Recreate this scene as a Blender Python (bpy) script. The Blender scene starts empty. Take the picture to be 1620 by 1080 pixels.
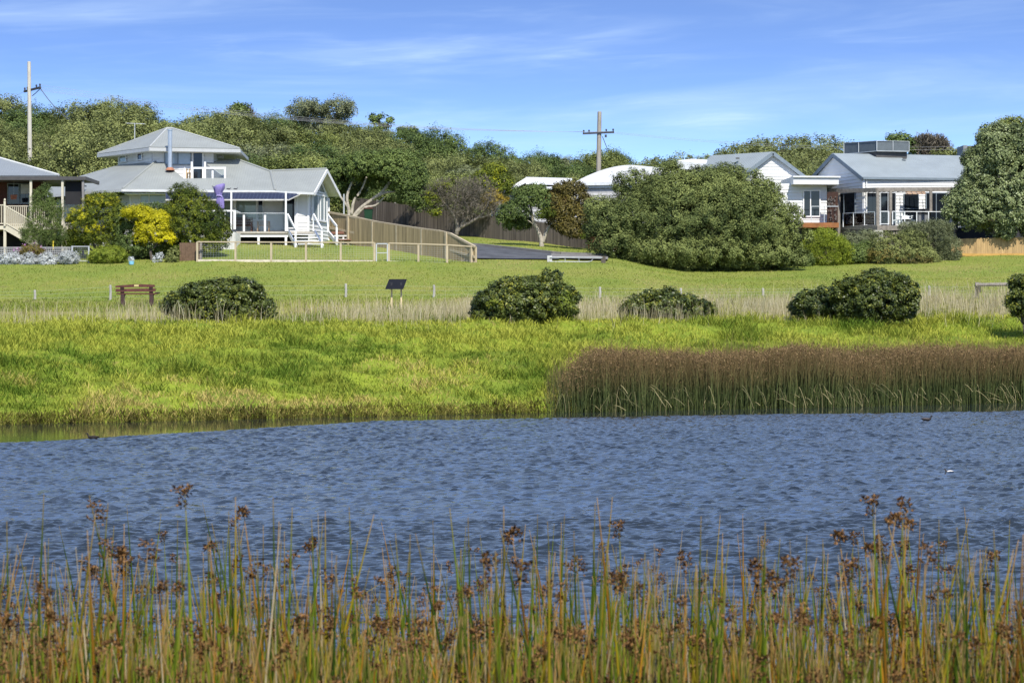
import bpy, math, random
import numpy as np
from mathutils import Vector, Matrix

S = bpy.context.scene
COL = S.collection
R = math.radians

# ------------------------------------------------------------------ camera, sky, sun, exposure
F = 3825.0          # focal length in photograph pixels (photo is 1620 wide)
CZ = 2.9            # eye height above the water
cam = bpy.data.cameras.new("camera")
cam.sensor_width = 36.0
cam.lens = 36.0 * F / 1620.0
cam.shift_y = -20.0 / 1620.0
cam.clip_start = 0.1
cam.clip_end = 9000
cam.dof.use_dof = True
cam.dof.focus_distance = 110.0
cam.dof.aperture_fstop = 15.0
camo = bpy.data.objects.new("camera", cam)
COL.objects.link(camo)
camo.location = (0, 0, CZ)
camo.rotation_euler = (R(90), 0, 0)
S.camera = camo

SUN_EL, SUN_AZ = 48.0, 17.0      # azimuth: degrees to the right of straight behind the camera
w = bpy.data.worlds.new("World")
S.world = w
w.use_nodes = True
nt = w.node_tree
N, L = nt.nodes, nt.links
bg = N["Background"]
bg.inputs[1].default_value = 0.15
tc = N.new("ShaderNodeTexCoord")
sep = N.new("ShaderNodeSeparateXYZ")
L.new(tc.outputs["Generated"], sep.inputs[0])
def wmath(op, a, b=None, clamp=False):
    n = N.new("ShaderNodeMath"); n.operation = op; n.use_clamp = clamp
    for i, x in enumerate((a, b)):
        if x is None: continue
        if isinstance(x, (int, float)): n.inputs[i].default_value = x
        else: L.new(x, n.inputs[i])
    return n.outputs[0]
zz = wmath('MINIMUM', wmath('ADD', wmath('MULTIPLY', sep.outputs[2], 0.55), 0.40), wmath('MAXIMUM', wmath('ADD', wmath('MULTIPLY', sep.outputs[2], 4.8), -0.17), 0.07))
comb = N.new("ShaderNodeCombineXYZ")
L.new(sep.outputs[0], comb.inputs[0]); L.new(sep.outputs[1], comb.inputs[1]); L.new(zz, comb.inputs[2])
nrm = N.new("ShaderNodeVectorMath"); nrm.operation = 'NORMALIZE'
L.new(comb.outputs[0], nrm.inputs[0])
sky = N.new("ShaderNodeTexSky")
sky.sky_type = 'NISHITA'
sky.sun_disc = False
sky.sun_elevation = R(SUN_EL)
sky.sun_rotation = R(180 - SUN_AZ)
sky.air_density = 1.0
sky.dust_density = 0.25
sky.ozone_density = 3.2
L.new(nrm.outputs[0], sky.inputs[0])
hsv = N.new("ShaderNodeHueSaturation")
hsv.inputs["Hue"].default_value = 0.514
hsv.inputs["Saturation"].default_value = 1.22
hsv.inputs["Value"].default_value = 0.86
L.new(sky.outputs[0], hsv.inputs["Color"])
# thin cirrus: noise over azimuth / elevation, stretched along the wind
az = wmath('DIVIDE', sep.outputs[0], wmath('MAXIMUM', wmath('ABSOLUTE', sep.outputs[1]), 0.05))
el = wmath('SUBTRACT', sep.outputs[2], wmath('MULTIPLY', az, 0.035))
def cloud(sx, sz, off, detail, lo, hi, dist=0.6):
    c = N.new("ShaderNodeCombineXYZ")
    L.new(wmath('MULTIPLY', az, sx), c.inputs[0]); L.new(wmath('MULTIPLY', el, sz), c.inputs[1]); c.inputs[2].default_value = off
    n = N.new("ShaderNodeTexNoise"); n.inputs["Scale"].default_value = 1.0
    n.inputs["Detail"].default_value = detail; n.inputs["Roughness"].default_value = 0.55; n.inputs["Distortion"].default_value = dist
    L.new(c.outputs[0], n.inputs["Vector"])
    m = N.new("ShaderNodeMapRange"); m.interpolation_type = 'SMOOTHSTEP'
    m.inputs["From Min"].default_value = lo; m.inputs["From Max"].default_value = hi
    L.new(n.outputs["Fac"], m.inputs["Value"])
    return m.outputs[0]
c1 = cloud(7.0, 55.0, 3.3, 5.0, 0.42, 0.78)
c2 = cloud(22.0, 190.0, 8.1, 6.0, 0.42, 0.75)
def bump_at(a0, e0, ra, re):
    dx = wmath('DIVIDE', wmath('SUBTRACT', az, a0), ra); dz = wmath('DIVIDE', wmath('SUBTRACT', sep.outputs[2], e0), re)
    d = wmath('ADD', wmath('MULTIPLY', dx, dx), wmath('MULTIPLY', dz, dz))
    return wmath('POWER', 2.718, wmath('MULTIPLY', d, -1.0))
puff = wmath('MULTIPLY', bump_at(0.083, 0.086, 0.022, 0.006), wmath('ADD', wmath('MULTIPLY', c2, 0.6), 0.35))
band = wmath('MULTIPLY', bump_at(-0.06, 0.112, 0.16, 0.010), wmath('ADD', wmath('MULTIPLY', c2, 0.45), wmath('MULTIPLY', c1, 0.35)))
cl = wmath('ADD', wmath('ADD', wmath('MULTIPLY', c1, 0.14), 0.09), wmath('ADD', wmath('MULTIPLY', wmath('MULTIPLY', c1, c2), 0.10), wmath('ADD', wmath('MULTIPLY', puff, 0.45), wmath('MULTIPLY', band, 0.20))), clamp=True)
# pale high cloud added out of view, to lighten the pond's reflections and ambient light
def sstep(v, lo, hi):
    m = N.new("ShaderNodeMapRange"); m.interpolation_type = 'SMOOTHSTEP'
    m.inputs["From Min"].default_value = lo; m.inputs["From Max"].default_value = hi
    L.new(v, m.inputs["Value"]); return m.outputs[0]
added_veil = wmath('MULTIPLY', sstep(sep.outputs[2], 0.138, 0.20), wmath('SUBTRACT', 1.0, sstep(sep.outputs[2], 0.42, 0.70)))
cl = wmath('ADD', cl, wmath('MULTIPLY', added_veil, wmath('ADD', wmath('MULTIPLY', c1, 0.25), 0.11)), clamp=True)
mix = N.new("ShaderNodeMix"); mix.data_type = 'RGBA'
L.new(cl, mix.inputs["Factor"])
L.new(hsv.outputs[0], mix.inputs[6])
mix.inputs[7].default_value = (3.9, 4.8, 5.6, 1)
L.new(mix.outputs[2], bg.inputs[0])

sun = bpy.data.lights.new("sun", 'SUN')
sun.energy = 3.9
sun.angle = R(0.5)
sun.color = (1.0, 0.95, 0.86)
suno = bpy.data.objects.new("sun", sun)
COL.objects.link(suno)
a, e = R(SUN_AZ), R(SUN_EL)
tosun = Vector((math.sin(a) * math.cos(e), -math.cos(a) * math.cos(e), math.sin(e)))
suno.rotation_euler = tosun.to_track_quat('Z', 'Y').to_euler()
suno.location = tosun * 300

S.view_settings.view_transform = 'Standard'
S.view_settings.look = 'None'
S.view_settings.exposure = 0.78
S.view_settings.gamma = 1.0
S.render.engine = 'CYCLES'
S.cycles.max_bounces = 6
S.cycles.diffuse_bounces = 3
S.cycles.glossy_bounces = 3
S.cycles.transmission_bounces = 4
S.cycles.transparent_max_bounces = 6
S.cycles.use_denoising = True
try: S.cycles.denoiser = 'OPENIMAGEDENOISE'
except Exception: pass

# ------------------------------------------------------------------ helpers
def W(u, v, d):
    """photo measurement (u, v) at distance d -> metres"""
    return Vector(((u - 810.0) / F * d, d, CZ + (520.0 - v) / F * d))

def hash2(ix, iy, seed):
    h = (ix.astype(np.int64) * 374761393 + iy.astype(np.int64) * 668265263 + seed * 974634777) & 0x7fffffff
    h = ((h ^ (h >> 13)) * 1274126177) & 0x7fffffff
    return ((h ^ (h >> 16)) & 0xffff) / 65535.0

def vnoise(x, y, seed=0):
    x = np.asarray(x, float); y = np.asarray(y, float)
    ix = np.floor(x); iy = np.floor(y)
    fx = x - ix; fy = y - iy
    fx = fx * fx * (3 - 2 * fx); fy = fy * fy * (3 - 2 * fy)
    ix = ix.astype(np.int64); iy = iy.astype(np.int64)
    a = hash2(ix, iy, seed); b = hash2(ix + 1, iy, seed); c = hash2(ix, iy + 1, seed); d = hash2(ix + 1, iy + 1, seed)
    return (a * (1 - fx) + b * fx) * (1 - fy) + (c * (1 - fx) + d * fx) * fy

def fbm(x, y, seed=0, oct=4):
    s = 0; amp = 0.5; tot = 0
    for k in range(oct):
        s = s + amp * vnoise(x * 2 ** k, y * 2 ** k, seed + k * 17); tot += amp; amp *= 0.5
    return s / tot

class MB:
    """collects shapes for ONE mesh object"""
    def __init__(self):
        self.v = []; self.f = []; self.uv = {}
    def poly(self, pts, uv=None):
        n = len(self.v)
        self.v += [tuple(p) for p in pts]
        if uv: self.uv[len(self.f)] = uv
        self.f.append(tuple(range(n, n + len(pts))))
        return self
    def prism(self, pts, vec, uv=None):
        pts = [Vector(p) for p in pts]; vec = Vector(vec)
        nrm = Vector((0, 0, 0))
        for i in range(len(pts)):
            p, q = pts[i], pts[(i + 1) % len(pts)]
            nrm += p.cross(q)
        if nrm.dot(vec) > 0: pts = pts[::-1]; uv = uv[::-1] if uv else None
        n = len(self.v); k = len(pts)
        self.v += [tuple(p) for p in pts] + [tuple(p + vec) for p in pts]
        if uv: self.uv[len(self.f)] = uv
        self.f.append(tuple(range(n, n + k)))
        self.f.append(tuple(range(n + 2 * k - 1, n + k - 1, -1)))
        for i in range(k):
            j = (i + 1) % k
            self.f.append((n + i, n + k + i, n + k + j, n + j))
        return self
    def box(self, c, s, rz=0.0):
        cx, cy, cz = c; sx, sy, sz = s
        ca, sa = math.cos(rz), math.sin(rz)
        n = len(self.v)
        for dz in (-.5, .5):
            for dx, dy in ((-.5, -.5), (.5, -.5), (.5, .5), (-.5, .5)):
                x, y = dx * sx, dy * sy
                self.v.append((cx + x * ca - y * sa, cy + x * sa + y * ca, cz + dz * sz))
        for q in ((3, 2, 1, 0), (4, 5, 6, 7), (0, 1, 5, 4), (1, 2, 6, 5), (2, 3, 7, 6), (3, 0, 4, 7)):
            self.f.append(tuple(n + i for i in q))
        return self
    def bar(self, p, q, w, h, up=(0, 0, 1)):
        p, q = Vector(p), Vector(q); d = (q - p).normalized(); up = Vector(up)
        if abs(d.dot(up)) > 0.98: up = Vector((0, 1, 0))
        s = d.cross(up).normalized() * (w / 2); t = s.cross(d).normalized() * (h / 2)
        n = len(self.v)
        for b in (p, q):
            for k in (-s - t, s - t, s + t, -s + t): self.v.append(tuple(b + k))
        for fq in ((3, 2, 1, 0), (4, 5, 6, 7), (0, 1, 5, 4), (1, 2, 6, 5), (2, 3, 7, 6), (3, 0, 4, 7)):
            self.f.append(tuple(n + i for i in fq))
        return self
    def tube(self, pts, rad, n=8):
        pts = [Vector(p) for p in pts]
        if isinstance(rad, (int, float)): rad = [rad] * len(pts)
        b0 = len(self.v)
        ref = Vector((0.31, 0.2, 0.93))
        for i, p in enumerate(pts):
            d = (pts[min(i + 1, len(pts) - 1)] - pts[max(i - 1, 0)]).normalized()
            r = ref if abs(d.dot(ref)) < 0.95 else Vector((1, 0, 0))
            s = d.cross(r).normalized(); t = s.cross(d)
            for k in range(n):
                an = 2 * math.pi * k / n
                self.v.append(tuple(p + (s * math.cos(an) + t * math.sin(an)) * rad[i]))
        for i in range(len(pts) - 1):
            for k in range(n):
                a_ = b0 + i * n + k; b_ = b0 + i * n + (k + 1) % n
                self.f.append((a_, a_ + n, b_ + n, b_))
        self.f.append(tuple(b0 + k for k in range(n)))
        self.f.append(tuple(b0 + (len(pts) - 1) * n + k for k in range(n - 1, -1, -1)))
        return self
    def loft(self, rings, close=True):
        b0 = len(self.v); n = len(rings[0])
        for r in rings: self.v += [tuple(p) for p in r]
        for i in range(len(rings) - 1):
            for k in range(n):
                a_ = b0 + i * n + k; b_ = b0 + i * n + (k + 1) % n
                self.f.append((a_, a_ + n, b_ + n, b_))
        if close:
            self.f.append(tuple(b0 + k for k in range(n)))
            self.f.append(tuple(b0 + (len(rings) - 1) * n + k for k in range(n - 1, -1, -1)))
        return self

def root_of(o):
    while o.parent: o = o.parent
    return o

def obj(name, mb, mat, parent=None, smooth=False, mats=None, base=None):
    me = bpy.data.meshes.new(name)
    off = Vector((0, 0, 0))
    if parent is not None: off = root_of(parent).location
    elif base is not None: off = Vector(base)
    me.from_pydata([(x - off.x, y - off.y, z - off.z) for x, y, z in mb.v], [], mb.f)
    if mb.uv:
        ul = me.uv_layers.new(name="UVMap")
        for fi, uv in mb.uv.items():
            p = me.polygons[fi]
            for k, li in enumerate(p.loop_indices): ul.data[li].uv = uv[k]
    me.materials.append(mat)
    if smooth: me.shade_smooth()
    me.update()
    o = bpy.data.objects.new(name, me)
    COL.objects.link(o)
    if parent is not None: o.parent = parent
    elif base is not None: o.location = off
    return o

def np_mesh(name, co, quads, mat, attrs=None, tris=None, smooth=False):
    """fast mesh from numpy arrays (quads: Mx4 or None, tris: Kx3 or None)"""
    me = bpy.data.meshes.new(name)
    me.vertices.add(len(co)); me.vertices.foreach_set("co", np.ascontiguousarray(co, np.float32).ravel())
    parts = []; starts = []; tot = []; pos = 0
    for arr, k in ((quads, 4), (tris, 3)):
        if arr is None or len(arr) == 0: continue
        parts.append(arr.astype(np.int32).ravel())
        starts.append(pos + np.arange(len(arr)) * k); tot.append(np.full(len(arr), k)); pos += len(arr) * k
    loops = np.concatenate(parts)
    me.loops.add(len(loops)); me.loops.foreach_set("vertex_index", loops)
    st = np.concatenate(starts).astype(np.int32)
    me.polygons.add(len(st)); me.polygons.foreach_set("loop_start", st)
    me.polygons.foreach_set("loop_total", np.concatenate(tot).astype(np.int32))
    if smooth: me.polygons.foreach_set("use_smooth", np.ones(len(st), bool))
    for k, arr in (attrs or {}).items():
        at = me.attributes.new(k, 'FLOAT', 'POINT'); at.data.foreach_set("value", np.ascontiguousarray(arr, np.float32))
    me.update(calc_edges=True)
    if mat is not None: me.materials.append(mat)
    return me

def link(name, me, parent=None, loc=None):
    o = bpy.data.objects.new(name, me); COL.objects.link(o)
    if parent is not None: o.parent = parent
    if loc is not None: o.location = loc
    return o

def thing(name, label, cat, loc, group=None):
    o = bpy.data.objects.new(name, None); COL.objects.link(o)
    o.empty_display_size = 0.3
    o.location = Vector(loc)
    return tag(o, label, cat, group)

def tag(o, label=None, cat=None, group=None, kind=None):
    if label: o['label'] = label
    if cat: o['category'] = cat
    if group: o['group'] = group
    if kind: o['kind'] = kind
    return o

def dup(root, loc, rz=0.0, scale=1.0, label=None, group=None):
    r = root.copy(); COL.objects.link(r)
    r.location = loc; r.rotation_euler = (0, 0, rz); r.scale = (scale,) * 3 if not isinstance(scale, tuple) else scale
    if label: r['label'] = label
    if group: r['group'] = group
    for ch in list(root.children):
        c = ch.copy(); COL.objects.link(c); c.parent = r
        for g in ch.children:
            d = g.copy(); COL.objects.link(d); d.parent = c
    return r

# ------------------------------------------------------------------ materials
MATS = {}
def mat(name, col, rough=0.7, var=0.12, scale=3.0, bump=0.0, bscale=20.0, spec=0.3, metal=0.0, col2=None, stretch=None, trans=0.0):
    if name in MATS: return MATS[name]
    m = bpy.data.materials.new(name); m.use_nodes = True
    nt = m.node_tree; n, l = nt.nodes, nt.links
    b = n["Principled BSDF"]
    b.inputs["Roughness"].default_value = rough
    b.inputs["Metallic"].default_value = metal
    b.inputs["Specular IOR Level"].default_value = spec
    t = n.new("ShaderNodeTexCoord")
    src = t.outputs["Object"]
    if stretch:
        mp = n.new("ShaderNodeMapping"); mp.inputs["Scale"].default_value = stretch
        l.new(src, mp.inputs[0]); src = mp.outputs[0]
    no = n.new("ShaderNodeTexNoise"); no.inputs["Scale"].default_value = scale; no.inputs["Detail"].default_value = 5; no.inputs["Roughness"].default_value = 0.6
    l.new(src, no.inputs["Vector"])
    rp = n.new("ShaderNodeMapRange"); rp.inputs["From Min"].default_value = 0.3; rp.inputs["From Max"].default_value = 0.7
    l.new(no.outputs["Fac"], rp.inputs["Value"])
    mx = n.new("ShaderNodeMix"); mx.data_type = 'RGBA'
    l.new(rp.outputs[0], mx.inputs["Factor"])
    c2 = col2 if col2 else tuple(c * (1 - var * 2) for c in col)
    c1 = col if col2 else tuple(min(1, c * (1 + var * 0.5)) for c in col)
    mx.inputs[6].default_value = (*c1, 1); mx.inputs[7].default_value = (*c2, 1)
    l.new(mx.outputs[2], b.inputs["Base Color"])
    if bump:
        nb = n.new("ShaderNodeTexNoise"); nb.inputs["Scale"].default_value = bscale; nb.inputs["Detail"].default_value = 3
        l.new(src, nb.inputs["Vector"])
        bp = n.new("ShaderNodeBump"); bp.inputs["Strength"].default_value = bump; bp.inputs["Distance"].default_value = 0.05
        l.new(nb.outputs["Fac"], bp.inputs["Height"]); l.new(bp.outputs[0], b.inputs["Normal"])
    MATS[name] = m
    return m

def leaf_mat(name, ca, cb, cc=None, rough=0.55, spec=0.25, trans=0.16, orand=0.25, tip=None):
    """leaves: colour between ca and cb by the leaf's own tint, per-plant variation; optional third colour for the driest/newest leaves"""
    if name in MATS: return MATS[name]
    m = bpy.data.materials.new(name); m.use_nodes = True
    nt = m.node_tree; n, l = nt.nodes, nt.links
    b = n["Principled BSDF"]; out = n["Material Output"]
    b.inputs["Roughness"].default_value = rough; b.inputs["Specular IOR Level"].default_value = spec
    at = n.new("ShaderNodeAttribute"); at.attribute_name = "tint"
    oi = n.new("ShaderNodeObjectInfo")
    ad = n.new("ShaderNodeMath"); ad.operation = 'MULTIPLY_ADD'
    l.new(oi.outputs["Random"], ad.inputs[0]); ad.inputs[1].default_value = orand
    sb = n.new("ShaderNodeMath"); sb.operation = 'SUBTRACT'; l.new(at.outputs["Fac"], sb.inputs[0]); sb.inputs[1].default_value = orand / 2
    l.new(sb.outputs[0], ad.inputs[2])
    rp = n.new("ShaderNodeValToRGB")
    e = rp.color_ramp.elements
    e[0].position = 0.05; e[0].color = (*ca, 1)
    e[1].position = 0.8 if cc else 0.95; e[1].color = (*cb, 1)
    if cc:
        x = e.new(0.93); x.color = (*cc, 1)
    l.new(ad.outputs[0], rp.inputs[0])
    col = rp.outputs[0]
    if tip:
        ta = n.new("ShaderNodeAttribute"); ta.attribute_name = "along"
        mr = n.new("ShaderNodeMapRange"); mr.inputs["From Min"].default_value = tip[1]; mr.inputs["From Max"].default_value = tip[2]
        l.new(ta.outputs["Fac"], mr.inputs["Value"])
        mx = n.new("ShaderNodeMix"); mx.data_type = 'RGBA'
        l.new(mr.outputs[0], mx.inputs["Factor"]); l.new(col, mx.inputs[6]); mx.inputs[7].default_value = (*tip[0], 1)
        col = mx.outputs[2]
    l.new(col, b.inputs["Base Color"])
    if trans > 0:
        tr = n.new("ShaderNodeBsdfTranslucent"); l.new(col, tr.inputs["Color"])
        ms = n.new("ShaderNodeMixShader"); ms.inputs[0].default_value = trans
        l.new(b.outputs[0], ms.inputs[1]); l.new(tr.outputs[0], ms.inputs[2]); l.new(ms.outputs[0], out.inputs["Surface"])
    MATS[name] = m
    return m

def metal_roof(name, col, rough=0.45, pitch=0.15):
    if name in MATS: return MATS[name]
    m = mat(name, col, rough=rough, var=0.06, scale=0.8, spec=0.4)
    nt = m.node_tree; n, l = nt.nodes, nt.links
    t = n.new("ShaderNodeUVMap")
    sp = n.new("ShaderNodeSeparateXYZ"); l.new(t.outputs[0], sp.inputs[0])
    mu = n.new("ShaderNodeMath"); mu.operation = 'MULTIPLY'; l.new(sp.outputs[0], mu.inputs[0]); mu.inputs[1].default_value = 2 * math.pi / pitch
    si = n.new("ShaderNodeMath"); si.operation = 'SINE'; l.new(mu.outputs[0], si.inputs[0])
    bp = n.new("ShaderNodeBump"); bp.inputs["Strength"].default_value = 0.35; bp.inputs["Distance"].default_value = 0.012
    l.new(si.outputs[0], bp.inputs["Height"]); l.new(bp.outputs[0], n["Principled BSDF"].inputs["Normal"])
    return m

def glass_mat(name, col, rough=0.04):
    if name in MATS: return MATS[name]
    return mat(name, col, rough=rough, var=0.15, scale=0.7, spec=0.5)

def clear_glass():
    if "clear_glass" in MATS: return MATS["clear_glass"]
    m = bpy.data.materials.new("clear_glass"); m.use_nodes = True
    n, l = m.node_tree.nodes, m.node_tree.links
    tr = n.new("ShaderNodeBsdfTransparent"); tr.inputs[0].default_value = (0.96, 0.98, 0.975, 1)
    gl = n.new("ShaderNodeBsdfGlossy"); gl.inputs["Roughness"].default_value = 0.02
    fr = n.new("ShaderNodeFresnel"); fr.inputs[0].default_value = 1.4
    ms = n.new("ShaderNodeMixShader"); l.new(fr.outputs[0], ms.inputs[0]); l.new(tr.outputs[0], ms.inputs[1]); l.new(gl.outputs[0], ms.inputs[2])
    l.new(ms.outputs[0], n["Material Output"].inputs["Surface"])
    MATS["clear_glass"] = m
    return m

WHITE = mat("white_paint", (0.72, 0.72, 0.70), rough=0.55, var=0.05, scale=2.0)
WBOARD = mat("white_weatherboard", (0.68, 0.68, 0.65), rough=0.6, var=0.06, scale=1.2)
CREAM = mat("cream_paint", (0.52, 0.48, 0.37), rough=0.6, var=0.07, scale=2.0)
SOFFIT = mat("soffit_paint", (0.72, 0.72, 0.66), rough=0.7, var=0.04)
DARK = mat("underdeck_shade", (0.018, 0.018, 0.02), rough=0.9, var=0.2)  # near-black colour standing for the shade under the decks
DGLASS = glass_mat("dark_window_glass", (0.012, 0.016, 0.022))
BGLASS = glass_mat("blind_window_glass", (0.30, 0.36, 0.37))
GGLASS = glass_mat("pale_green_window_glass", (0.26, 0.32, 0.28))
GREYMETAL = mat("grey_metal", (0.42, 0.44, 0.45), rough=0.45, var=0.1, spec=0.5)
STEEL = mat("stainless_steel", (0.55, 0.57, 0.58), rough=0.3, var=0.08, metal=0.7)
PALETIM = mat("pale_pine_timber", (0.36, 0.28, 0.155), rough=0.8, var=0.26, scale=4, stretch=(2.5, 2.5, 0.08))
PALETIM2 = mat("pale_pine_rail", (0.42, 0.35, 0.235), rough=0.8, var=0.10, scale=3)
GREYTIM = mat("weathered_grey_timber", (0.24, 0.215, 0.185), rough=0.9, var=0.2, scale=5, bump=0.3)
DARKTIM = mat("dark_weathered_paling", (0.15, 0.125, 0.10), rough=0.9, var=0.38, scale=4, stretch=(2.0, 2.0, 0.06))
BROWNTIM = mat("brown_stained_timber", (0.20, 0.085, 0.05), rough=0.6, var=0.18, scale=5)
BARK = mat("grey_bark", (0.24, 0.21, 0.17), rough=0.95, var=0.25, scale=6, bump=0.5, bscale=12)
PALEBARK = mat("pale_bark", (0.40, 0.36, 0.29), rough=0.95, var=0.22, scale=6, bump=0.5, bscale=10)
DARKBARK = mat("dark_bark", (0.10, 0.085, 0.07), rough=0.95, var=0.2, scale=6)
CONC = mat("concrete", (0.19, 0.18, 0.165), rough=0.9, var=0.12, scale=3)
BLACKP = mat("black_panel", (0.012, 0.012, 0.014), rough=0.35, var=0.1, spec=0.2)
# ------------------------------------------------------------------ terrain
TD = [116, 134, 142, 150, 160, 172, 200, 235, 330]
TU = [-250, 0, 200, 350, 600, 700, 800, 950, 1100, 1200, 1300, 1380, 1500, 1620, 1870]
TV = np.array([
 [480, 420, 404, 392, 376, 356, 300, 232, 236],
 [478, 419, 402, 392, 376, 356, 302, 234, 238],
 [476, 417, 396, 386, 374, 352, 304, 240, 250],
 [475, 415, 387, 380, 372, 352, 306, 246, 256],
 [474, 415, 392, 381, 371, 356, 318, 254, 262],
 [473, 416, 398, 385, 374, 360, 326, 282, 276],
 [472, 417, 401, 388, 378, 368, 336, 294, 282],
 [472, 419, 405, 397, 388, 378, 346, 304, 280],
 [471, 439, 428, 412, 399, 386, 358, 328, 266],
 [471, 440, 428, 412, 398, 385, 357, 330, 236],
 [471, 441, 427, 412, 398, 384, 356, 330, 236],
 [471, 441, 426, 410, 398, 383, 356, 330, 258],
 [472, 440, 424, 407, 397, 382, 356, 326, 262],
 [472, 438, 421, 404, 395, 380, 354, 324, 272],
 [472, 436, 419, 402, 393, 378, 350, 320, 274]], float)
CREST_U = [-250, 0, 350, 600, 800, 950, 1100, 1300, 1500, 1620, 1870]
CREST_V = [517, 517, 516, 515, 514, 512, 509, 507, 505, 504, 503]

def shore(X):  return 82.9 + 0.635 * np.clip(X, -28, 30) + 0.5 * (fbm(X * 0.35, X * 0 + 3.1, 5, 3) - 0.5) * 2
def crest(X):  return 103.0 + 0.3 * np.clip(X, -28, 30)

def terr(X, Y, rough=True):
    X = np.asarray(X, float); Y = np.asarray(Y, float)
    ds = shore(X); dc = crest(X)
    Yc = np.maximum(Y, 60.0)
    u = np.clip(X / Yc * F + 810, -250, 1869.9)
    zc = CZ + (520 - np.interp(u, CREST_U, CREST_V)) * dc / F
    Yt = np.clip(Y, 116, 330)
    cols = [CZ + (520 - np.interp(Yt, TD, TV[k])) * Yt / F for k in range(len(TU))]
    zt = np.zeros_like(X)
    for k in range(len(TU) - 1):
        m = (u >= TU[k]) & (u < TU[k + 1])
        f = np.clip((u - TU[k]) / (TU[k + 1] - TU[k]), 0, 1)
        f = f * f * (3 - 2 * f) * 0.6 + f * 0.4
        zt = np.where(m, cols[k] * (1 - f) + cols[k + 1] * f, zt)
    z = zt
    # dry strip between the bank's crest and the lawn
    f = np.clip((Y - dc) / (116 - dc), 0, 1)
    z = np.where(Y < 116, zc + (zt - zc) * f, z)
    # bank
    t = np.clip((Y - ds) / (dc - ds), 0, 1)
    bank = zc * (0.10 * np.clip(t / 0.025, 0, 1) + 0.90 * (1 - (1 - t) ** 1.45))
    if rough:
        bank = bank + np.clip(t * 12, 0, 1) * np.clip((1.05 - t) * 6, 0, 1) * ((fbm(X * 0.8, Y * 0.8, 11, 4) - 0.5) * 0.95)
    z = np.where(Y < dc, bank, z)
    # pond bed and near bank
    bed = -1.1 * np.clip((ds - Y) / 3.0, 0, 1) - 0.25
    near = np.clip((5.0 - Y) / 4.0, 0, 1)
    bed = bed + near * near * (3 - 2 * near) * (1.25 + 1.35)
    z = np.where(Y < ds, bed, z)
    if rough:
        z = z + np.where(Y > dc, (fbm(X * 0.5, Y * 0.5, 23, 4) - 0.5) * 0.14, 0)
    # beyond the dunes everything settles to a plain
    far = np.clip((Y - 330) / 500, 0, 1)
    z = z * (1 - far) + 2.0 * far
    side = np.clip((np.abs(X) - 160) / 500, 0, 1)
    z = np.where(Y > ds, z * (1 - side) + 2.0 * side, z)
    return z

def T(X, Y): return float(terr(np.array([X]), np.array([Y]))[0])
def G(u, d):
    X = (u - 810) / F * d
    return Vector((X, d, T(X, d)))

def axis(parts):
    out = []
    for a, b, s in parts:
        n = max(1, int(round((b - a) / s)))
        out += list(np.linspace(a, b, n, endpoint=False))
    out.append(parts[-1][1])
    return np.array(out)
gx = axis([(-4000, -300, 600), (-300, -80, 20), (-80, -28, 1.5), (-28, 32, 0.4), (32, 80, 1.5), (80, 300, 20), (300, 4000, 600)])
gy = axis([(-1500, -20, 300), (-20, 6, 2), (6, 62, 8), (62, 118, 0.4), (118, 165, 0.9), (165, 340, 3.0), (340, 900, 60), (900, 6000, 800)])
GX, GY = np.meshgrid(gx, gy)
GZ = terr(GX, GY)
nx, ny = len(gx), len(gy)
idx = np.arange(nx * ny).reshape(ny, nx)
quads = np.stack([idx[:-1, :-1], idx[:-1, 1:], idx[1:, 1:], idx[1:, :-1]], -1).reshape(-1, 4)

def ground_mat(name, c1, c2, c3, s1=0.35, s2=3.0, b=0.5, f3=(0.55, 0.75)):
    m = bpy.data.materials.new(name); m.use_nodes = True
    n, l = m.node_tree.nodes, m.node_tree.links
    p = n["Principled BSDF"]; p.inputs["Roughness"].default_value = 0.95; p.inputs["Specular IOR Level"].default_value = 0.1
    g = n.new("ShaderNodeTexCoord")
    def no(s, d=5):
        x = n.new("ShaderNodeTexNoise"); x.inputs["Scale"].default_value = s; x.inputs["Detail"].default_value = d; x.inputs["Roughness"].default_value = 0.65
        l.new(g.outputs["Object"], x.inputs["Vector"]); return x.outputs["Fac"]
    def mr(v, a, b_):
        x = n.new("ShaderNodeMapRange"); x.inputs["From Min"].default_value = a; x.inputs["From Max"].default_value = b_
        l.new(v, x.inputs["Value"]); return x.outputs[0]
    def mx(f, a, b_):
        x = n.new("ShaderNodeMix"); x.data_type = 'RGBA'; l.new(f, x.inputs["Factor"])
        for i, c in ((6, a), (7, b_)):
            if isinstance(c, tuple): x.inputs[i].default_value = (*c, 1)
            else: l.new(c, x.inputs[i])
        return x.outputs[2]
    a = mx(mr(no(s1), 0.38, 0.62), c1, c2)
    a = mx(mr(no(s2), f3[0], f3[1]), a, c3)
    l.new(a, p.inputs["Base Color"])
    bp = n.new("ShaderNodeBump"); bp.inputs["Strength"].default_value = b; bp.inputs["Distance"].default_value = 0.12
    l.new(no(6.0, 4), bp.inputs["Height"]); l.new(bp.outputs[0], p.inputs["Normal"])
    return m
M_BED = ground_mat("mud", (0.045, 0.035, 0.022), (0.03, 0.024, 0.016), (0.06, 0.045, 0.025))
M_BANK = ground_mat("bank_turf", (0.21, 0.26, 0.028), (0.13, 0.18, 0.022), (0.24, 0.19, 0.06), b=0.8)
M_DRYG = ground_mat("dry_strip", (0.20, 0.215, 0.045), (0.22, 0.19, 0.075), (0.14, 0.17, 0.03))
M_LAWN = ground_mat("lawn_turf", (0.150, 0.195, 0.034), (0.205, 0.215, 0.048), (0.14, 0.13, 0.05), s1=0.22, s2=1.3, b=0.5, f3=(0.60, 0.80))
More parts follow.
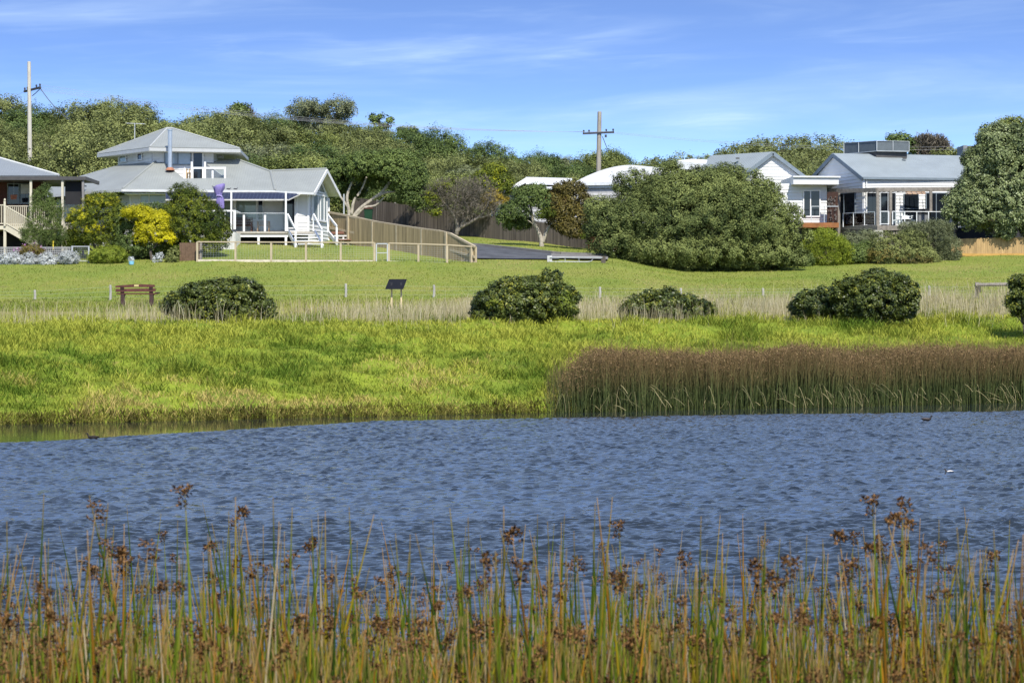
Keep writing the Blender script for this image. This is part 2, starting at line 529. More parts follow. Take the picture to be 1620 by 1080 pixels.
M_HILL = ground_mat("hill_soil", (0.05, 0.055, 0.02), (0.07, 0.065, 0.03), (0.04, 0.05, 0.02))
me = np_mesh("ground", np.stack([GX, GY, GZ], -1).reshape(-1, 3), quads, None, smooth=True)
for m_ in (M_BED, M_BANK, M_DRYG, M_LAWN, M_HILL): me.materials.append(m_)
cx = GX[:-1, :-1].ravel() + 0.2; cy = GY[:-1, :-1].ravel() + 0.2
nz = (fbm(cx * 0.6, cy * 0.6, 41, 4) - 0.5)
zone = np.full(len(cx), 3)
zone[cy < 116.5 + nz * 3] = 2
zone[cy < crest(cx) + nz * 3.0] = 1
zone[cy < shore(cx) - 0.5] = 0
uu = cx / np.maximum(cy, 60) * F + 810
zone[(cy > 163 + nz * 4)] = 4
me.polygons.foreach_set("material_index", zone.astype(np.int32))
tag(link("ground", me), kind='structure')

# ------------------------------------------------------------------ water with real ripples
rng = np.random.default_rng(5)
WAVES = []
for k in range(46):
    lam = 0.13 * (0.36 / 0.13) ** rng.random()
    WAVES.append((lam, R(-90 + 10) + rng.normal(0, 0.45), rng.random() * 6.28))
def water_z(WX, WY, lam_min):
    Z = np.zeros_like(WX)
    for k, (lam, th, ph) in enumerate(WAVES):
        if lam < lam_min: continue
        kx, ky = math.cos(th) * 2 * math.pi / lam, math.sin(th) * 2 * math.pi / lam
        env = np.clip(vnoise(WX / (lam * 2.8) + k * 3.7, WY / (lam * 3.4) - k * 5.1, k) * 2.4 - 0.8, 0, 1.3)
        s_ = np.sin(kx * WX + ky * WY + ph + 1.6 * np.sin(WX * 0.31 + k) + 1.3 * np.sin(WY * 0.19 + k * 2.1))
        Z += env * np.exp(2.2 * (s_ - 1)) * lam * 0.046
    gust = 0.60 + 0.85 * fbm(WX * 0.10, WY * 0.05, 77, 3)
    dist = shore(WX) - WY
    calm = np.interp(np.clip(WX, -18, 22), [-18, -14, -10, -7, -4, 1, 10, 20], [16.5, 14, 10.5, 7.5, 4.0, 4.5, 6.5, 9.0])
    calm = calm + (fbm(WX * 0.3, WY * 0.3, 9, 3) - 0.5) * 1.5
    amp = np.clip((dist - calm) / 2.2, 0, 1) ** 0.8 + 0.035
    fade = np.clip((WX - WX.min()) / 0.8, 0, 1) * np.clip((WX.max() - WX) / 0.8, 0, 1) * np.clip((WY - 13) / 0.6, 0, 1)
    return Z * gust * amp * fade * 0.76, amp
wco, wqd, wwd = [], [], []; woff = 0
for xs, ys, lm in (
        (axis([(-12, 13, .048)]), axis([(13, 36, .046)]), 0.0),
        (axis([(-25, 30, .073)]), axis([(36, 98, .073)]), 0.17),
        (axis([(-600, -60, 60), (-60, -12, 5)]), axis([(3, 13, 5), (13, 36, 5)]), 9),
        (axis([(-12, 13, 2)]), axis([(3, 13, 1)]), 9),
        (axis([(13, 60, 5), (60, 600, 60)]), axis([(3, 13, 5), (13, 36, 5)]), 9),
        (axis([(-600, -60, 60), (-60, -25, 5)]), axis([(36, 98, 6), (98, 104, 3)]), 9),
        (axis([(30, 60, 5), (60, 600, 60)]), axis([(36, 98, 6), (98, 104, 3)]), 9),
        (axis([(-25, 30, 5)]), axis([(98, 104, 3)]), 9)):
    WX, WY = np.meshgrid(xs, ys)
    Zw, am_ = water_z(WX, WY, lm) if lm < 5 else (np.zeros_like(WX), np.full_like(WX, .5))
    wco.append(np.stack([WX, WY, Zw], -1).reshape(-1, 3)); wwd.append(np.clip(am_ * .16, 0, 1).ravel())
    idx = np.arange(WX.size).reshape(WX.shape)
    wqd.append(np.stack([idx[:-1, :-1], idx[:-1, 1:], idx[1:, 1:], idx[1:, :-1]], -1).reshape(-1, 4) + woff); woff += WX.size
m = bpy.data.materials.new("pond_water"); m.use_nodes = True
n, l = m.node_tree.nodes, m.node_tree.links
p = n["Principled BSDF"]
p.inputs["Base Color"].default_value = (0.016, 0.021, 0.024, 1)
p.inputs["Roughness"].default_value = 0.06
p.inputs["IOR"].default_value = 1.333
p.inputs["Specular IOR Level"].default_value = 0.75
at = n.new("ShaderNodeAttribute"); at.attribute_name = "wind"
tcn = n.new("ShaderNodeTexCoord"); mp = n.new("ShaderNodeMapping"); mp.inputs["Scale"].default_value = (5.0, 9.0, 1)
l.new(tcn.outputs["Object"], mp.inputs[0])
no = n.new("ShaderNodeTexNoise"); no.inputs["Scale"].default_value = 1.0; no.inputs["Detail"].default_value = 3; l.new(mp.outputs[0], no.inputs["Vector"])
bp = n.new("ShaderNodeBump"); bp.inputs["Distance"].default_value = 0.035
l.new(at.outputs["Fac"], bp.inputs["Strength"]); l.new(no.outputs["Fac"], bp.inputs["Height"]); l.new(bp.outputs[0], p.inputs["Normal"])
me = np_mesh("water", np.concatenate(wco), np.concatenate(wqd), m, attrs={"wind": np.concatenate(wwd)}, smooth=True)
tag(link("water", me), kind='structure')

# ------------------------------------------------------------------ grasses (stuff)
def blades(n_pos, h, wd, lean, rng, dirs=None, curve=0.5, tint=None):
    """n_pos Nx3 roots; tapering bent blades of 5 vertices"""
    n = len(n_pos)
    an = rng.random(n) * 2 * np.pi if dirs is None else dirs
    ld = np.stack([np.cos(an), np.sin(an), np.zeros(n)], 1)
    fa = rng.random(n) * 2 * np.pi
    sd = np.stack([np.cos(fa), np.sin(fa), np.zeros(n)], 1) * (wd * 0.5)[:, None]
    ht = h[:, None]; le = lean[:, None]
    b = n_pos
    mid = b + ld * ht * le * 0.35 + np.array([0, 0, 1.0]) * ht * 0.6
    tp = b + ld * ht * le + np.array([0, 0, 1.0]) * ht * (1.0 - curve * np.clip(le, 0, 1.2) * 0.6)
    co = np.empty((n, 5, 3)); co[:, 0] = b - sd; co[:, 1] = b + sd; co[:, 2] = mid + sd * 0.8; co[:, 3] = mid - sd * 0.8; co[:, 4] = tp
    o = np.arange(n)[:, None] * 5
    q = o + np.array([0, 1, 2, 3]); t = o + np.array([3, 2, 4])
    tint = rng.random(n) if tint is None else tint
    al = np.tile(np.array([0, 0, .6, .6, 1.0]), n)
    return co.reshape(-1, 3), q, t, np.repeat(tint, 5), al

def field(name, n, xr, yr, keep, hfun, wid, lean, material, seed, tintf=None):
    rng = np.random.default_rng(seed)
    X = rng.uniform(*xr, n); Y = rng.uniform(*yr, n)
    k = keep(X, Y, rng) & (np.abs(X / Y * F) < 1090)
    X, Y = X[k], Y[k]
    P = np.stack([X, Y, terr(X, Y) - 0.02], 1)
    h = hfun(X, Y, rng)
    ti = None if tintf is None else np.clip(tintf(X, Y, rng), 0, 1)
    co, q, t, tn, al = blades(P, h, np.full(len(X), 1.0) * wid * rng.uniform(0.6, 1.3, len(X)), lean * rng.uniform(0.4, 1.3, len(X)), rng, tint=ti)
    me = np_mesh(name, co, q, material, attrs={"tint": tn, "along": al}, tris=t)
    return tag(link(name, me), kind='stuff')

M_GRASS = leaf_mat("bank_grass_blades", (0.105, 0.165, 0.020), (0.350, 0.365, 0.055), (0.42, 0.34, 0.11), rough=0.7, spec=0.03, trans=0.2, orand=0)
def bank_t(X, Y): return (Y - shore(X)) / (crest(X) - shore(X))
def bank_tint(X, Y, rng):
    t = bank_t(X, Y)
    v = 0.50 + (fbm(X * 0.33, Y * 0.33, 61, 4) - 0.5) * 2.1 + (fbm(X * 1.6, Y * 1.6, 67, 3) - 0.5) * 1.0 + rng.normal(0, 0.12, len(X))
    v += np.where(t > 0.6, 0.16, 0) - 0.25 * np.exp(-((t - 0.38) / 0.16) ** 2) * (X < 2)
    v += 0.55 * np.clip((0.12 - t) / 0.12, 0, 1) * (fbm(X * 0.9, Y * 0.9, 71, 3) + 0.25)
    dry = (fbm(X * 0.55, Y * 0.55, 83, 4) > 0.65) & (t < 0.4)
    v = np.where(dry, np.maximum(v, rng.uniform(0.7, 1.0, len(X))), np.where(t > 0.2, np.minimum(v, 0.80), v))
    return v
field("bank_grass", 590000, (-29, 33), (64, 116),
      lambda X, Y, r: (Y > shore(X) - 0.05) & (Y < crest(X) + 1.0 + 7 * r.random(len(X)) ** 2) & (fbm(X * 1.1, Y * 1.1, 91, 3) + r.random(len(X)) * 0.5 > 0.5),
      lambda X, Y, r: (0.15 + 1.5 * np.clip(fbm(X * 0.62, Y * 0.62, 13, 4) - 0.50, 0, .35) + 0.2 * fbm(X * 2.2, Y * 2.2, 15, 2)) * r.uniform(0.5, 1.2, len(X)), 0.024, 1.25, M_GRASS, 101, bank_tint)
M_DRY = leaf_mat("dry_grass_stems", (0.32, 0.275, 0.14), (0.54, 0.475, 0.30), (0.64, 0.575, 0.40), rough=0.8, spec=0.1, trans=0.3, orand=0)
def dry_den(X, Y, r):
    c = (crest(X) + 3.0); a = (Y - c)
    u = X / Y * F + 810
    d = np.exp(-(a / 3.2) ** 2) * (0.10 + 0.75 * np.clip((u - 420) / 300, 0, 1) + 0.35 * np.clip((90 - np.abs(u - 235)) / 60, 0, 1))
    d = np.clip(d, 0, 1) * np.clip(fbm(X * 0.6, Y * 0.6, 19, 4) * 2.4 - 0.48, 0, 1)
    return r.random(len(X)) < d
field("dry_grass", 255000, (-30, 33), (93, 122), dry_den, lambda X, Y, r: r.uniform(0.4, 1.1, len(X)) * (0.65 + 0.7 * fbm(X * 0.5, Y * 0.5, 3, 3)), 0.014, 0.28, M_DRY, 102)
M_LAWNB = leaf_mat("lawn_blades", (0.115, 0.165, 0.026), (0.265, 0.29, 0.050), (0.34, 0.29, 0.12), rough=0.8, spec=0.03, trans=0.2, orand=0)
def on_road(X, Y):
    u = X / Y * F + 810
    lo = 136.8 + 0 * u; hi = np.interp(u, [600, 760, 880, 960], [150.0, 147.5, 141.5, 141.0])
    return (u > 560) & (u < 962) & (Y > lo - 0.3) & (Y < hi + 0.4)
field("lawn_grass", 240000, (-39, 42), (107, 158),
      lambda X, Y, r: (Y > crest(X) + 1.5) & ~on_road(X, Y) & (r.random(len(X)) < np.clip((150 - Y) / 40 + 0.35, 0.3, 1)),
      lambda X, Y, r: r.uniform(0.05, 0.12, len(X)) + 0.22 * np.clip((118 - Y) / 7, 0, 1) * r.random(len(X)), 0.028, 0.8, M_LAWNB, 103,
      lambda X, Y, r: 0.48 + (fbm(X * 0.22, Y * 0.12, 29, 4) - 0.5) * 1.9 + r.normal(0, 0.16, len(X)) + np.where(r.random(len(X)) < 0.03, 0.5, 0))

# ------------------------------------------------------------------ road and driveway, draped on the slope
def drape(name, near, far, mt, u0, u1, nu, nd, lift):
    mb = MB()
    us = np.linspace(u0, u1, nu)
    pts = []
    for u in us:
        d0, d1 = near(u), far(u)
        row = []
        for d in np.linspace(d0, d1, nd):
            X = (u - 810) / F * d
            row.append(Vector((X, d, T(X, d) * 0 + float(terr(np.array([X]), np.array([d]), False)[0]) + lift)))
        pts.append(row)
    for i in range(nu - 1):
        for j in range(nd - 1):
            mb.poly([pts[i][j], pts[i + 1][j], pts[i + 1][j + 1], pts[i][j + 1]])
    return tag(obj(name, mb, mt, None, smooth=True), kind='structure')
farf = lambda u: float(np.interp(u, [600, 760, 880, 960], [150.0, 147.5, 141.5, 141.0]))
ASPH = mat("asphalt", (0.085, 0.088, 0.095), rough=0.9, var=0.25, scale=1.2, bump=0.3, bscale=30)
drape("road", lambda u: max(136.8, 134.3 + (752 - u) * 0.0541 + 1.1) + max(0, (u - 820)) * 0.010, lambda u: farf(u), ASPH, 640, 885, 30, 12, 0.085)
drape("driveway", lambda u: 138.0, lambda u: farf(u) - 0.1, CONC, 872, 962, 12, 8, 0.095)
def kerbline(us, off, wdt, hgt):
    mb = MB()
    for a_, b_ in zip(us[:-1], us[1:]):
        p, q = [Vector(((u - 810) / F * (farf(u) + off), farf(u) + off, float(terr(np.array([(u - 810) / F * (farf(u) + off)]), np.array([farf(u) + off]), False)[0]) + 0.1)) for u in (a_, b_)]
        mb.bar(p, q, wdt, hgt)
    return mb
tag(obj("kerb", kerbline(list(range(600, 965, 12)), 0.18, 0.28, 0.22), CONC), kind='structure')
# ------------------------------------------------------------------ foliage
def leaf_cloud(rng, lobes, nclump, per, leaf, crad, elong=2.0, fill=0.15, up=0.5, low=-0.55, rmin=0.80, rough=0.62, sprout=0.0):
    """leaves gathered in clumps over ellipsoid lobes (cx,cy,cz,rx,ry,rz)"""
    lb = np.array(lobes, float)
    area = lb[:, 3] * lb[:, 5] + lb[:, 4] * lb[:, 5] + lb[:, 3] * lb[:, 4]
    pr = area / area.sum()
    cs, ns, ks = [], [], []
    ltint = rng.normal(0, 0.13, len(lb))
    need = nclump
    while need > 0:
        m = need * 3 + 50
        k = rng.choice(len(lb), m, p=pr)
        d = rng.normal(size=(m, 3)); d /= np.linalg.norm(d, axis=1)[:, None]
        ok = (d[:, 2] > low) | (rng.random(m) < 0.12)
        rad = rng.uniform(rmin, 1.12, m)
        inn = rng.random(m) < fill
        rad = np.where(inn, rng.uniform(0.25, 0.8, m), rad)
        p = lb[k, :3] + d * lb[k, 3:] * rad[:, None]
        for j in range(len(lb)):
            q = (p - lb[j, :3]) / lb[j, 3:]
            ok &= ((q ** 2).sum(1) > 0.60) | (k == j) | inn
        nn = d / lb[k, 3:]; nn /= np.linalg.norm(nn, axis=1)[:, None]
        p, nn = p[ok][:need], nn[ok][:need]
        ks.append(k[ok][:need]); cs.append(p); ns.append(nn); need -= len(p)
    c = np.concatenate(cs); nv = np.concatenate(ns); lk = np.concatenate(ks)
    n = len(c)
    ctint = 0.5 + rng.normal(0, 0.13, n) + ltint[lk]
    csz = rng.uniform(0.5, 1.5, n)
    off = rng.normal(size=(n, per, 3)); off /= np.linalg.norm(off, axis=2)[:, :, None]
    off *= (rng.random((n, per, 1)) ** 0.4)
    pos = c[:, None, :] + off * (crad * csz)[:, None, None]
    nr = 0.28 * off + 0.75 * nv[:, None, :] + np.array([0, 0, up]) + rough * rng.normal(size=(n, per, 3)) * 0.6
    nr /= np.linalg.norm(nr, axis=2)[:, :, None]
    ax = rng.normal(size=(n, per, 3))
    ax -= (ax * nr).sum(2)[:, :, None] * nr
    ax /= np.linalg.norm(ax, axis=2)[:, :, None] + 1e-9
    if sprout:
        out = off * 0.8 + nv[:, None, :] * 0.8 + np.array([0, 0, 0.4]); out /= np.linalg.norm(out, axis=2)[:, :, None]
        ax = ax * (1 - sprout) + out * sprout; ax /= np.linalg.norm(ax, axis=2)[:, :, None]
    sd = np.cross(nr, ax)
    sd /= np.linalg.norm(sd, axis=2)[:, :, None] + 1e-9
    ln = leaf * rng.uniform(0.55, 1.25, (n, per, 1)) * 0.5
    wd = ln / elong
    co = np.stack([pos - ax * ln, pos + sd * wd + ax * ln * 0.1, pos + ax * ln, pos - sd * wd + ax * ln * 0.1], 2).reshape(-1, 3)
    q = np.arange(len(co)).reshape(-1, 4)
    ti = np.clip(ctint[:, None] + rng.normal(0, 0.17, (n, per)), 0, 1)
    return co, q, np.repeat(ti.ravel(), 4)

def crown_mesh(name, rng, lobes, nclump, per, leaf, crad, material, origin=(0, 0, 0), **kw):
    co, q, ti = leaf_cloud(rng, lobes, nclump, per, leaf, crad, **kw)
    return np_mesh(name, co - np.array(origin), q, material, attrs={"tint": ti})

def limb(rng, p, q, sag=0.12, n=6):
    p, q = Vector(p), Vector(q)
    L_ = (q - p).length
    pts = []
    o1 = Vector(rng.normal(0, sag * L_ * 0.5, 3)); o2 = Vector(rng.normal(0, sag * L_ * 0.5, 3))
    for i in range(n):
        t = i / (n - 1)
        pts.append(p.lerp(q, t) + (o1 * math.sin(math.pi * t) + o2 * math.sin(2 * math.pi * t) * 0.5))
    return pts

LM = {
 'dark': leaf_mat("leaf_dark_green", (0.039, 0.067, 0.018), (0.161, 0.213, 0.054), rough=0.55, spec=0.18),
 'olive': leaf_mat("leaf_olive", (0.076, 0.094, 0.031), (0.263, 0.286, 0.094), rough=0.6, spec=0.12),
 'yellowg': leaf_mat("leaf_yellow_green", (0.083, 0.108, 0.028), (0.278, 0.307, 0.085), rough=0.6, spec=0.12),
 'grey':  leaf_mat("leaf_grey_green", (0.068, 0.083, 0.038), (0.228, 0.248, 0.119), rough=0.55),
 'twig': leaf_mat("bare_twigs", (0.085, 0.076, 0.058), (0.235, 0.205, 0.155), rough=0.85, spec=0.1, trans=0.1),
 'bigbush': leaf_mat("leaf_tea_tree", (0.040, 0.060, 0.017), (0.225, 0.260, 0.080), rough=0.6, spec=0.12),
 'shrub': leaf_mat("leaf_coast_shrub", (0.020, 0.035, 0.009), (0.111, 0.136, 0.025), (0.239, 0.239, 0.031), rough=0.42, spec=0.3, trans=0.15, orand=0.12),
 'yellow': leaf_mat("leaf_bright_yellow", (0.246, 0.246, 0.013), (0.694, 0.627, 0.013), rough=0.55, trans=0.3, orand=0.05),
 'ygmix': leaf_mat("leaf_green_gold", (0.030, 0.052, 0.010), (0.165, 0.195, 0.024), (0.34, 0.34, 0.016), rough=0.6, spec=0.1, orand=0.1),
 'silver': leaf_mat("leaf_silver", (0.291, 0.314, 0.302), (0.694, 0.717, 0.706), rough=0.7, trans=0.1, orand=0.05),
 'pohu': leaf_mat("leaf_glossy_grey_green", (0.048, 0.070, 0.026), (0.205, 0.245, 0.095), (0.30, 0.34, 0.17), rough=0.45, spec=0.25, trans=0.12, orand=0.05),
 'bright': leaf_mat("leaf_fresh_green", (0.074, 0.119, 0.012), (0.384, 0.444, 0.051), rough=0.55, trans=0.3, orand=0.05),
 'rusty': leaf_mat("leaf_bronze", (0.050, 0.044, 0.012), (0.205, 0.165, 0.034), rough=0.55, orand=0.05),
 'gold':  leaf_mat("leaf_golden", (0.224, 0.168, 0.022), (0.560, 0.426, 0.056), rough=0.55, trans=0.3, orand=0.05),
 'pink':  leaf_mat("pink_petals", (0.470, 0.179, 0.403), (0.784, 0.470, 0.739), rough=0.6, trans=0.3, orand=0.0),
}

# --- trees of the hillside: six kinds, copied with their trunks and crowns
def hill_kind(name, kind, seed, wide, tall, leaf=0.175, nc=310, per=78, el=1.9, fill=0.12):
    rng = np.random.default_rng(seed)
    root = thing(name, "x", "tree", (0, 0, 0), "trees of the wooded hillside")
    lobes = [(0, 0, tall * 0.52, wide * 0.33, wide * 0.33, tall * 0.34)]
    for i in range(11):
        an = i * 2.4 + rng.uniform(-.3, .3); r = wide * (0.22 + 0.20 * rng.random()); zc = tall * rng.uniform(0.22, 0.80)
        rr = wide * rng.uniform(0.14, 0.24)
        lobes.append((math.cos(an) * r, math.sin(an) * r, zc, rr, rr, rr * rng.uniform(.65, .9)))
    tr = MB()
    top = Vector((rng.normal(0, .2), rng.normal(0, .2), tall * 0.45))
    tr.tube(limb(rng, (0, 0, -0.4), top, 0.08), [0.20, .18, .16, .14, .12, .09], 7)
    for lb in lobes[1:8]:
        tr.tube(limb(rng, top * rng.uniform(0.5, 0.95), lb[:3], 0.15), [0.09, .075, .06, .05, .035, .02], 5)
    obj("trunk", tr, BARK if kind != 'dark' else DARKBARK, root, smooth=True)
    link("crown", crown_mesh("crown", rng, lobes, nc, per, leaf, wide * 0.085, LM[kind], fill=fill, elong=el), root)
    return root
HK = [
 (hill_kind("coastal_tree", 'dark', 1, 6.2, 5.4), "dark green", 'dark'),
 (hill_kind("coastal_tree", 'olive', 2, 6.6, 5.0), "olive green", 'olive'),
 (hill_kind("coastal_tree", 'yellowg', 3, 6.0, 4.6), "yellowish green", 'yellowg'),
 (hill_kind("coastal_tree", 'grey', 4, 5.6, 5.0), "grey green", 'grey'),
 (hill_kind("coastal_tree", 'olive', 5, 7.2, 6.0), "tall olive green", 'olive'),
 (hill_kind("coastal_tree", 'twig', 6, 5.0, 4.4, leaf=0.24, nc=330, per=20, el=5.0, fill=0.3), "half bare greyish", 'twig'),
]
MARK = [(-100, "above the brick verandah house"), (140, "above the two storey white house"), (400, "above the white gabled wing"),
        (560, "above the dark paling fence"), (770, "behind the low white roofed house"), (1000, "behind the big round bush"), (1180, "behind the white gable houses"), (9999, "")]
def mark(u):
    s = MARK[0][1]
    for a_, t_ in MARK:
        if u >= a_: s = t_
    return s
rng = np.random.default_rng(77)
used = [False] * 6
count = 0
rows = [(170, 176, 5.0, "at the foot of the hill"), (180, 186, 5.0, "low on the hill slope"), (190, 196, 5.0, "halfway up the hill"), (201, 206, 5.4, "high on the hill"), (212, 217, 5.4, "just below the hill crest"), (224, 229, 5.6, "on the hill crest"), (236, 240, 5.8, "on the hill crest")]
for ri, (d0, d1, sp, where) in enumerate(rows):
    X = -0.262 * d0 + rng.uniform(0, sp)
    while X < 0.262 * d0:
        d = rng.uniform(d0, d1)
        u = X / d * F + 810
        if 1095 < u < 1400 and d > 206: X += sp; continue
        if d < 190 and 560 < u < 1060 and d < 176: X += sp; continue
        if u > 1060 and d < 186: X += sp; continue
        if 545 < u < 1000 and d < 182 and False: X += sp; continue
        wts = [0.34, 0.30, 0.11, 0.10, 0.10, 0.05]
        if ri >= 5: wts = [0.50, 0.32, 0.10, 0.08, 0.0, 0.0]
        if u > 820: wts = [0.32, 0.32, 0.22, 0.06, 0.05, 0.03]
        k = rng.choice(6, p=wts)
        root, nm, kk = HK[k]
        sc = rng.uniform(0.78, 1.12) * (1.08 if u < 560 else 0.92)
        if 500 < u < 1060 and d < 200: sc *= 0.88
        x_ = X + rng.uniform(-1, 1)
        loc = (x_, d, T(x_, d) - 0.2)
        lab = f"{nm} tree {where}, {mark(u)}"
        if not used[k]:
            root.location = loc; root.rotation_euler = (0, 0, rng.uniform(0, 6.28)); root.scale = (sc, sc, sc); root['label'] = lab; used[k] = True
        else:
            dup(root, loc, rng.uniform(0, 6.28), (sc * rng.uniform(.9, 1.15), sc * rng.uniform(.9, 1.15), sc * rng.uniform(.85, 1.1)), lab)
        count += 1
        X += sp * rng.uniform(0.8, 1.2)
print("hill trees", count)

# --- far scrub-covered dune, a mass
rng = np.random.default_rng(8)
lobes = []
for i in range(800):
    u = rng.uniform(930, 1860); d = rng.uniform(250, 345)
    X = (u - 810) / F * d
    r = rng.uniform(0.9, 2.3)
    lobes.append((X, d, T(X, d) + 0.5, r, r, r * 0.75))
co, q, ti = leaf_cloud(rng, lobes, 11000, 16, 0.34, 0.5, fill=0.0, low=-0.1)
ti = np.clip(ti - 0.1, 0, 1)
tag(link("dune_scrub", np_mesh("dune_scrub", co, q, LM['olive'], attrs={"tint": ti})), kind='stuff')
# low undergrowth between the hillside trees
lobes = []
for i in range(420):
    d = rng.uniform(168, 246); u = rng.uniform(-40, 1300)
    if u > 560 and d < 178: continue
    X = (u - 810) / F * d; r = rng.uniform(0.9, 1.9)
    lobes.append((X, d, T(X, d) + 0.3, r, r, r * 0.8))
co, q, ti = leaf_cloud(rng, lobes, 5200, 14, 0.28, 0.4, fill=0.0, low=-0.1)
tag(link("hill_undergrowth", np_mesh("hill_undergrowth", co, q, LM['olive'], attrs={"tint": ti})), kind='stuff')

# --- single plants measured from the photograph
def plant(name, label, cat, d, lobes, kind, clumps, per, leaf, crad, base=None, limbs=True, trunkmat=None, group=None, seed=0, tr=0.09, extra=None, dscale=0.8, **kw):
    """lobes: (u, v, ru, rv[, depth offset]) measured at distance d"""
    rng = np.random.default_rng(seed + int(d * 10) + len(lobes) * 31)
    us = np.array([l_[0] for l_ in lobes])
    bu = base if base is not None else us.mean()
    g = G(bu, d)
    root = thing(name, label, cat, g, group)
    L3 = []
    for l_ in lobes:
        dd = l_[4] if len(l_) > 4 else 0
        c = W(l_[0], l_[1], d + dd)
        k = (d + dd) / F
        L3.append((c.x, c.y, c.z, l_[2] * k, l_[2] * k * dscale, l_[3] * k))
    if limbs:
        mb = MB()
        b0 = g + Vector((0, 0, -0.15))
        low = min(l_[2] - l_[5] for l_ in L3)
        hub = g + Vector((rng.normal(0, .1), 0, max(0.25, (low - g.z) * 0.7)))
        mb.tube(limb(rng, b0, hub, 0.1), [tr * 1.3, tr * 1.15, tr, tr, tr * .95, tr * .9], 7)
        for l_ in L3[:14]:
            mb.tube(limb(rng, hub, Vector(l_[:3]) + Vector((0, 0, l_[5] * 0.3)), 0.14), [tr * .7, tr * .6, tr * .5, tr * .4, tr * .3, tr * .15], 5)
        obj("trunk", mb, trunkmat or DARKBARK, root, smooth=True)
    dn_ = 1.0 if clumps > 3000 or kind == 'shrub' else 1.5
    link("crown", crown_mesh("crown", rng, L3, int(clumps * 1.15), int(per * dn_), leaf * 1.12, crad, LM[kind], origin=tuple(g), **kw), root)
    for j, (nm, lob2, kind2, n2, per2, leaf2, crad2, kw2) in enumerate(extra or []):
        L4 = []
        for l_ in lob2:
            dd = l_[4] if len(l_) > 4 else 0
            c = W(l_[0], l_[1], d + dd); k = (d + dd) / F
            L4.append((c.x, c.y, c.z, l_[2] * k, l_[2] * k * dscale, l_[3] * k))
        link(nm, crown_mesh(nm, rng, L4, n2, per2, leaf2, crad2, LM[kind2], origin=tuple(g), **kw2), root)
    return root

# big round tea-tree bush
rb = np.random.default_rng(3)
big = [(1105, 352, 128, 68), (1040, 338, 74, 48), (1180, 350, 74, 56), (1110, 308, 92, 36), (965, 345, 30, 32, 0.5), (1090, 395, 104, 30, -1.0), (1190, 398, 68, 28, -0.6)]
for i in range(70):
    an = rb.uniform(0, math.pi * 2)
    r = rb.uniform(0.55, 1.0)
    u = 1105 + 148 * r * math.cos(an); v = 354 + 74 * r * math.sin(an)
    sz_ = rb.choice([rb.uniform(9, 18), rb.uniform(18, 44)]); big.append((u, v, sz_, sz_ * .72, rb.uniform(-3.6, -0.6) * (1.15 - r * 0.8)))
for u, v, r in [(950, 330, 24), (1000, 290, 30), (1060, 276, 26), (1110, 280, 24), (1150, 278, 26), (1205, 304, 28), (1248, 342, 24), (1266, 375, 18), (1255, 405, 24), (1010, 410, 28), (1060, 420, 26), (1120, 424, 24), (1180, 424, 24), (1225, 420, 22), (940, 360, 16), (985, 395, 22)]:
    big.append((u, v, r, r * 0.7, rb.uniform(-1.5, 0)))
plant("tea_tree_bush", "huge round grey green bush between the low white roofed house and the gabled house", "bush", 143, big, 'bigbush', 5000, 64, 0.118, 0.28, base=1105, seed=1, tr=0.16, trunkmat=DARKBARK, elong=2.3, fill=0.10, low=-0.8)

# tall rounded tree at the right edge, lighter tree behind it
pr = np.random.default_rng(14)
po = [(1600, 302, 72, 72), (1566, 326, 44, 38), (1645, 318, 62, 50), (1608, 250, 40, 34), (1542, 328, 28, 32, -1)]
for i in range(52):
    an = pr.uniform(0, 6.28); r = pr.uniform(0.6, 1.02)
    if math.sin(an) > .55: an = -an
    po.append((1610 + 86 * r * math.cos(an), 300 + 86 * r * math.sin(an), *((lambda q: (q, q * .75))(pr.uniform(9, 30))), pr.uniform(-2.8, -0.4) * (1.15 - r * .8)))
for u, v, r in [(1514, 318, 18), (1508, 338, 15), (1534, 292, 18), (1562, 262, 18), (1526, 346, 13), (1590, 366, 16), (1640, 362, 20)]:
    po.append((u, v, r, r * .8, -0.8))
plant("evergreen_tree", "broad dense grey green tree with glossy leaves above the right hand paling fence", "tree", 151.6, po, 'pohu', 3600, 52, 0.15, 0.25, base=1668, seed=2, tr=0.2, trunkmat=BARK, elong=2.0, fill=0.08, low=-0.75)
plant("open_crowned_tree", "loose yellow green tree behind the broad dense tree at the right edge", "tree", 160, [(1590, 222, 34, 26), (1565, 215, 18, 16), (1610, 205, 24, 18), (1562, 238, 14, 10), (1588, 198, 16, 10), (1630, 225, 30, 30), (1556, 222, 8, 7)], 'yellowg', 620, 18, 0.16, 0.25, base=1600, seed=3, tr=0.14, elong=1.8, fill=0.2)

# bushes below the right houses
plant("green_bush", "rounded fresh green bush below the corten screen", "bush", 146.5, [(1306, 397, 36, 28), (1280, 400, 18, 20), (1330, 402, 20, 20), (1300, 378, 22, 16), (1318, 382, 18, 14), (1290, 416, 22, 10)], 'bright', 900, 22, 0.10, 0.16, seed=4, elong=3.5, low=-0.8, sprout=0.6)
plant("shadowed_bush", "small dark bush tucked between the huge bush and the fresh green bush", "bush", 145.5, [(1262, 412, 24, 16), (1248, 405, 16, 18)], 'dark', 320, 20, 0.10, 0.16, seed=5, low=-0.8)
plant("grey_bush", "grey green bush right of the fresh green bush below the deck", "bush", 148.5, [(1360, 386, 24, 16), (1345, 380, 14, 12), (1372, 376, 16, 12)], 'grey', 480, 22, 0.10, 0.16, seed=6, low=-0.8, elong=3)
plant("dark_green_bush", "low dark green bush in front of the grey green bush below the deck", "bush", 147, [(1356, 402, 24, 16), (1372, 396, 18, 14)], 'dark', 420, 22, 0.10, 0.16, seed=7, low=-0.8)
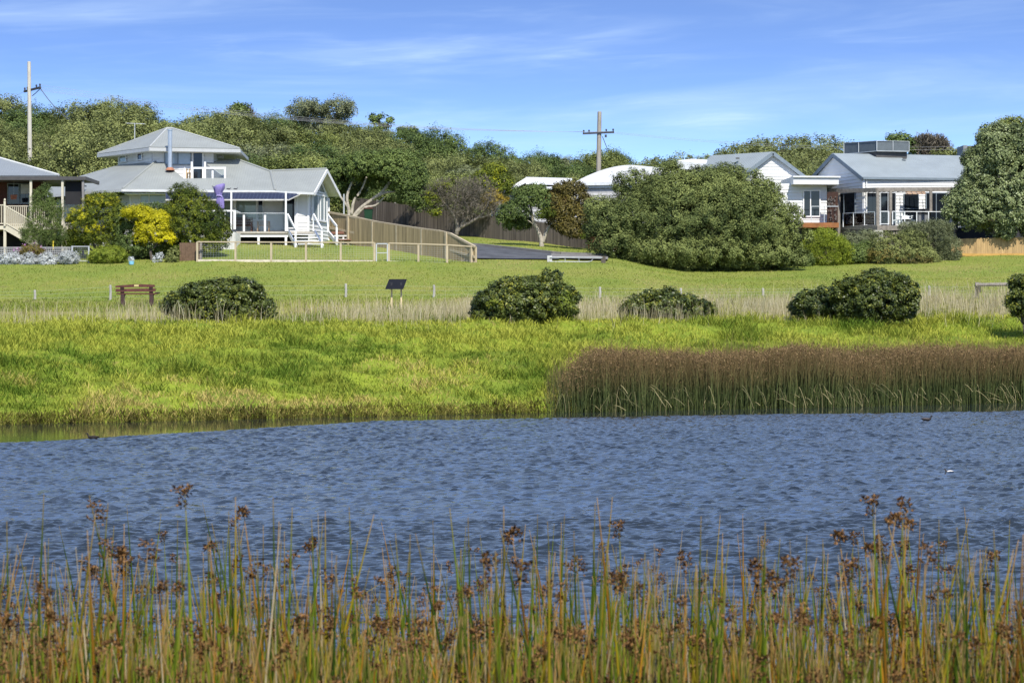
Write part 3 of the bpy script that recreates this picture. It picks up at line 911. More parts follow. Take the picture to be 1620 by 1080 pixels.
plant("olive_bush", "sprawling olive and brown bush below the glass balustrade", "bush", 146.5, [(1420, 398, 40, 26), (1450, 404, 30, 22), (1400, 385, 24, 18), (1440, 382, 28, 18), (1468, 410, 18, 15), (1410, 412, 24, 14)], 'olive', 1000, 22, 0.10, 0.17, seed=8, low=-0.8, elong=2.8,
      extra=[("dry_patch", [(1398, 403, 26, 18, -.5), (1445, 412, 26, 12, -.7)], 'rusty', 170, 18, 0.10, 0.16, {})])
plant("feathery_bush", "tall grey green feathery bush beside the left end of the right hand paling fence", "bush", 148, [(1474, 378, 34, 26), (1494, 394, 26, 22), (1450, 368, 24, 14), (1485, 360, 22, 10), (1502, 405, 18, 14), (1440, 360, 18, 8)], 'grey', 900, 24, 0.11, 0.18, seed=9, low=-0.8, elong=4.5, sprout=0.5)

# dark shrubs along the dry grass strip
def cshrub(label, d, lobes, seed, n=900, **kw):
    r2 = np.random.default_rng(seed)
    more = []
    for l_ in lobes:
        for i in range(15):
            an = r2.uniform(-0.3, math.pi + 0.3)
            more.append((l_[0] + l_[2] * r2.uniform(.75, .98) * math.cos(an), l_[1] - l_[3] * r2.uniform(.75, .98) * math.sin(an), l_[2] * r2.uniform(.10, .34), l_[3] * r2.uniform(.14, .40), r2.uniform(-.7, .4)))
        for i in range(5):
            an = r2.uniform(0, math.pi); q = r2.uniform(4, 8)
            more.append((l_[0] + l_[2] * r2.uniform(.98, 1.12) * math.cos(an), l_[1] - l_[3] * r2.uniform(.98, 1.14) * math.sin(an), q * .7, q, r2.uniform(-.4, .4)))
    return plant("coastal_shrub", label, "shrub", d, list(lobes) + more, 'shrub', int(n * 0.9), 36, 0.11, 0.15, seed=seed, tr=0.035, elong=1.8, low=-0.9, fill=0.1, group="shrubs along the dry grass strip", **kw)
cshrub("wide dark green shrub right of the park bench", 102.5, [(352, 482, 68, 34), (300, 480, 36, 24), (395, 492, 36, 22), (370, 466, 40, 22), (278, 484, 18, 14)], 21, 1500)
cshrub("tall domed shrub with a separate tuft on top, right of the black sign", 102, [(830, 480, 66, 36), (785, 492, 36, 22), (880, 488, 30, 26), (830, 458, 42, 18), (870, 462, 20, 14), (872, 440, 9, 7), (902, 470, 10, 10)], 22, 1700,
       extra=[("fresh_shoots", [(895, 478, 14, 16, -.9), (780, 482, 16, 8, -1.2)], 'bright', 70, 14, 0.07, 0.12, {})])
cshrub("low flat shrub standing alone in the dry grass, right of the domed shrub", 106, [(1045, 484, 44, 20), (1010, 490, 24, 14), (1095, 488, 32, 14), (1050, 474, 34, 12)], 23, 800)
cshrub("low yellow tipped shrub leaning against the big dome at its left", 105.5, [(1300, 482, 40, 20), (1272, 488, 20, 14), (1320, 474, 24, 14)], 24, 600)
cshrub("large dark domed shrub left of the log rail", 104.5, [(1390, 472, 56, 36), (1345, 474, 28, 28), (1425, 482, 26, 24), (1395, 448, 34, 16)], 25, 1500)
cshrub("dark shrub cut by the right edge of the photo", 103.5, [(1622, 478, 26, 24), (1612, 455, 14, 14), (1640, 470, 24, 30)], 26, 600)

# garden of the brick house and the white house
plant("grevillea_shrub", "tall dark fine leaved shrub in front of the brick house stairs", "shrub", 136.5, [(70, 350, 26, 38), (58, 375, 22, 16), (84, 372, 22, 18), (66, 320, 16, 22), (84, 335, 16, 20), (48, 368, 14, 12), (72, 303, 9, 12)], 'dark', 950, 20, 0.085, 0.16, seed=31, elong=4.0, low=-0.8, sprout=0.5, trunkmat=BARK)
plant("gold_green_bush", "rounded bush with yellow tinged top between the brick house and the bright yellow bush", "bush", 137, [(160, 340, 34, 32), (135, 352, 28, 22), (180, 350, 20, 30), (165, 318, 26, 14), (120, 345, 16, 12), (150, 375, 28, 16), (182, 382, 18, 18), (120, 372, 16, 10)], 'ygmix', 1000, 22, 0.085, 0.15, seed=32, elong=2.6, low=-0.6,
      extra=[("flowering_top", [(160, 318, 28, 12, -.3), (122, 340, 20, 14, -.8), (148, 362, 18, 8, -.8)], 'yellow', 170, 16, 0.08, 0.13, {})])
plant("yellow_bush", "brilliant yellow flowering bush in front of the white house", "bush", 135.8, [(242, 360, 26, 22), (218, 337, 24, 11), (260, 376, 18, 12), (230, 376, 18, 12), (248, 345, 20, 12)], 'yellow', 820, 22, 0.085, 0.15, seed=33, elong=2.4, low=-0.5)
plant("dark_garden_bush", "dark green bush under and left of the brilliant yellow bush", "bush", 136.9, [(205, 372, 26, 28), (195, 350, 20, 24), (225, 388, 44, 20), (265, 392, 26, 16), (240, 345, 30, 24, 1)], 'dark', 950, 22, 0.09, 0.16, seed=34, low=-0.8)
plant("dense_garden_tree", "dense green tree with gold flecks beside the purple umbrella", "tree", 136.4, [(300, 342, 40, 42), (290, 305, 22, 15), (325, 352, 34, 30), (345, 365, 20, 18), (280, 350, 24, 34), (315, 375, 30, 18), (330, 388, 20, 14), (285, 388, 22, 16), (345, 382, 16, 14)], 'ygmix', 1650, 22, 0.085, 0.15, seed=35, tr=0.12, elong=2.4, low=-0.6)
plant("mound_shrub", "low mounded green shrub right of the wire garden gate", "shrub", 134.6, [(172, 403, 28, 14), (155, 406, 16, 11), (188, 407, 16, 10)], 'bright', 420, 20, 0.075, 0.11, seed=36, low=-0.8, elong=3, limbs=False)
plant("ball_shrub", "small rounded green shrub against the brown timber panel", "shrub", 134.4, [(274, 403, 10, 11), (270, 409, 9, 7)], 'olive', 130, 18, 0.06, 0.08, seed=37, low=-0.8, limbs=False)
for (u, v, ru, rv, lab) in [(16, 410, 17, 11, "round silver leaved shrub at the left edge of the photo by the lattice fence"), (45, 411, 14, 10, "silver leaved shrub under the pink flowers, second from the left"), (75, 411, 14, 11, "ragged silver leaved shrub, second from the wire garden gate"), (108, 407, 17, 10, "whitest silver leaved shrub, next to the wire garden gate")]:
    plant("silver_shrub", lab, "shrub", 134.2, [(u, v, ru, rv), (u - ru * .4, v + 2, ru * .6, rv * .8), (u + ru * .4, v + 2, ru * .6, rv * .8)], 'silver', 240, 18, 0.07, 0.10, seed=u, low=-0.8, elong=2.6, limbs=False, group="silver shrubs along the lattice fence")
plant("silver_tuft", "thin silver plant near the blue bucket", "plant", 134.3, [(249, 410, 9, 7), (252, 405, 6, 5)], 'silver', 60, 12, 0.06, 0.08, seed=39, low=-0.8, limbs=False)
plant("pink_flowering_shrub", "reddish shrub dotted with pink flowers behind the silver shrubs", "shrub", 134.8, [(50, 396, 18, 9), (42, 402, 12, 7), (62, 401, 10, 7)], 'rusty', 200, 16, 0.06, 0.10, seed=40, limbs=False,
      extra=[("flowers", [(50, 391, 20, 8), (62, 399, 12, 6), (30, 394, 12, 4), (40, 403, 12, 5)], 'pink', 46, 9, 0.055, 0.05, dict(elong=1.2))])
plant("leafy_underplanting", "loose green garden plants under the gold green bush", "plants", 137.5, [(112, 382, 14, 14), (128, 390, 12, 10), (145, 380, 14, 12)], 'bright', 240, 16, 0.09, 0.16, seed=41, limbs=False)
# ------------------------------------------------------------------ building helpers
def onp(u, v, P, n):
    """point of plane (P, n) seen at photo position (u, v)"""
    d = Vector(((u - 810.0) / F, 1.0, (520.0 - v) / F))
    o = Vector((0, 0, CZ))
    t = (P - o).dot(n) / d.dot(n)
    return o + d * t

def plane3(a, b, c):
    n = (b - a).cross(c - a).normalized()
    return a, n

def roof_uv(pts, n):
    h = Vector((0, 0, 1)).cross(n).normalized(); s = n.cross(h).normalized()
    return [(p.dot(h), p.dot(s)) for p in pts]

def roof_face(mb, pts, thick=0.07):
    pts = [Vector(p) for p in pts]
    n = Vector((0, 0, 0))
    for i in range(len(pts)): n += pts[i].cross(pts[(i + 1) % len(pts)])
    n.normalize()
    if n.z < 0: pts = pts[::-1]; n = -n
    mb.prism(pts, -n * thick, uv=roof_uv(pts, n))

def boards(mb, A, B, z0, z1, out, board=0.22, proj=0.045, clip=None, core=0.10, zfun=None):
    """lapped weatherboards on the wall from plan point A to B; clip(z) -> (s0, s1) along the wall"""
    A = Vector((A[0], A[1], 0)); B = Vector((B[0], B[1], 0)); o = Vector((out[0], out[1], 0)).normalized()
    z = z0
    while z < z1 - 0.01:
        t = min(z + board, z1)
        c0 = clip(z) if clip else (0, 1); c1 = clip(t) if clip else (0, 1)
        if c0[1] > c0[0] + 0.002:
            p0, p1 = A.lerp(B, c0[0]), A.lerp(B, c0[1]); q0, q1 = A.lerp(B, c1[0]), A.lerp(B, c1[1])
            zb = Vector((0, 0, z)); zt = Vector((0, 0, t + 0.012))
            a, b = p0 + o * proj + zb, p1 + o * proj + zb
            c, d = q1 + o * 0.006 + zt, q0 + o * 0.006 + zt
            mb.poly([a, b, c, d])
            mb.poly([p0 - o * core + zb, p1 - o * core + zb, b, a])
        z += board
    if core:
        if clip:
            zs = [z0 + (z1 - z0) * k / 12 for k in range(13)]
            l_ = [A.lerp(B, clip(zz)[0]) + Vector((0, 0, zz)) for zz in zs]; r_ = [A.lerp(B, max(clip(zz)[1], clip(zz)[0] + .001)) + Vector((0, 0, zz)) for zz in zs]
            mb.prism(l_ + r_[::-1], -o * core)
        else:
            mb.prism([A + Vector((0, 0, z0)), B + Vector((0, 0, z0)), B + Vector((0, 0, z1)), A + Vector((0, 0, z1))], -o * core)

def window(parent, A, B, z0, z1, out, glass, frame=None, mull=(), trans=(), fw=0.07, depth=0.06, name="window"):
    """a framed window standing on the wall line A-B, panes a sub-part"""
    frame = frame or WHITE
    A = Vector((A[0], A[1], 0)); B = Vector((B[0], B[1], 0)); o = Vector((out[0], out[1], 0)).normalized()
    L_ = (B - A).length; t = (B - A).normalized()
    mb = MB()
    def pt(s, z, k): return A + t * s + Vector((0, 0, z)) + o * k
    k = 0.055 + depth / 2
    mb.bar(pt(0, (z0 + fw / 2), k), pt(L_, (z0 + fw / 2), k), depth, fw)
    mb.bar(pt(0, (z1 - fw / 2), k), pt(L_, (z1 - fw / 2), k), depth, fw)
    for s in (fw / 2, L_ - fw / 2): mb.bar(pt(s, z0 + fw, k), pt(s, z1 - fw, k), fw, depth, up=o)
    for m_ in mull: mb.bar(pt(L_ * m_, z0 + fw, k), pt(L_ * m_, z1 - fw, k), fw * .8, depth * .9, up=o)
    for m_ in trans: mb.bar(pt(fw, z0 + (z1 - z0) * m_, k), pt(L_ - fw, z0 + (z1 - z0) * m_, k), depth * .8, fw * .7)
    f = obj(name, mb, frame, parent)
    g = MB(); kk = 0.072
    g.prism([pt(fw * .5, z0 + fw * .5, kk), pt(L_ - fw * .5, z0 + fw * .5, kk), pt(L_ - fw * .5, z1 - fw * .5, kk), pt(fw * .5, z1 - fw * .5, kk)], -o * 0.02)
    obj("pane", g, glass, f)
    return f

def zat(v, d): return CZ + (520 - v) / F * d
def xat(u, d): return (u - 810) / F * d

ZINC = metal_roof("zinc_roof", (0.25, 0.263, 0.243), rough=0.5)
BLUEROOF = metal_roof("blue_grey_roof", (0.245, 0.278, 0.285), rough=0.5)
SLATE = metal_roof("dark_grey_roof", (0.20, 0.22, 0.23), rough=0.5)
WROOF = mat("white_roof_sheet", (0.60, 0.61, 0.62), rough=0.5, var=0.04)
FASCIA = mat("dark_grey_fascia", (0.075, 0.072, 0.070), rough=0.5, var=0.12)
BGREY = mat("blue_grey_trim", (0.17, 0.21, 0.24), rough=0.5, var=0.1)
DECKT = mat("deck_boards", (0.40, 0.37, 0.31), rough=0.85, var=0.15, scale=4)
REDBROWN = mat("red_brown_decking", (0.22, 0.105, 0.07), rough=0.75, var=0.15, scale=5)

# ================================================================== two storey white house
wh = thing("two_storey_house", "white weatherboard house with grey metal roofs, an upper storey and a navy awning deck", "house", G(330, 146))
C1 = W(194, 299, 145)
PF = plane3(C1, W(435, 301, 145), W(250, 256, 149.1))
f_ = lambda u, v: onp(u, v, *PF)
rm = MB()
roof_face(rm, [f_(194, 299), f_(435, 301), f_(428, 271.5), f_(374, 252), f_(323, 256.5), f_(356, 281.5), f_(291, 282.5), f_(259, 256), f_(246, 256)])
PL = plane3(C1, W(70, 309, 151.9), f_(246, 256))
l_ = lambda u, v: onp(u, v, *PL)
roof_face(rm, [C1, l_(70, 309), l_(84, 292), l_(128, 278), l_(187, 261), f_(246, 256)])
# back and right hips close the volume
bk = [Vector((-15.5, 155, 13.2)), Vector((-27, 157.5, 12.0))]
roof_face(rm, [f_(374, 252), f_(428, 271.5), Vector((-12.5, 153.5, 11.3)), Vector((-15.5, 155.5, 12.4))])
E1, E2 = W(435, 301.5, 145), W(497, 304, 144.5)
R1, R2 = W(428, 270.8, 147.9), W(517, 267.5, 147.7)
G2, G1b = W(538, 308, 150.5), Vector((-14.3, 151.0, zat(308, 150.5)))
roof_face(rm, [E1, E2, R2, R1])
roof_face(rm, [R1, R2, G2, G1b])
roof = obj("roof", rm, ZINC, wh)
for p, q in [(C1, f_(246, 256)), (f_(374, 252), f_(428, 271.5)), (R1, R2), (f_(428, 271.5), f_(435, 301))]:
    obj("ridge_capping", MB().tube([p + Vector((0, 0, .01)), q + Vector((0, 0, .01))], 0.075, 6), ZINC, roof)
gm = MB()
gut = lambda p, q: gm.bar(p + Vector((0, -0.07, -0.09)), q + Vector((0, -0.07, -0.09)), 0.14, 0.15)
gut(C1, f_(435, 301)); gut(C1, l_(70, 309)); gut(E1, E2)
obj("gutter", gm, mat("grey_gutter", (0.55, 0.56, 0.55), rough=0.4, var=0.05), wh)
bb = MB()
dn = Vector((0.02, 0, -0.11))
bb.bar(E2 + dn, R2 + dn, 0.06, 0.22); bb.bar(R2 + dn, G2 + dn, 0.06, 0.22)
obj("bargeboard", bb, WHITE, wh)
sf = MB()
ins = 0.06
for a_, b_, c_, d_ in ((E2, R2, R2 + Vector((-1.0, 0.02, 0)), E2 + Vector((-1.0, 0.02, 0))), (R2, G2, G2 + Vector((-1.0, 0.05, 0)), R2 + Vector((-1.0, 0.02, 0)))):
    off = Vector((-0.04, 0, -0.11))
    sf.prism([p + off for p in (a_, b_, c_, d_)], Vector((0, 0, -0.02)))
# flat eave lining of the main roof
zE = zat(301.5, 145) - 0.17
sf.prism([Vector((C1.x + .1, 145.05, zE)), Vector((xat(497, 144.7), 145.05, zE)), Vector((xat(497, 144.7), 146.4, zE)), Vector((C1.x + .1, 146.4, zE))], Vector((0, 0, -0.03)))
obj("eave_lining", sf, SOFFIT, wh)
# main walls
wl = MB()
P0 = Vector((xat(206, 146.2), 146.2, 0)); P1 = Vector((xat(449, 146.2), 146.2, 0))
boards(wl, P0, P1, 7.0, zE, (0, -1))
PLb = Vector((P0.x - 5.6, P0.y + 6.3, 0))
boards(wl, PLb, P0, 7.0, zE - 0.02, (-.76, -.65))
PW = Vector((-12.28, 145.5, 0)); QW = Vector((-11.41, 150.2, 0))
boards(wl, Vector((xat(450, 145.5), 145.5, 0)), PW, 7.3, zE, (0, -1))
gz0, gz1 = 7.3, zat(300, 147.8)
zap = zat(273, 147.8)
def gclip(z):
    if z <= zE: return (0, 1)
    k = min(1, (z - zE) / (zap - zE)); return (0.5 * k, 1 - 0.5 * k)
go = (0.98, -0.18)
boards(wl, PW, QW, 7.3, zap, go, clip=gclip)
boards(wl, QW, Vector((-14.5, 150.9, 0)), 7.3, zE, (0.2, 1))
boards(wl, Vector((-14.5, 150.9, 0)), Vector((-27.5, 155.5, 0)), 7.0, zE, (0.3, 1))
obj("wall", wl, WBOARD, wh)
tm = MB()
for pnt in (P0, PW, QW): tm.bar(pnt + Vector((0.03, -.03, 7.3)), pnt + Vector((0.03, -.03, zE)), 0.12, 0.12)
tm.bar(Vector((xat(470, 145.5), 145.5 - .03, 7.9)), Vector((xat(470, 145.5), 145.5 - .03, zE)), 0.10, 0.05, up=(0, 1, 0))
obj("corner_trim", tm, WHITE, wh)
# windows and doors of the lower storey
fl = (0, -1)
wn = lambda u0, u1, v0, v1, gl, d=146.2, **k: window(wh, (xat(u0, d), d), (xat(u1, d), d), zat(v1, d), zat(v0, d), fl, gl, **k)
wn(221, 263, 306, 322, BGLASS, mull=(0.36,))
wn(326, 338, 313, 349, DGLASS)
wn(341, 407, 312, 349, GGLASS, mull=(0.48,))
wn(407.5, 417, 312, 349, DGLASS, fw=0.05)
dr = window(wh, (xat(452, 145.5), 145.5), (xat(468, 145.5), 145.5), zat(362, 145.6), zat(311, 145.6), fl, DGLASS, name="door")
t_ = lambda s: PW.lerp(QW, s)
gw = window(wh, t_(0.12), t_(0.88), zat(350, 147.5), zat(306.5, 147.5), go, BGLASS, mull=(0.1, 0.42, 0.56, 0.8), fw=0.11)
cs = MB()
a_, b_, c_ = t_(0.2), t_(0.8), t_(0.5)
zb = zat(306, 147.5) + 0.08
goV = Vector((go[0], go[1], 0))
cs.prism([a_ + goV * .05 + Vector((0, 0, zb)), b_ + goV * .05 + Vector((0, 0, zb)), c_ + goV * .05 + Vector((0, 0, zap - 0.25))], -goV * 0.02)
cf = MB()
for p, q in ((a_, b_), (b_, c_), (c_, a_)):
    zp = zap - .25 if p is c_ else zb; zq = zap - .25 if q is c_ else zb
    cf.bar(p + goV * .07 + Vector((0, 0, zp)), q + goV * .07 + Vector((0, 0, zq)), 0.06, 0.09)
cf.bar(c_ + goV * .07 + Vector((0, 0, zb)), c_ + goV * .07 + Vector((0, 0, zap - .25)), 0.08, 0.06)
fo = obj("gable_window", cf, WHITE, wh); obj("pane", cs, glass_mat("grey_blue_glass", (0.10, 0.13, 0.15)), fo)
dpm = MB()
xd = xat(448.6, 146.0)
dpm.tube([(xd, 146.0, zE), (xd, 146.0, 7.9)], 0.05, 8)
obj("downpipe", dpm, mat("blue_grey_pipe", (0.32, 0.38, 0.44), rough=0.4), wh)
# upper storey
UD = 149.1
zU1 = zat(238.5, 148.9); zU0 = 11.6
uw = MB()
U0 = Vector((xat(241, UD), UD, 0)); U1 = Vector((xat(338, UD), UD, 0))
boards(uw, U0, U1, zU0, zU1, fl)
UL = Vector((xat(187, 153.5), 153.5, 0))
boards(uw, UL, U0, 11.9, zU1, (-.76, -.65))
UR = Vector((U1.x + .9, UD + 3.6, 0))
boards(uw, U1, Vector((U1.x + .05, UD + 1.2, 0)), zU0, zU1, (1, 0))
boards(uw, Vector((U1.x + .05, UD + 1.2, 0)), Vector((U1.x + .45, UD + 1.2, 0)), zat(250, 150.3), zU1, fl)
boards(uw, UR + Vector((0, 1.5, 0)), UL + Vector((0, 1.5, 0)), zU0, zU1, (0, 1))
obj("upper_wall", uw, WBOARD, wh)
ud = lambda u0, u1, v0, v1, gl, **k: window(wh, (xat(u0, UD), UD), (xat(u1, UD), UD), zat(v1, UD), zat(v0, UD), fl, gl, **k)
ud(260.5, 303, 239.5, 261, glass_mat("pale_blue_glass", (0.34, 0.41, 0.46)), mull=(0.5,), fw=0.05, frame=BGREY)
ud(303.5, 323, 239.5, 286, DGLASS, name="door", fw=0.11)
ll = lambda s: UL.lerp(U0, s)
window(wh, ll(0.06), ll(0.28), zat(257, 152.5), zat(245, 152.5), (-.76, -.65), BGLASS)
window(wh, ll(0.60), ll(0.74), zat(254, 150.5), zat(241, 150.5), (-.76, -.65), DGLASS)
# upper roof
C2, RR = W(237, 232.5, 148.3), W(379, 235, 148.3)
L2 = W(155, 243, 154.2)
A1, A2 = W(264.5, 203, 151.7), W(272, 203, 151.7)
R3 = Vector((RR.x - 0.3, 155.6, RR.z)); B3 = Vector((L2.x + 3.5, 158.5, RR.z))
um = MB()
roof_face(um, [C2, RR, A2, A1]); roof_face(um, [L2, C2, A1]); roof_face(um, [RR, R3, A2]); roof_face(um, [R3, B3, A1, A2]); roof_face(um, [B3, L2, A1])
uro = obj("upper_roof", um, ZINC, wh)
hp = MB()
for p, q in ((C2, A1), (A1, A2), (RR, A2), (L2, A1)): hp.tube([p, q], 0.07, 6)
obj("ridge_capping", hp, mat("mid_capping", (0.36, 0.37, 0.355), rough=0.4, var=0.05), uro)
fm = MB()
for p, q in ((C2, RR), (L2, C2), (RR, R3)): fm.bar(p + Vector((0, -.03, -.15)), q + Vector((0, -.03, -.15)), 0.12, 0.20)
obj("upper_fascia", fm, mat("grey_gutter2", (0.44, 0.45, 0.44), rough=0.45, var=0.05), wh)
sm = MB()
sm.prism([p + Vector((0, 0, -0.24)) for p in (C2, RR, R3, B3, L2)], Vector((0, 0, -0.02)))
obj("upper_soffit", sm, SOFFIT, wh)
# air conditioner pipe on the upper left wall
pm = MB()
q0 = ll(0.62) + Vector((-.1, -.1, zat(240, 150)))
pm.tube([q0, q0 + Vector((0.8, -0.45, -0.18)), q0 + Vector((1.25, -0.75, -0.22)), q0 + Vector((1.25, -0.75, -1.0))], 0.045, 6)
obj("rainwater_pipe", pm, WHITE, wh)
# flue
fm = MB(); fx = xat(269, 147.6)
fm.tube([(fx, 147.6, zat(268, 147.6)), (fx, 147.6, zat(206, 147.6))], 0.135, 14)
fm.tube([(fx, 147.6, zat(206.5, 147.6)), (fx, 147.6, zat(204.5, 147.6))], 0.17, 14)
fl_ = obj("flue", fm, STEEL, wh, smooth=False)
cm = MB(); cm.tube([(fx, 147.6, zat(269.5, 147.6)), (fx, 147.6, zat(266, 147.6)), (fx, 147.6, zat(265, 147.6))], [0.30, 0.2, 0.15], 10)
obj("flue_flashing", cm, mat("terracotta", (0.36, 0.16, 0.09), rough=0.8), fl_)
# balcony
bm_ = MB()
bz = f_(320, 282).z
bm_.prism([f_(291, 282.5) + Vector((0, 0, -.12)), f_(356, 281.5) + Vector((0, 0, -.12)), Vector((xat(323, UD), UD, bz - .1)), Vector((xat(259, UD), UD, bz - .1))], Vector((0, 0, -0.08)))
obj("balcony_floor", bm_, DECKT, wh)
ck = MB()
pa, pb = f_(356, 281.5), f_(323, 256.5)
ck.prism([pa, pb, Vector((pb.x, pb.y, bz - .15)), Vector((pa.x, pa.y, bz - .15))], Vector((0.05, 0, 0)))
pa, pb = f_(291, 282.5), f_(259, 256)
ck.prism([pa, pb, Vector((pb.x, pb.y, bz - .15)), Vector((pa.x, pa.y, bz - .15))], Vector((-0.05, 0, 0)))
obj("balcony_cheek", ck, mat("grey_cheek", (0.34, 0.35, 0.35), rough=0.6), wh)
bd = 146.75
rl = MB()
zr0, zr1 = zat(283, bd), zat(265, bd)
for u, v in ((292.5, 266), (303.5, 256), (324.5, 256), (336.5, 270), (356, 265)):
    rl.box((xat(u, bd), bd, (zr0 + zat(v, bd)) / 2), (0.11, 0.11, zat(v, bd) - zr0))
rl.bar((xat(303.5, bd) + .06, bd, zr1 - 0.03), (xat(356, bd) + .06, bd, zr1 - 0.03), 0.07, 0.11)
rl.bar((xat(272, UD), UD - .3, zr1), (xat(292.5, bd), bd, zr1), 0.03, 0.03)
ra = obj("balcony_railing", rl, WHITE, wh)
gp = MB()
gp.box(((xat(324.5, bd) + xat(356, bd)) / 2, bd + .01, (zr0 + zr1) / 2 - .06), (xat(356, bd) - xat(324.5, bd) - .14, 0.012, zr1 - zr0 - .2))
obj("glass_panel", gp, clear_glass(), ra)
# deck
dk = MB(); DF = 143.0
zD = zat(366, DF)
dk.prism([Vector((xat(373, DF), DF, zD)), Vector((xat(456, DF), DF, zD)), Vector((xat(478, 145.6), 145.5, zD)), Vector((xat(373, DF), 146.1, zD))], Vector((0, 0, -0.14)))
dk.prism([Vector((xat(300, 140.2), 140.2, zD)), Vector((xat(372.5, DF), 140.2, zD)), Vector((xat(372.5, DF), 146.1, zD)), Vector((xat(300, 140.2), 146.1, zD))], Vector((0, 0, -0.14)))
dkk = obj("deck", dk, DECKT, wh)
db = MB()
db.bar((xat(373, DF), DF + .06, zat(373.3, DF)), (xat(456, DF), DF + .06, zat(373.3, DF)), 0.08, 0.12)
for u in (409, 452.3): db.box((xat(u, DF), DF + .06, (zat(394, DF) + zat(374, DF)) / 2), (0.13, 0.13, zat(374, DF) - zat(394, DF)))
obj("deck_beam", db, WHITE, dkk)
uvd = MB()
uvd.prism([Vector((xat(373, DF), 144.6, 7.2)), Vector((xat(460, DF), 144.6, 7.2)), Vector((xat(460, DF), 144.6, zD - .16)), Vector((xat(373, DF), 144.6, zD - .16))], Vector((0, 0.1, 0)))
obj("subfloor_screen_and_shade", uvd, DARK, dkk)  # near-black sheet painted as the shade below this deck
sk = MB()
x = xat(300, 140.2)
xe = xat(372.3, 140.6)
while x < xe:
    sk.box((x + .045, 140.15, (zD - .15 + 6.9) / 2), (0.075, 0.03, zD - .15 - 6.9)); x += 0.09
sk.box(((xat(300, 140.2) + xe) / 2, 140.21, (zD - .16 + 6.9) / 2), (xe - xat(300, 140.2), 0.06, zD - .16 - 6.9))
y = 140.25
while y < 143:
    sk.box((xe + .02, y + .045, (zD - .15 + 7.0) / 2), (0.03, 0.075, zD - .15 - 7.0)); y += 0.09
obj("skirting_panel", sk, mat("pale_corrugated_skirt", (0.62, 0.62, 0.58), rough=0.6, var=0.06), dkk)
for u, dd, wd_ in ((366, DF - .1, .10), (452.3, DF, .10), (371.5, 145.9, .16)):
    obj("verandah_post", MB().box((xat(u, dd), dd, (zD + zE) / 2), (wd_, wd_, zE - zD)), WHITE, wh)
rl = MB()
zR = zat(333.5, 140.3)
rl.bar((xat(318, 140.3), 140.3, zR), (xat(372.4, 140.6) + .05, 140.3, zR), 0.10, 0.09)
rl.bar((xe, 140.3, zR), (xe, 142.9, zR), 0.10, 0.09)
for u in (356, 371.3): rl.box((xat(u, 140.3), 140.3, (zD + zR) / 2 - .02), (0.14 if u > 360 else .05, 0.12, zR - zD - .05))
rr = obj("deck_railing", rl, WHITE, wh)
for u in (386, 419.3): obj("railing_post", MB().box((xat(u, DF + .08), DF + .08, (zD + zat(340, DF)) / 2), (0.12, 0.12, zat(340, DF) - zD)), WHITE, rr)
gp = MB()
for u0, u1 in ((374, 384.5), (387.5, 418), (421, 451)):
    gp.box(((xat(u0, DF) + xat(u1, DF)) / 2, DF + .08, (zD + zat(338, DF)) / 2 + .04), (xat(u1, DF) - xat(u0, DF), 0.012, zat(338, DF) - zD - .08))
obj("glass_panel", gp, clear_glass(), rr)
tr_ = MB(); tr_.bar((xat(373, DF), DF + .08, zat(338, DF) + .03), (xat(452, DF), DF + .08, zat(338, DF) + .03), 0.035, 0.03)
obj("top_rail", tr_, mat("pale_steel_rail", (0.6, 0.63, 0.63), rough=0.3), rr)
# stairs
def stairs(parent, x0, x1, y0, z0, drop, run, skew, n, matl, rails, sw=0.07):
    mb = MB()
    for i in range(1, n + 1):
        y = y0 - run * i / n; z = z0 - drop * i / (n + 1); k = skew * i / n
        mb.box(((x0 + x1) / 2 + k, y + .12, z), (x1 - x0 - sw * 2.2, 0.27, 0.05))
    for x in (x0, x1):
        mb.bar((x, y0 + .02, z0 - .05), (x + skew, y0 - run - .1, z0 - drop + .02), sw, 0.24)
    o = obj("stairs", mb, matl, parent)
    for x in rails:
        hb = MB()
        p = Vector((x, y0, z0 + 1.0)); q = Vector((x + skew, y0 - run, z0 - drop + 1.02))
        hb.bar(p, q, 0.07, 0.13)
        hb.box((q.x, q.y - .03, (z0 - drop + q.z) / 2 - .04), (0.11, 0.11, q.z - z0 + drop - .02))
        hb.box((p.x, p.y, z0 + .5), (0.09, 0.09, 1.0))
        obj("handrail", hb, WHITE, o)
    return o
stairs(wh, xat(456.5, DF), xat(498, DF), DF, zD, 1.0, 1.35, 0.6, 4, WHITE, (xat(455, DF), xat(496, DF)))
stairs(wh, xat(519.5, 145), xat(520.5, 145), 145, zat(367, 145), 0.75, 1.3, 0.62, 1, WHITE, (xat(519, 145),))
ld = MB(); ld.prism([Vector((xat(455, DF), DF, zD)), Vector((xat(499, DF), DF, zD)), Vector((xat(488, 145.4), 145.4, zD)), Vector((xat(455, DF), 145.4, zD))], Vector((0, 0, -.13)))
obj("landing", ld, DECKT, wh)
bs = MB(); DB = 146.0
zB = zat(367, DB)
bs.prism([Vector((xat(525, DB), DB - .6, zB)), Vector((xat(569, DB), DB - .6, zB)), Vector((xat(566, DB), DB + 2.2, zB)), Vector((xat(525, DB), DB + 2.2, zB))], Vector((0, 0, -.14)))
for k, v in enumerate((374.5, 380.5)): bs.box(((xat(530, DB) + xat(570, DB)) / 2 + .1 * k, DB - .8 - .28 * k, zat(v, DB)), (xat(570, DB) - xat(528, DB), 0.3, 0.05))
bso = obj("side_deck", bs, REDBROWN, wh)
bs = MB()
for v in (373.6, 379.5, 388): bs.bar((xat(530, DB), DB - .98, zat(v, DB) - .02), (xat(574, DB), DB - .98, zat(v, DB) - .02), 0.04, 0.09)
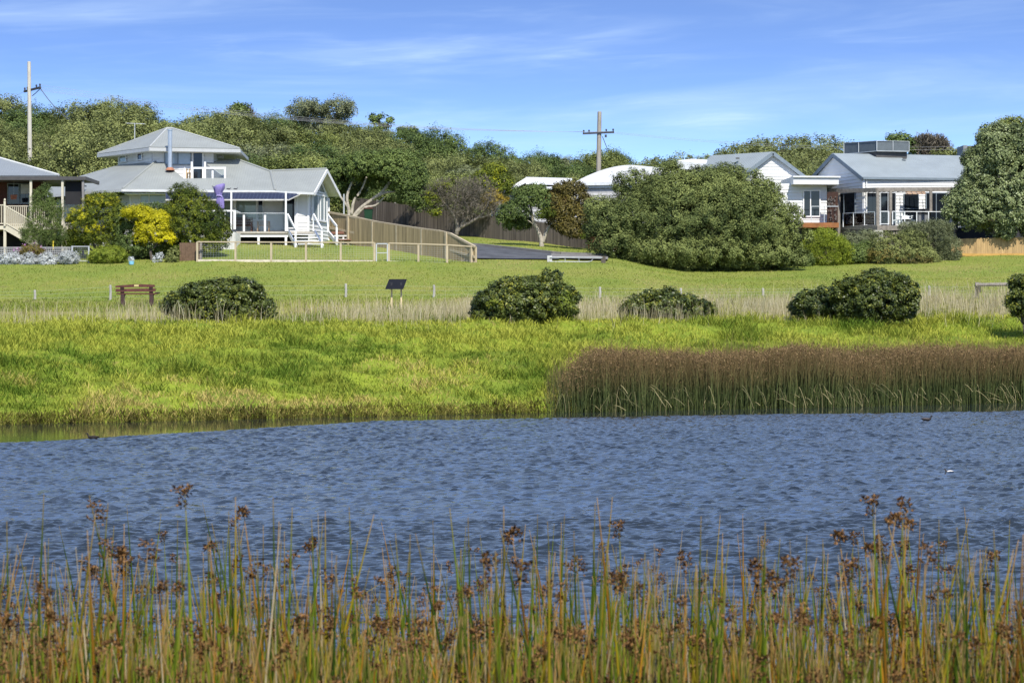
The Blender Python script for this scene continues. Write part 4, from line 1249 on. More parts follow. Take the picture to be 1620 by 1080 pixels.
bs.bar((xat(568.5, DB), DB - .6, zat(367, DB)), (xat(580.5, DB), DB - 1.35, zat(389, DB)), 0.08, 0.22)
bs.box((xat(545, DB), DB - .95, zat(381, DB)), (0.1, 0.06, 0.5))
obj("riser", bs, mat("pale_riser", (0.60, 0.58, 0.54), rough=0.7), bso)
# awning
NAVY = bpy.data.materials.new("navy_dotted_fabric"); NAVY.use_nodes = True
n, l = NAVY.node_tree.nodes, NAVY.node_tree.links
pp = n["Principled BSDF"]; pp.inputs["Roughness"].default_value = 0.8
t = n.new("ShaderNodeUVMap"); vo = n.new("ShaderNodeTexVoronoi"); vo.inputs["Scale"].default_value = 4.6; vo.inputs["Randomness"].default_value = 0.15
l.new(t.outputs[0], vo.inputs["Vector"])
lt = n.new("ShaderNodeMath"); lt.operation = 'LESS_THAN'; l.new(vo.outputs["Distance"], lt.inputs[0]); lt.inputs[1].default_value = 0.17
mx = n.new("ShaderNodeMix"); mx.data_type = 'RGBA'; l.new(lt.outputs[0], mx.inputs["Factor"])
mx.inputs[6].default_value = (0.009, 0.015, 0.042, 1); mx.inputs[7].default_value = (0.07, 0.09, 0.14, 1); l.new(mx.outputs[2], pp.inputs["Base Color"])
aw = thing("awning", "navy dotted fabric awning above the front deck of the white house", "awning", W(380, 304, 144.9))
am = MB()
ya0, ya1 = 144.82, 143.5
za0, za1 = zat(302.8, ya0) - .06, zat(315.5, ya1)
pts = [Vector((xat(262, ya0), ya0, za0)), Vector((xat(479, ya0), ya0, za0)), Vector((xat(455.5, ya1), ya1, za1)), Vector((xat(262, ya1), ya1, za1))]
roof_face(am, pts, 0.015)
obj("canopy", am, NAVY, aw)
am = MB()
am.bar(pts[3] + Vector((0, -.03, -.03)), pts[2] + Vector((0, -.03, -.03)), 0.07, 0.08)
am.bar(pts[1] + Vector((0, 0, -.04)), pts[2] + Vector((0, 0, -.05)), 0.05, 0.06)
am.bar(pts[0] + Vector((0, 0.05, .0)), pts[1] + Vector((0, 0.05, .0)), 0.08, 0.1)
obj("frame", am, mat("pale_awning_frame", (0.52, 0.51, 0.47), rough=0.5), aw)

# ================================================================== brick house with verandah (left)
bh = thing("verandah_house", "brick house with cream verandah posts and timber stairs at the left edge", "house", G(20, 143))
BD = 139.5
BRICK = mat("dark_red_brick", (0.085, 0.035, 0.028), rough=0.9, var=0.25, scale=14)
e0, e1 = W(-260, 281, BD), W(93, 279, BD)
rb0 = W(87, 277, BD + .2)
rt = W(-60, 233, BD + 4.6)
rm = MB()
roof_face(rm, [e0 + Vector((0, 0, .1)), e1 + Vector((0, 0, .06)), rt, W(-260, 233, BD + 4.6)])
roof_face(rm, [e1 + Vector((0, 0, .06)), Vector((e1.x, BD + 9.2, e1.z)), rt])
roof_face(rm, [Vector((e1.x, BD + 9.2, e1.z)), Vector((e0.x, BD + 9.2, e1.z)), W(-260, 233, BD + 4.6), rt])
ro = obj("roof", rm, SLATE, bh)
hp = MB(); hp.tube([e1 + Vector((0, 0, .08)), rt], 0.07, 6); obj("ridge_capping", hp, mat("pale_capping", (0.55, 0.56, 0.55)), ro)
fm = MB()
zf = zat(282.3, BD)
fm.bar((e0.x, BD - .1, zf), (xat(136, BD), BD - .1, zf), 0.12, 0.20)
fm.bar((xat(136, BD) - .05, BD - .1, zf), (xat(136, BD) - .05, BD + 4.5, zf), 0.12, 0.20)
fm.prism([Vector((e0.x, BD - .04, zf + .05)), Vector((xat(135, BD), BD - .04, zf + .05)), Vector((xat(135, BD), BD + 4.4, zf + .05)), Vector((e0.x, BD + 4.4, zf + .05))], Vector((0, 0, -0.06)))
obj("fascia", fm, FASCIA, bh)
zDk = zat(357, BD)
bw = MB()
bw.box(((xat(-240, BD + 3.2) + xat(70, BD + 3.2)) / 2, BD + 3.7, (zf + 7.0) / 2), (xat(70, BD + 3.2) - xat(-240, BD + 3.2), 0.9, zf - 7.0))
obj("wall", bw, BRICK, bh)
B2 = BD + 3.23
wf = lambda u0, u1, v0, v1, gl, **k: window(bh, (xat(u0, B2), B2), (xat(u1, B2), B2), zat(v1, B2), zat(v0, B2), (0, -1), gl, **k)
wf(12, 31, 290, 323, DGLASS, frame=mat("blue_grey_trim", (0.17, 0.21, 0.24)), fw=0.05)
wf(31.5, 48, 290, 323, DGLASS, frame=mat("blue_grey_trim", (0.17, 0.21, 0.24)), fw=0.05)
bl = MB(); bl.box((xat(40, B2 - .12), B2 - .14, (zat(292, B2) + zat(307, B2)) / 2), (0.52, 0.03, 0.55)); obj("blind", bl, mat("pale_blind", (0.42, 0.43, 0.42), rough=.8), bh)
for u in (49, 99): obj("verandah_post", MB().box((xat(u, BD), BD, (zf + 6.9) / 2 - .05), (0.13, 0.13, zf - 6.9 - .1)), CREAM, bh)
pm = MB()
pm.box((xat(131.5, BD), BD, (zf + 6.9) / 2 - .05), (0.13, 0.13, zf - 6.9 - .1)); pm.box((xat(129, BD + 3.5), BD + 3.5, (zf + 6.9) / 2 - .05), (0.12, 0.12, zf - 6.9 - .1))
pm.box((xat(131.5, BD), BD, (zat(380, BD) + zat(416, BD)) / 2), (0.1, 0.1, 0.4))
obj("corner_post", pm, mat("grey_post", (0.22, 0.21, 0.20), rough=.6), bh)
sm = MB(); sm.box(((xat(101, BD) + xat(130, BD)) / 2, BD + .4, (zat(286, BD) + zat(323, BD)) / 2), (xat(130, BD) - xat(101, BD), 0.02, zat(286, BD) - zat(323, BD)))
obj("shade_screen", sm, mat("black_shade_mesh", (0.02, 0.02, 0.022), rough=.8), bh)
dm = MB(); dm.prism([Vector((xat(-240, BD), BD - .05, zDk)), Vector((xat(111, BD), BD - .05, zDk)), Vector((xat(111, BD), B2, zDk)), Vector((xat(-240, BD), B2, zDk))], Vector((0, 0, -.22)))
dko = obj("deck", dm, CREAM, bh)
um = MB(); um.box((xat(-60, BD), BD + 1.6, 7.3), (12.0, 0.1, zDk - 7.3 + .6)); obj("underdeck_shade_sheet", um, DARK, dko)  # dark sheet standing in for the shade under the verandah deck
for u in (8, 104): obj("deck_post", MB().box((xat(u, BD), BD, (zDk - .2 + 6.9) / 2), (0.15, 0.15, zDk - .2 - 6.9)), CREAM, dko)
bm = MB()
zr = zat(324.5, BD)
def balus(mb, p, q, zlo, zhi, step=0.115):
    p, q = Vector(p), Vector(q)
    n_ = int((q - p).length / step)
    for i in range(n_ + 1):
        c = p.lerp(q, i / n_)
        mb.box((c.x, c.y, c.z + (zlo + zhi) / 2), (0.04, 0.03, zhi - zlo))
    mb.bar(p + Vector((0, 0, zhi)), q + Vector((0, 0, zhi)), 0.08, 0.06)
    mb.bar(p + Vector((0, 0, zlo)), q + Vector((0, 0, zlo)), 0.06, 0.06)
hgt = zr - zDk
balus(bm, (xat(-40, BD), BD, zDk), (xat(6, BD), BD, zDk), 0.12, hgt)
balus(bm, (xat(10, BD + 1.1), BD + 1.1, zDk), (xat(111, BD + 1.1), BD + 1.1, zDk), 0.12, hgt)
obj("balustrade", bm, CREAM, dko)
st = MB()
s0, s1 = Vector((xat(9, BD - .1), BD - .1, zDk)), Vector((xat(60, BD - .1), BD - .1, zat(386, BD - .1)))
st.bar(s0 + Vector((0, 0, -.12)), s1 + Vector((0, 0, -.12)), 0.06, 0.30)
st.bar(s0 + Vector((0, 1.0, -.12)), s1 + Vector((0, 1.0, -.12)), 0.06, 0.30)
for i in range(7):
    c = s0.lerp(s1, (i + .6) / 7.2); st.box((c.x, c.y + .5, c.z - .1), (0.28, 0.94, 0.05))
so = obj("stairs", st, CREAM, bh)
bm = MB()
balus(bm, s0, s1, 0.14, hgt * .95, 0.13)
bm.box((xat(7.6, BD - .1), BD - .1, (zDk + zr) / 2 + .1), (0.11, 0.11, hgt + .25))
q = Vector((xat(7.6, BD - .1), BD - .1, zr + .22)); bm.tube([q, q + Vector((0, 0, .06)), q + Vector((0, 0, .11)), q + Vector((0, 0, .16))], [.03, .07, .06, .01], 8)
obj("handrail", bm, CREAM, so)

# ================================================================== low white roofed house (middle)
mh = thing("white_roofed_house", "low white house with an angular fascia and a curved white roof half hidden by bushes", "house", G(900, 172))
D1 = 168.0
rm = MB()
a, b = W(832, 280, D1), W(905, 282, D1)
rm.prism([a, b, Vector((b.x, D1 + 7, b.z + .3)), Vector((a.x + .1, D1 + 7, a.z + .3))], Vector((0, 0, -.5)))
sl = [W(797, 302.5, D1 - .4), W(832, 281, D1 - .1), W(832, 289, D1 - .1), W(806, 303, D1 - .4)]
rm.prism(sl, Vector((0, 5, 0.1)))
e_ = [W(797, 302.5, D1 - .6), W(893, 297.5, D1 - .6)]
rm.bar(e_[0], e_[1], 0.25, 0.16)
rm.bar(W(832, 298.5, D1 - .75), W(893, 296.2, D1 - .75), 0.2, 0.15)
rm.prism([e_[0] + Vector((0, .1, .05)), e_[1] + Vector((0, .1, .05)), e_[1] + Vector((0, 3.2, .55)), e_[0] + Vector((0, 3.2, .3))], Vector((0, 0, -.08)))
obj("roof", rm, WROOF, mh)
cw = MB()
D2 = 171.0
prof = []
for i in range(15):
    t = i / 14
    prof.append((t, math.sin(t * math.pi * 0.5) ** 0.9))
ring0, ring1 = [], []
pa = W(905, 291, D2); top = W(1000, 261, D2)
arc = [Vector((pa.x + (top.x - pa.x) * t, D2, pa.z + (top.z - pa.z) * h)) for t, h in prof]
cw.prism(arc + [Vector((top.x, D2, pa.z - .05))], Vector((0, 9, 0)))
end = W(1075, 268, D2)
cw.prism([Vector((top.x, D2, top.z)), Vector((end.x, D2, end.z)), Vector((end.x, D2, pa.z - .05)), Vector((top.x, D2, pa.z - .05))], Vector((0, 9, 0)))
obj("curved_roof", cw, WROOF, mh)
cw = MB()
cw.bar(W(903, 291.5, D2 - .25), W(1075, 289, D2 - .25), 0.3, 0.22)
cw.bar(W(905, 295.5, D2 - .12), W(1075, 293.5, D2 - .12), 0.2, 0.22)
obj("fascia", cw, mat("pale_grey_fascia", (0.56, 0.58, 0.60), rough=.5), mh)
ww = MB()
boards(ww, W(806, 0, D1), W(905, 0, D1), 8.6, zat(301, D1), (0, -1), board=.22)
boards(ww, W(905, 0, D2), W(1075, 0, D2), 8.6, zat(296, D2), (0, -1), board=.22)
obj("wall", ww, mat("grey_board_wall", (0.42, 0.42, 0.43), rough=.7), mh)
bwm = MB(); bwm.box((xat(876, D1 - .06), D1 - .06, (zat(299.5, D1) + zat(307, D1)) / 2), (xat(897, D1) - xat(862, D1), 0.06, .38)); bwm.box((xat(891, D1 - .06), D1 - .06, zat(318, D1)), (1.1, 0.06, 1.0))
obj("brick_panel", bwm, mat("brown_panel", (0.20, 0.10, 0.06), rough=.85), mh)
window(mh, (xat(864, D1), D1), (xat(881, D1), D1), zat(327, D1), zat(307.5, D1), (0, -1), DGLASS, mull=(.3,))
ob = MB(); D3 = 166
boards(ob, W(777, 0, D3), W(794, 0, D3), 9.0, zat(315, D3), (0, -1), board=.2); ob.box((xat(785, D3 + 1.1), D3 + 1.1, zat(315, D3) + .03), (.85, 2.3, .06))
obj("annexe_wall", ob, WBOARD, mh)

# ================================================================== gable house A (white front gable and flat roofed wing)
ga = thing("gabled_house", "white house with front gable, grey roof and a flat roofed wing with sliding window", "house", G(1240, 160))
DA = 163.0
ap, rc, lc = W(1223, 240, DA), W(1273, 278, DA), W(1173, 278, DA)
bk = W(1126, 246, DA + 3.7)
zc = lc.z
rm = MB()
roof_face(rm, [ap, lc + Vector((0, 0, 0)), Vector((bk.x - 2.1, bk.y, zc)), bk])
roof_face(rm, [ap, bk, Vector((bk.x + 4.4, bk.y + 4.0, zc)), rc])
obj("roof", rm, BLUEROOF, ga)
bb = MB(); dn = Vector((0, -.04, -.1))
bb.bar(ap + dn, lc + dn, 0.06, 0.24); bb.bar(ap + dn, rc + dn, 0.06, 0.24)
obj("bargeboard", bb, BGREY, ga)
rv = MB(); pv = W(1167, 250.5, 164.2); rv.box(pv, (0.24, 0.2, 0.08)); obj("roof_vent", rv, FASCIA, ga)
wl = MB()
za, zl = ap.z - .15, zc - .1
xl, xr = lc.x + .25, rc.x - .25
def aclip(z):
    if z <= zl: return (0, 1)
    k = min(1, (z - zl) / (za - zl)); return (.5 * k, 1 - .5 * k)
boards(wl, (xl, DA + .25), (xr, DA + .25), 9.0, za, (0, -1), clip=aclip, board=.22)
DW = 158.6
boards(wl, (xat(1180, DW), DW), (xat(1308, DW), DW), zat(358, DW), zat(291, DW), (0, -1), board=.22)
boards(wl, (xat(1308, DW), DW), (xat(1308, DW) - .1, DW + 5), zat(358, DW), zat(291, DW), (1, 0), board=.22)
obj("wall", wl, WBOARD, ga)
fr = MB()
DS = 157.7
p0, p1 = W(1255, 279, DS), W(1327, 279.5, DS)
zl0 = zat(291.5, DS)
lft = W(1238, 279.5, 161.5)
fr.prism([p0, p1, Vector((p1.x, DS + 5, p0.z)), Vector((lft.x, DS + 5, p0.z)), Vector((lft.x, 161.5, p0.z))], Vector((0, 0, zl0 - p0.z)))
fr.bar(p0 + Vector((-.03, -.06, -.02)), p1 + Vector((.1, -.06, -.02)), 0.12, 0.10)
wb0, wb1 = W(1072, 254, 167), W(1200, 256, 165)
fr.prism([W(1072, 254, 167), W(1095, 251.5, 167), W(1128, 253.5, 166.5), W(1215, 257, 165), W(1215, 270, 165), W(1072, 268, 167)], Vector((0, 2.4, 0)))
obj("flat_roof", fr, WROOF, ga)
window(ga, (xat(1270, DW), DW), (xat(1298, DW), DW), zat(343.5, DW), zat(300.5, DW), (0, -1), DGLASS, mull=(.43,), fw=.08)
dk = MB(); dk.prism([W(1270, 352, 156), W(1327, 352.2, 156), W(1327, 352.2, 156) + Vector((0, 2.6, 0)), W(1270, 352, 156) + Vector((0, 2.6, 0))], Vector((0, 0, -.32)))
do = obj("deck", dk, mat("orange_stained_timber", (0.28, 0.11, 0.035), rough=.6, var=.2, scale=2), ga)
dv = MB(); dv.box((xat(1290, 157.2), 157.2, zat(375, 157.2)), (2.6, .1, 1.2)); obj("subfloor_screen_and_shade", dv, DARK, do)  # black board in place of the shade beneath the orange deck
rl = MB()
rl.bar(W(1283, 326.5, 156.1), W(1326, 326.5, 156.1), .05, .05); 
for u in (1304, 1283.5): rl.bar(W(u, 326.5, 156.1), W(u, 352, 156.1), .045, .045, up=(0, 1, 0))
obj("deck_railing", rl, GREYMETAL, do)
# ================================================================== gable house B (right, long grey roof, pergola)
gb = thing("pergola_house", "white weatherboard house with long blue grey roof, timber pergola and glass balustrade", "house", G(1420, 158))
DH = 157.5
ec = W(1365, 280.5, DH); er = W(1560, 283, 158.8)
ra_, rb_ = W(1318, 242.5, 161.4), W(1518, 246.2, 163.4)
bc = Vector((20.0, 165.3, ec.z))
rm = MB()
roof_face(rm, [ec, er, rb_, ra_])
roof_face(rm, [bc, Vector((er.x - .5, 168, ec.z)), rb_, ra_])
roof_face(rm, [er, Vector((er.x - .5, 168, ec.z)), rb_])
obj("roof", rm, BLUEROOF, gb)
rv = MB(); PB = plane3(ec, er, ra_); pv = onp(1431, 251.5, *PB); rv.box(pv + Vector((0, 0, .04)), (0.24, 0.2, 0.09)); obj("roof_vent", rv, FASCIA, gb)
bb = MB(); dn = Vector((-.03, -.02, -.12))
bb.bar(ra_ + dn, ec + dn, 0.06, 0.26); bb.bar(ra_ + dn, bc + dn, 0.06, 0.26); bb.bar(ec + Vector((0, -.08, -.06)), er + Vector((0, -.08, -.06)), .14, .15)
obj("bargeboard", bb, BGREY, gb)
gdir = Vector((20.0 - 22.85, 165.3 - 157.5, 0)).normalized(); gout = Vector((-gdir.y, gdir.x, 0))
if gout.x > 0: gout = -gout
A_ = Vector((ec.x, ec.y, 0)) + gdir * .12 - gout * .10 ; B_ = Vector((bc.x, bc.y, 0)) - gdir * .3 - gout * .10
zt_, ze_ = ra_.z - .2, ec.z - .15
zfl = zat(358, 157)
def bclip(z):
    if z <= ze_: return (0, 1)
    k = min(1, (z - ze_) / (zt_ - ze_)); return (.5 * k, 1 - .5 * k)
wl = MB()
boards(wl, B_, A_, zfl - .6, zt_, gout, clip=lambda z: (lambda c: (1 - c[1], 1 - c[0]))(bclip(z)), board=.22)
WF = A_.y
boards(wl, A_, (xat(1530, WF + .9), WF + .9), zfl - .6, ze_, (0, -1), board=.22)
boards(wl, (xat(1530, WF + .9), WF + .9), (xat(1530, WF + .9) - .3, WF + 8), zfl - .6, ze_, (1, 0), board=.22)
obj("wall", wl, WBOARD, gb)
ct = MB(); ct.bar(A_ + Vector((0.02, -.03, zfl)), A_ + Vector((0.02, -.03, ze_)), .14, .14); ct.tube([A_ + Vector((.2, -.08, zfl)), A_ + Vector((.2, -.08, ze_ + .1))], .045, 6)
obj("corner_trim", ct, WHITE, gb)
gl = lambda s0, s1, v0, v1: window(gb, A_.lerp(B_, s1), A_.lerp(B_, s0), zat(v1, 158.5), zat(v0, 158.5), gout, DGLASS, name="door", frame=BGREY, mull=(.5,))
gl(.12, .52, 303, 356)
wr = lambda u0, u1, v0, v1, gl_, nm="window", **k: window(gb, (xat(u0, WF + .1), A_.y + (xat(u0, WF) - A_.x) * .9 / (xat(1530, WF + .9) - A_.x)), (xat(u1, WF + .1), A_.y + (xat(u1, WF) - A_.x) * .9 / (xat(1530, WF + .9) - A_.x)), zat(v1, WF), zat(v0, WF), (0, -1), gl_, name=nm, **k)
wr(1369.5, 1387, 304, 358, DGLASS, "door", frame=GREYMETAL, fw=.06)
wr(1392, 1418, 304, 358, DGLASS, "door", frame=GREYMETAL, mull=(.5,), fw=.06)
wr(1430, 1455, 306, 349, DGLASS, frame=BGREY, trans=(.35, .45), fw=.05)
wr(1466, 1500, 304, 358, DGLASS, "door", frame=BGREY, mull=(.5,), fw=.06)
# pergola
pg = MB()
c0 = W(1387.5, 300, 154.5); l0 = W(1314, 302.8, 158.8); r0 = W(1510, 299.5, 155.2)
pg.bar(c0, r0, .09, .26); pg.bar(c0 + Vector((-.04, 0.02, 0)), l0, .09, .26)
pgo = obj("pergola", pg, GREYTIM, gb)
pm = MB()
for k in range(16):
    t = (k + .5) / 16
    a_ = c0.lerp(r0, t) + Vector((0, .06, .04)); pm.bar(a_, Vector((a_.x - .9, WF - .05, a_.z)), .045, .12)
for k in range(7):
    t = (k + .5) / 7
    a_ = c0.lerp(l0, t) + Vector((.06, .03, .04)); pm.bar(a_, a_ + Vector((.95, .55, 0)), .045, .12)
obj("rafter", pm, GREYTIM, pgo)
for u, d in ((1388.5, 154.5), (1409, 154.6), (1472.5, 154.9)):
    obj("pergola_post", MB().box((xat(u, d), d, (zat(301, d) + zfl - .4) / 2), (.17, .17, zat(301, d) - zfl + .4)), GREYTIM, pgo)
obj("pergola_post", MB().box((xat(1327, 158.3), 158.3, (zat(304, 158.3) + zat(385, 158.3)) / 2), (.17, .17, zat(304, 158.3) - zat(385, 158.3))), GREYTIM, pgo)
dk = MB()
dc_ = W(1388, 357, 154.3); dl_ = W(1328, 355.5, 158.6); drr = W(1512, 357, 155)
dk.prism([dl_, dc_, drr, Vector((drr.x, WF + .4, drr.z)), Vector((dl_.x + 1, WF + .5, dl_.z))], Vector((0, 0, -.30)))
do = obj("deck", dk, GREYTIM, gb)
us = MB()
for p, q in ((dl_, dc_), (dc_, drr)):
    n_ = int((q - p).length / .17)
    for i in range(n_):
        c = p.lerp(q, (i + .5) / n_); us.box((c.x, c.y + .12, c.z - .95), (.13, .03, 1.2), math.atan2(q.y - p.y, q.x - p.x))
obj("subfloor_screen_and_shade", us, GREYTIM, do)
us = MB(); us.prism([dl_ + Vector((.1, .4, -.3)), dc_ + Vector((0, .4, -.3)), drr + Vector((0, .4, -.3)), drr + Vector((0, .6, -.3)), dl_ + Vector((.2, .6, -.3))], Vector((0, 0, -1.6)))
obj("subfloor_shade_block", us, DARK, do)  # near-black block behind the slats, shade put into its colour
cp = MB(); cp.box((xat(1389, 154.2), 154.2, zat(373, 154.2)), (.62, .06, .72)); obj("subfloor_panel", cp, mat("pale_panel", (.45, .44, .38), rough=.7), do)
rl = MB(); gp = MB()
segs = [(W(1334, 337.5, 158.1), W(1384, 335, 154.7)), (W(1393, 334.5, 154.4), W(1406, 334.5, 154.4)), (W(1412, 334.5, 154.4), W(1490, 335, 154.9))]
posts = [[0, .33, .68, 1], [0, 1], [0, .245, .49, .73]]
for (p, q), ps in zip(segs, posts):
    rl.bar(p, q, .05, .045)
    for t in ps:
        c = p.lerp(q, t); rl.box((c.x, c.y, (c.z + zfl) / 2), (.055, .055, c.z - zfl))
    gp.prism([p + Vector((0, .01, -.06)), q + Vector((0, .01, -.06)), Vector((q.x, q.y + .01, zfl + .06)), Vector((p.x, p.y + .01, zfl + .06))], Vector((0, .01, 0)))
rl.bar((xat(1393, 154.4), 154.4, zfl + .04), (xat(1406, 154.4), 154.4, zfl + .04), .05, .05)
ro = obj("balustrade", rl, mat("white_rail", (.68, .70, .70), rough=.35), gb); obj("glass_panel", gp, clear_glass(), ro)
ab = MB()
for k, v in enumerate((304.2, 306.6)): ab.box((xat(1448, WF - .5), WF - .5 - .12 * k, zat(v, WF - .5)), (1.28, .12, .07))
obj("rolled_awning", ab, mat("brown_slats", (.45, .30, .20), rough=.7), gb)
# rooftop plant screen
hv = thing("rooftop_screen", "grey louvred plant screen standing on the ridge of the blue grey roof", "plant screen", W(1388, 243, 161.2))
sc = MB(); HD = 161.3
f0, f1, f2 = W(1387, 223, HD), W(1438, 224, HD + .4), W(1335, 226.5, HD + 3.0)
zb = zat(239, HD)
lou = lambda p, q: sc.prism([p, q, Vector((q.x, q.y, zb)), Vector((p.x, p.y, zb))], Vector((0, .06, 0)))
lou(f0, f1); lou(f2, f0)
sc.prism([f1, Vector((f1.x - 1.5, f1.y + 2.6, f1.z)), Vector((f1.x - 1.5, f1.y + 2.6, zb)), Vector((f1.x, f1.y, zb))], Vector((-.06, 0, 0)))
sc.prism([f2, Vector((f1.x - 1.5, f1.y + 2.6, f1.z)), Vector((f1.x - 1.5, f1.y + 2.6, zb)), Vector((f2.x, f2.y, zb))], Vector((0, .05, 0)))
obj("louvre_panel", sc, mat("grey_louvre", (.105, .125, .135), rough=.5, var=.1), hv)
sc = MB()
for p, q in ((f0, f1), (f2, f0)):
    sc.bar(p + Vector((0, -.03, 0)), q + Vector((0, -.03, 0)), .04, .035); sc.bar(Vector((p.x, p.y - .03, zb)), Vector((q.x, q.y - .03, zb)), .06, .05)
for t_, (p, q) in ((0, (f0, f1)), (.5, (f0, f1)), (1, (f0, f1)), (.45, (f2, f0)), (0, (f2, f0))):
    c = p.lerp(q, t_); sc.bar(c + Vector((0, -.04, 0)), Vector((c.x, c.y - .04, zb)), .05, .05, up=(0, 1, 0))
obj("frame", sc, mat("pale_frame", (.38, .41, .42), rough=.4), hv)
sc = MB(); sc.prism([Vector((f2.x + .3, f2.y, zb - .02)), Vector((f0.x, f0.y + .15, zb - .02)), Vector((f1.x - .1, f1.y + .2, zb - .02)), Vector((f1.x - 1.4, f1.y + 2.4, zb - .02))], Vector((0, 0, -1.0)))
obj("base", sc, FASCIA, hv)
# dark timber tower behind on the right
tw = thing("timber_tower", "dark timber clad box with a grey edge behind the long blue grey roof", "building", G(1545, 170))
tm = MB(); tm.prism([W(1530, 231, 170), W(1565, 231.5, 170), Vector((xat(1565, 170), 170, 9.5)), Vector((xat(1530, 170), 170, 9.5))], Vector((0, 2.4, 0)))
obj("timber_cladding", tm, mat("dark_brown_cladding", (.055, .042, .038), rough=.8, var=.25, scale=6, stretch=(1, 1, .15)), tw)
tm = MB(); tm.prism([W(1524, 230, 169.9), W(1530.4, 230, 169.9), Vector((xat(1530.4, 169.9), 169.9, 9.5)), Vector((xat(1524, 169.9), 169.9, 9.5))], Vector((0, 2.4, 0)))
obj("corner_panel", tm, mat("mid_grey_panel", (.20, .21, .22), rough=.5), tw)
tm = MB(); boards(tm, (xat(1542, 168.5), 168.5), (xat(1551, 168.5), 168.5), 12, zat(243, 168.5), (0, -1), board=.12); obj("annexe_wall", tm, mat("pale_grey_board", (.5, .52, .55)), tw)
# shaded house behind the right hand fence
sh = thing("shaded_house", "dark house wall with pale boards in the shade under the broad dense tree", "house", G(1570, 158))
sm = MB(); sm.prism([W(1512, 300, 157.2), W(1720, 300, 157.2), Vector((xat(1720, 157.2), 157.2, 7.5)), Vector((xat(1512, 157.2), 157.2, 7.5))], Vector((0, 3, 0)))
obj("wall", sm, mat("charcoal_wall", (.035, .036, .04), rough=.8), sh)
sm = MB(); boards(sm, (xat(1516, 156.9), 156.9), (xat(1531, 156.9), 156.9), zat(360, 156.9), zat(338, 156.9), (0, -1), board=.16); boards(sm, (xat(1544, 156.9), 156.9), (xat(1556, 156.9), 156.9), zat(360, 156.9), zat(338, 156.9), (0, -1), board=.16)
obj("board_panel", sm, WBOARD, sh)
# ================================================================== fences
def paling_fence(name, label, tops, bots, d0, d1, matp, matr, post_us, side=-1, railz=(.25, .72), cap=True, pw=.105, group=None, posth=0.0, plinth=None):
    """tops/bots: lists of (u, v); depth runs linearly from d0 at the first u to d1 at the last"""
    ua, ub = tops[0][0], tops[-1][0]
    dep = lambda u: d0 + (d1 - d0) * (u - ua) / (ub - ua)
    tv = lambda u: float(np.interp(u, [t[0] for t in sorted(tops)], [t[1] for t in sorted(tops)]))
    bv = lambda u: float(np.interp(u, [t[0] for t in sorted(bots)], [t[1] for t in sorted(bots)]))
    root = thing(name, label, "fence", W((ua + ub) / 2, bv((ua + ub) / 2), dep((ua + ub) / 2)), group)
    pa, pb = W(ua, 0, d0), W(ub, 0, d1)
    Lh = math.hypot(pb.x - pa.x, pb.y - pa.y); n_ = int(Lh / (pw + .006))
    rr = random.Random(len(label))
    mb = MB()
    ang = math.atan2(pb.y - pa.y, pb.x - pa.x)
    uof = lambda X, Y: X / Y * F + 810
    for i in range(n_):
        t = (i + .5) / n_; X = pa.x + (pb.x - pa.x) * t; Y = pa.y + (pb.y - pa.y) * t; u = uof(X, Y)
        zt = CZ + (520 - tv(u)) / F * Y + rr.uniform(-.018, .018); zb = CZ + (520 - bv(u)) / F * Y - .12
        mb.box((X, Y + rr.uniform(-.006, .006), (zt + zb) / 2), (pw, .018, zt - zb), ang)
    obj("paling_panel", mb, matp, root)
    o = Vector((math.sin(ang), -math.cos(ang), 0))
    us = np.linspace(ua, ub, 13)
    rm = MB()
    for k, (a_, b_) in enumerate(zip(us[:-1], us[1:])):
        for f in railz:
            p = W(a_, bv(a_) + (tv(a_) - bv(a_)) * f, dep(a_)) + o * .06; q = W(b_, bv(b_) + (tv(b_) - bv(b_)) * f, dep(b_)) + o * .06
            rm.bar(p, q, .07, .13)
        if cap:
            p = W(a_, tv(a_), dep(a_)) + Vector((0, 0, .02)); q = W(b_, tv(b_), dep(b_)) + Vector((0, 0, .02)); rm.bar(p + o * .03, q + o * .03, .15, .11)
    obj("rail", rm, matr, root)
    for u in post_us:
        p = W(u, 0, dep(u)) + o * .10
        zt = CZ + (520 - tv(u)) / F * dep(u) + posth; zb = CZ + (520 - bv(u)) / F * dep(u) - .2
        obj("post", MB().box((p.x, p.y, (zt + zb) / 2), (.15, .15, zt - zb), ang), matr, root)
    if plinth:
        rm = MB()
        for a_, b_ in zip(us[:-1], us[1:]):
            rm.bar(W(a_, bv(a_) - 1, dep(a_)) + o * .04, W(b_, bv(b_) - 1, dep(b_)) + o * .04, .04, .16)
        obj("plinth", rm, plinth, root)
    return root
tops = [(521, 336.5), (552, 342), (592, 351), (630, 357), (670, 363), (708, 367.5), (752, 391)]
bots = [(521, 376), (553, 382), (592, 392), (630, 398), (670, 403.5), (708, 411), (752, 417)]
paling_fence("paling_fence", "pale new timber paling fence stepping down from the white house to the road", tops, bots, 146.8, 134.3, PALETIM, PALETIM2, (553, 592, 630.5, 670, 708.5, 748), railz=(.40,), plinth=PALETIM2)
tops = [(560, 312), (600, 318), (700, 332), (790, 343), (860, 352), (946, 360)]
bots = [(560, 352), (600, 356), (700, 366), (760, 374), (830, 383), (946, 397)]
paling_fence("weathered_fence", "long dark weathered paling fence along the far side of the road", tops, bots, 171, 152.5, DARKTIM, GREYTIM, (), cap=False, railz=())
for i, u in enumerate(()): pass
wf_ = [o for o in COL.objects if o.name == "weathered_fence"][0]
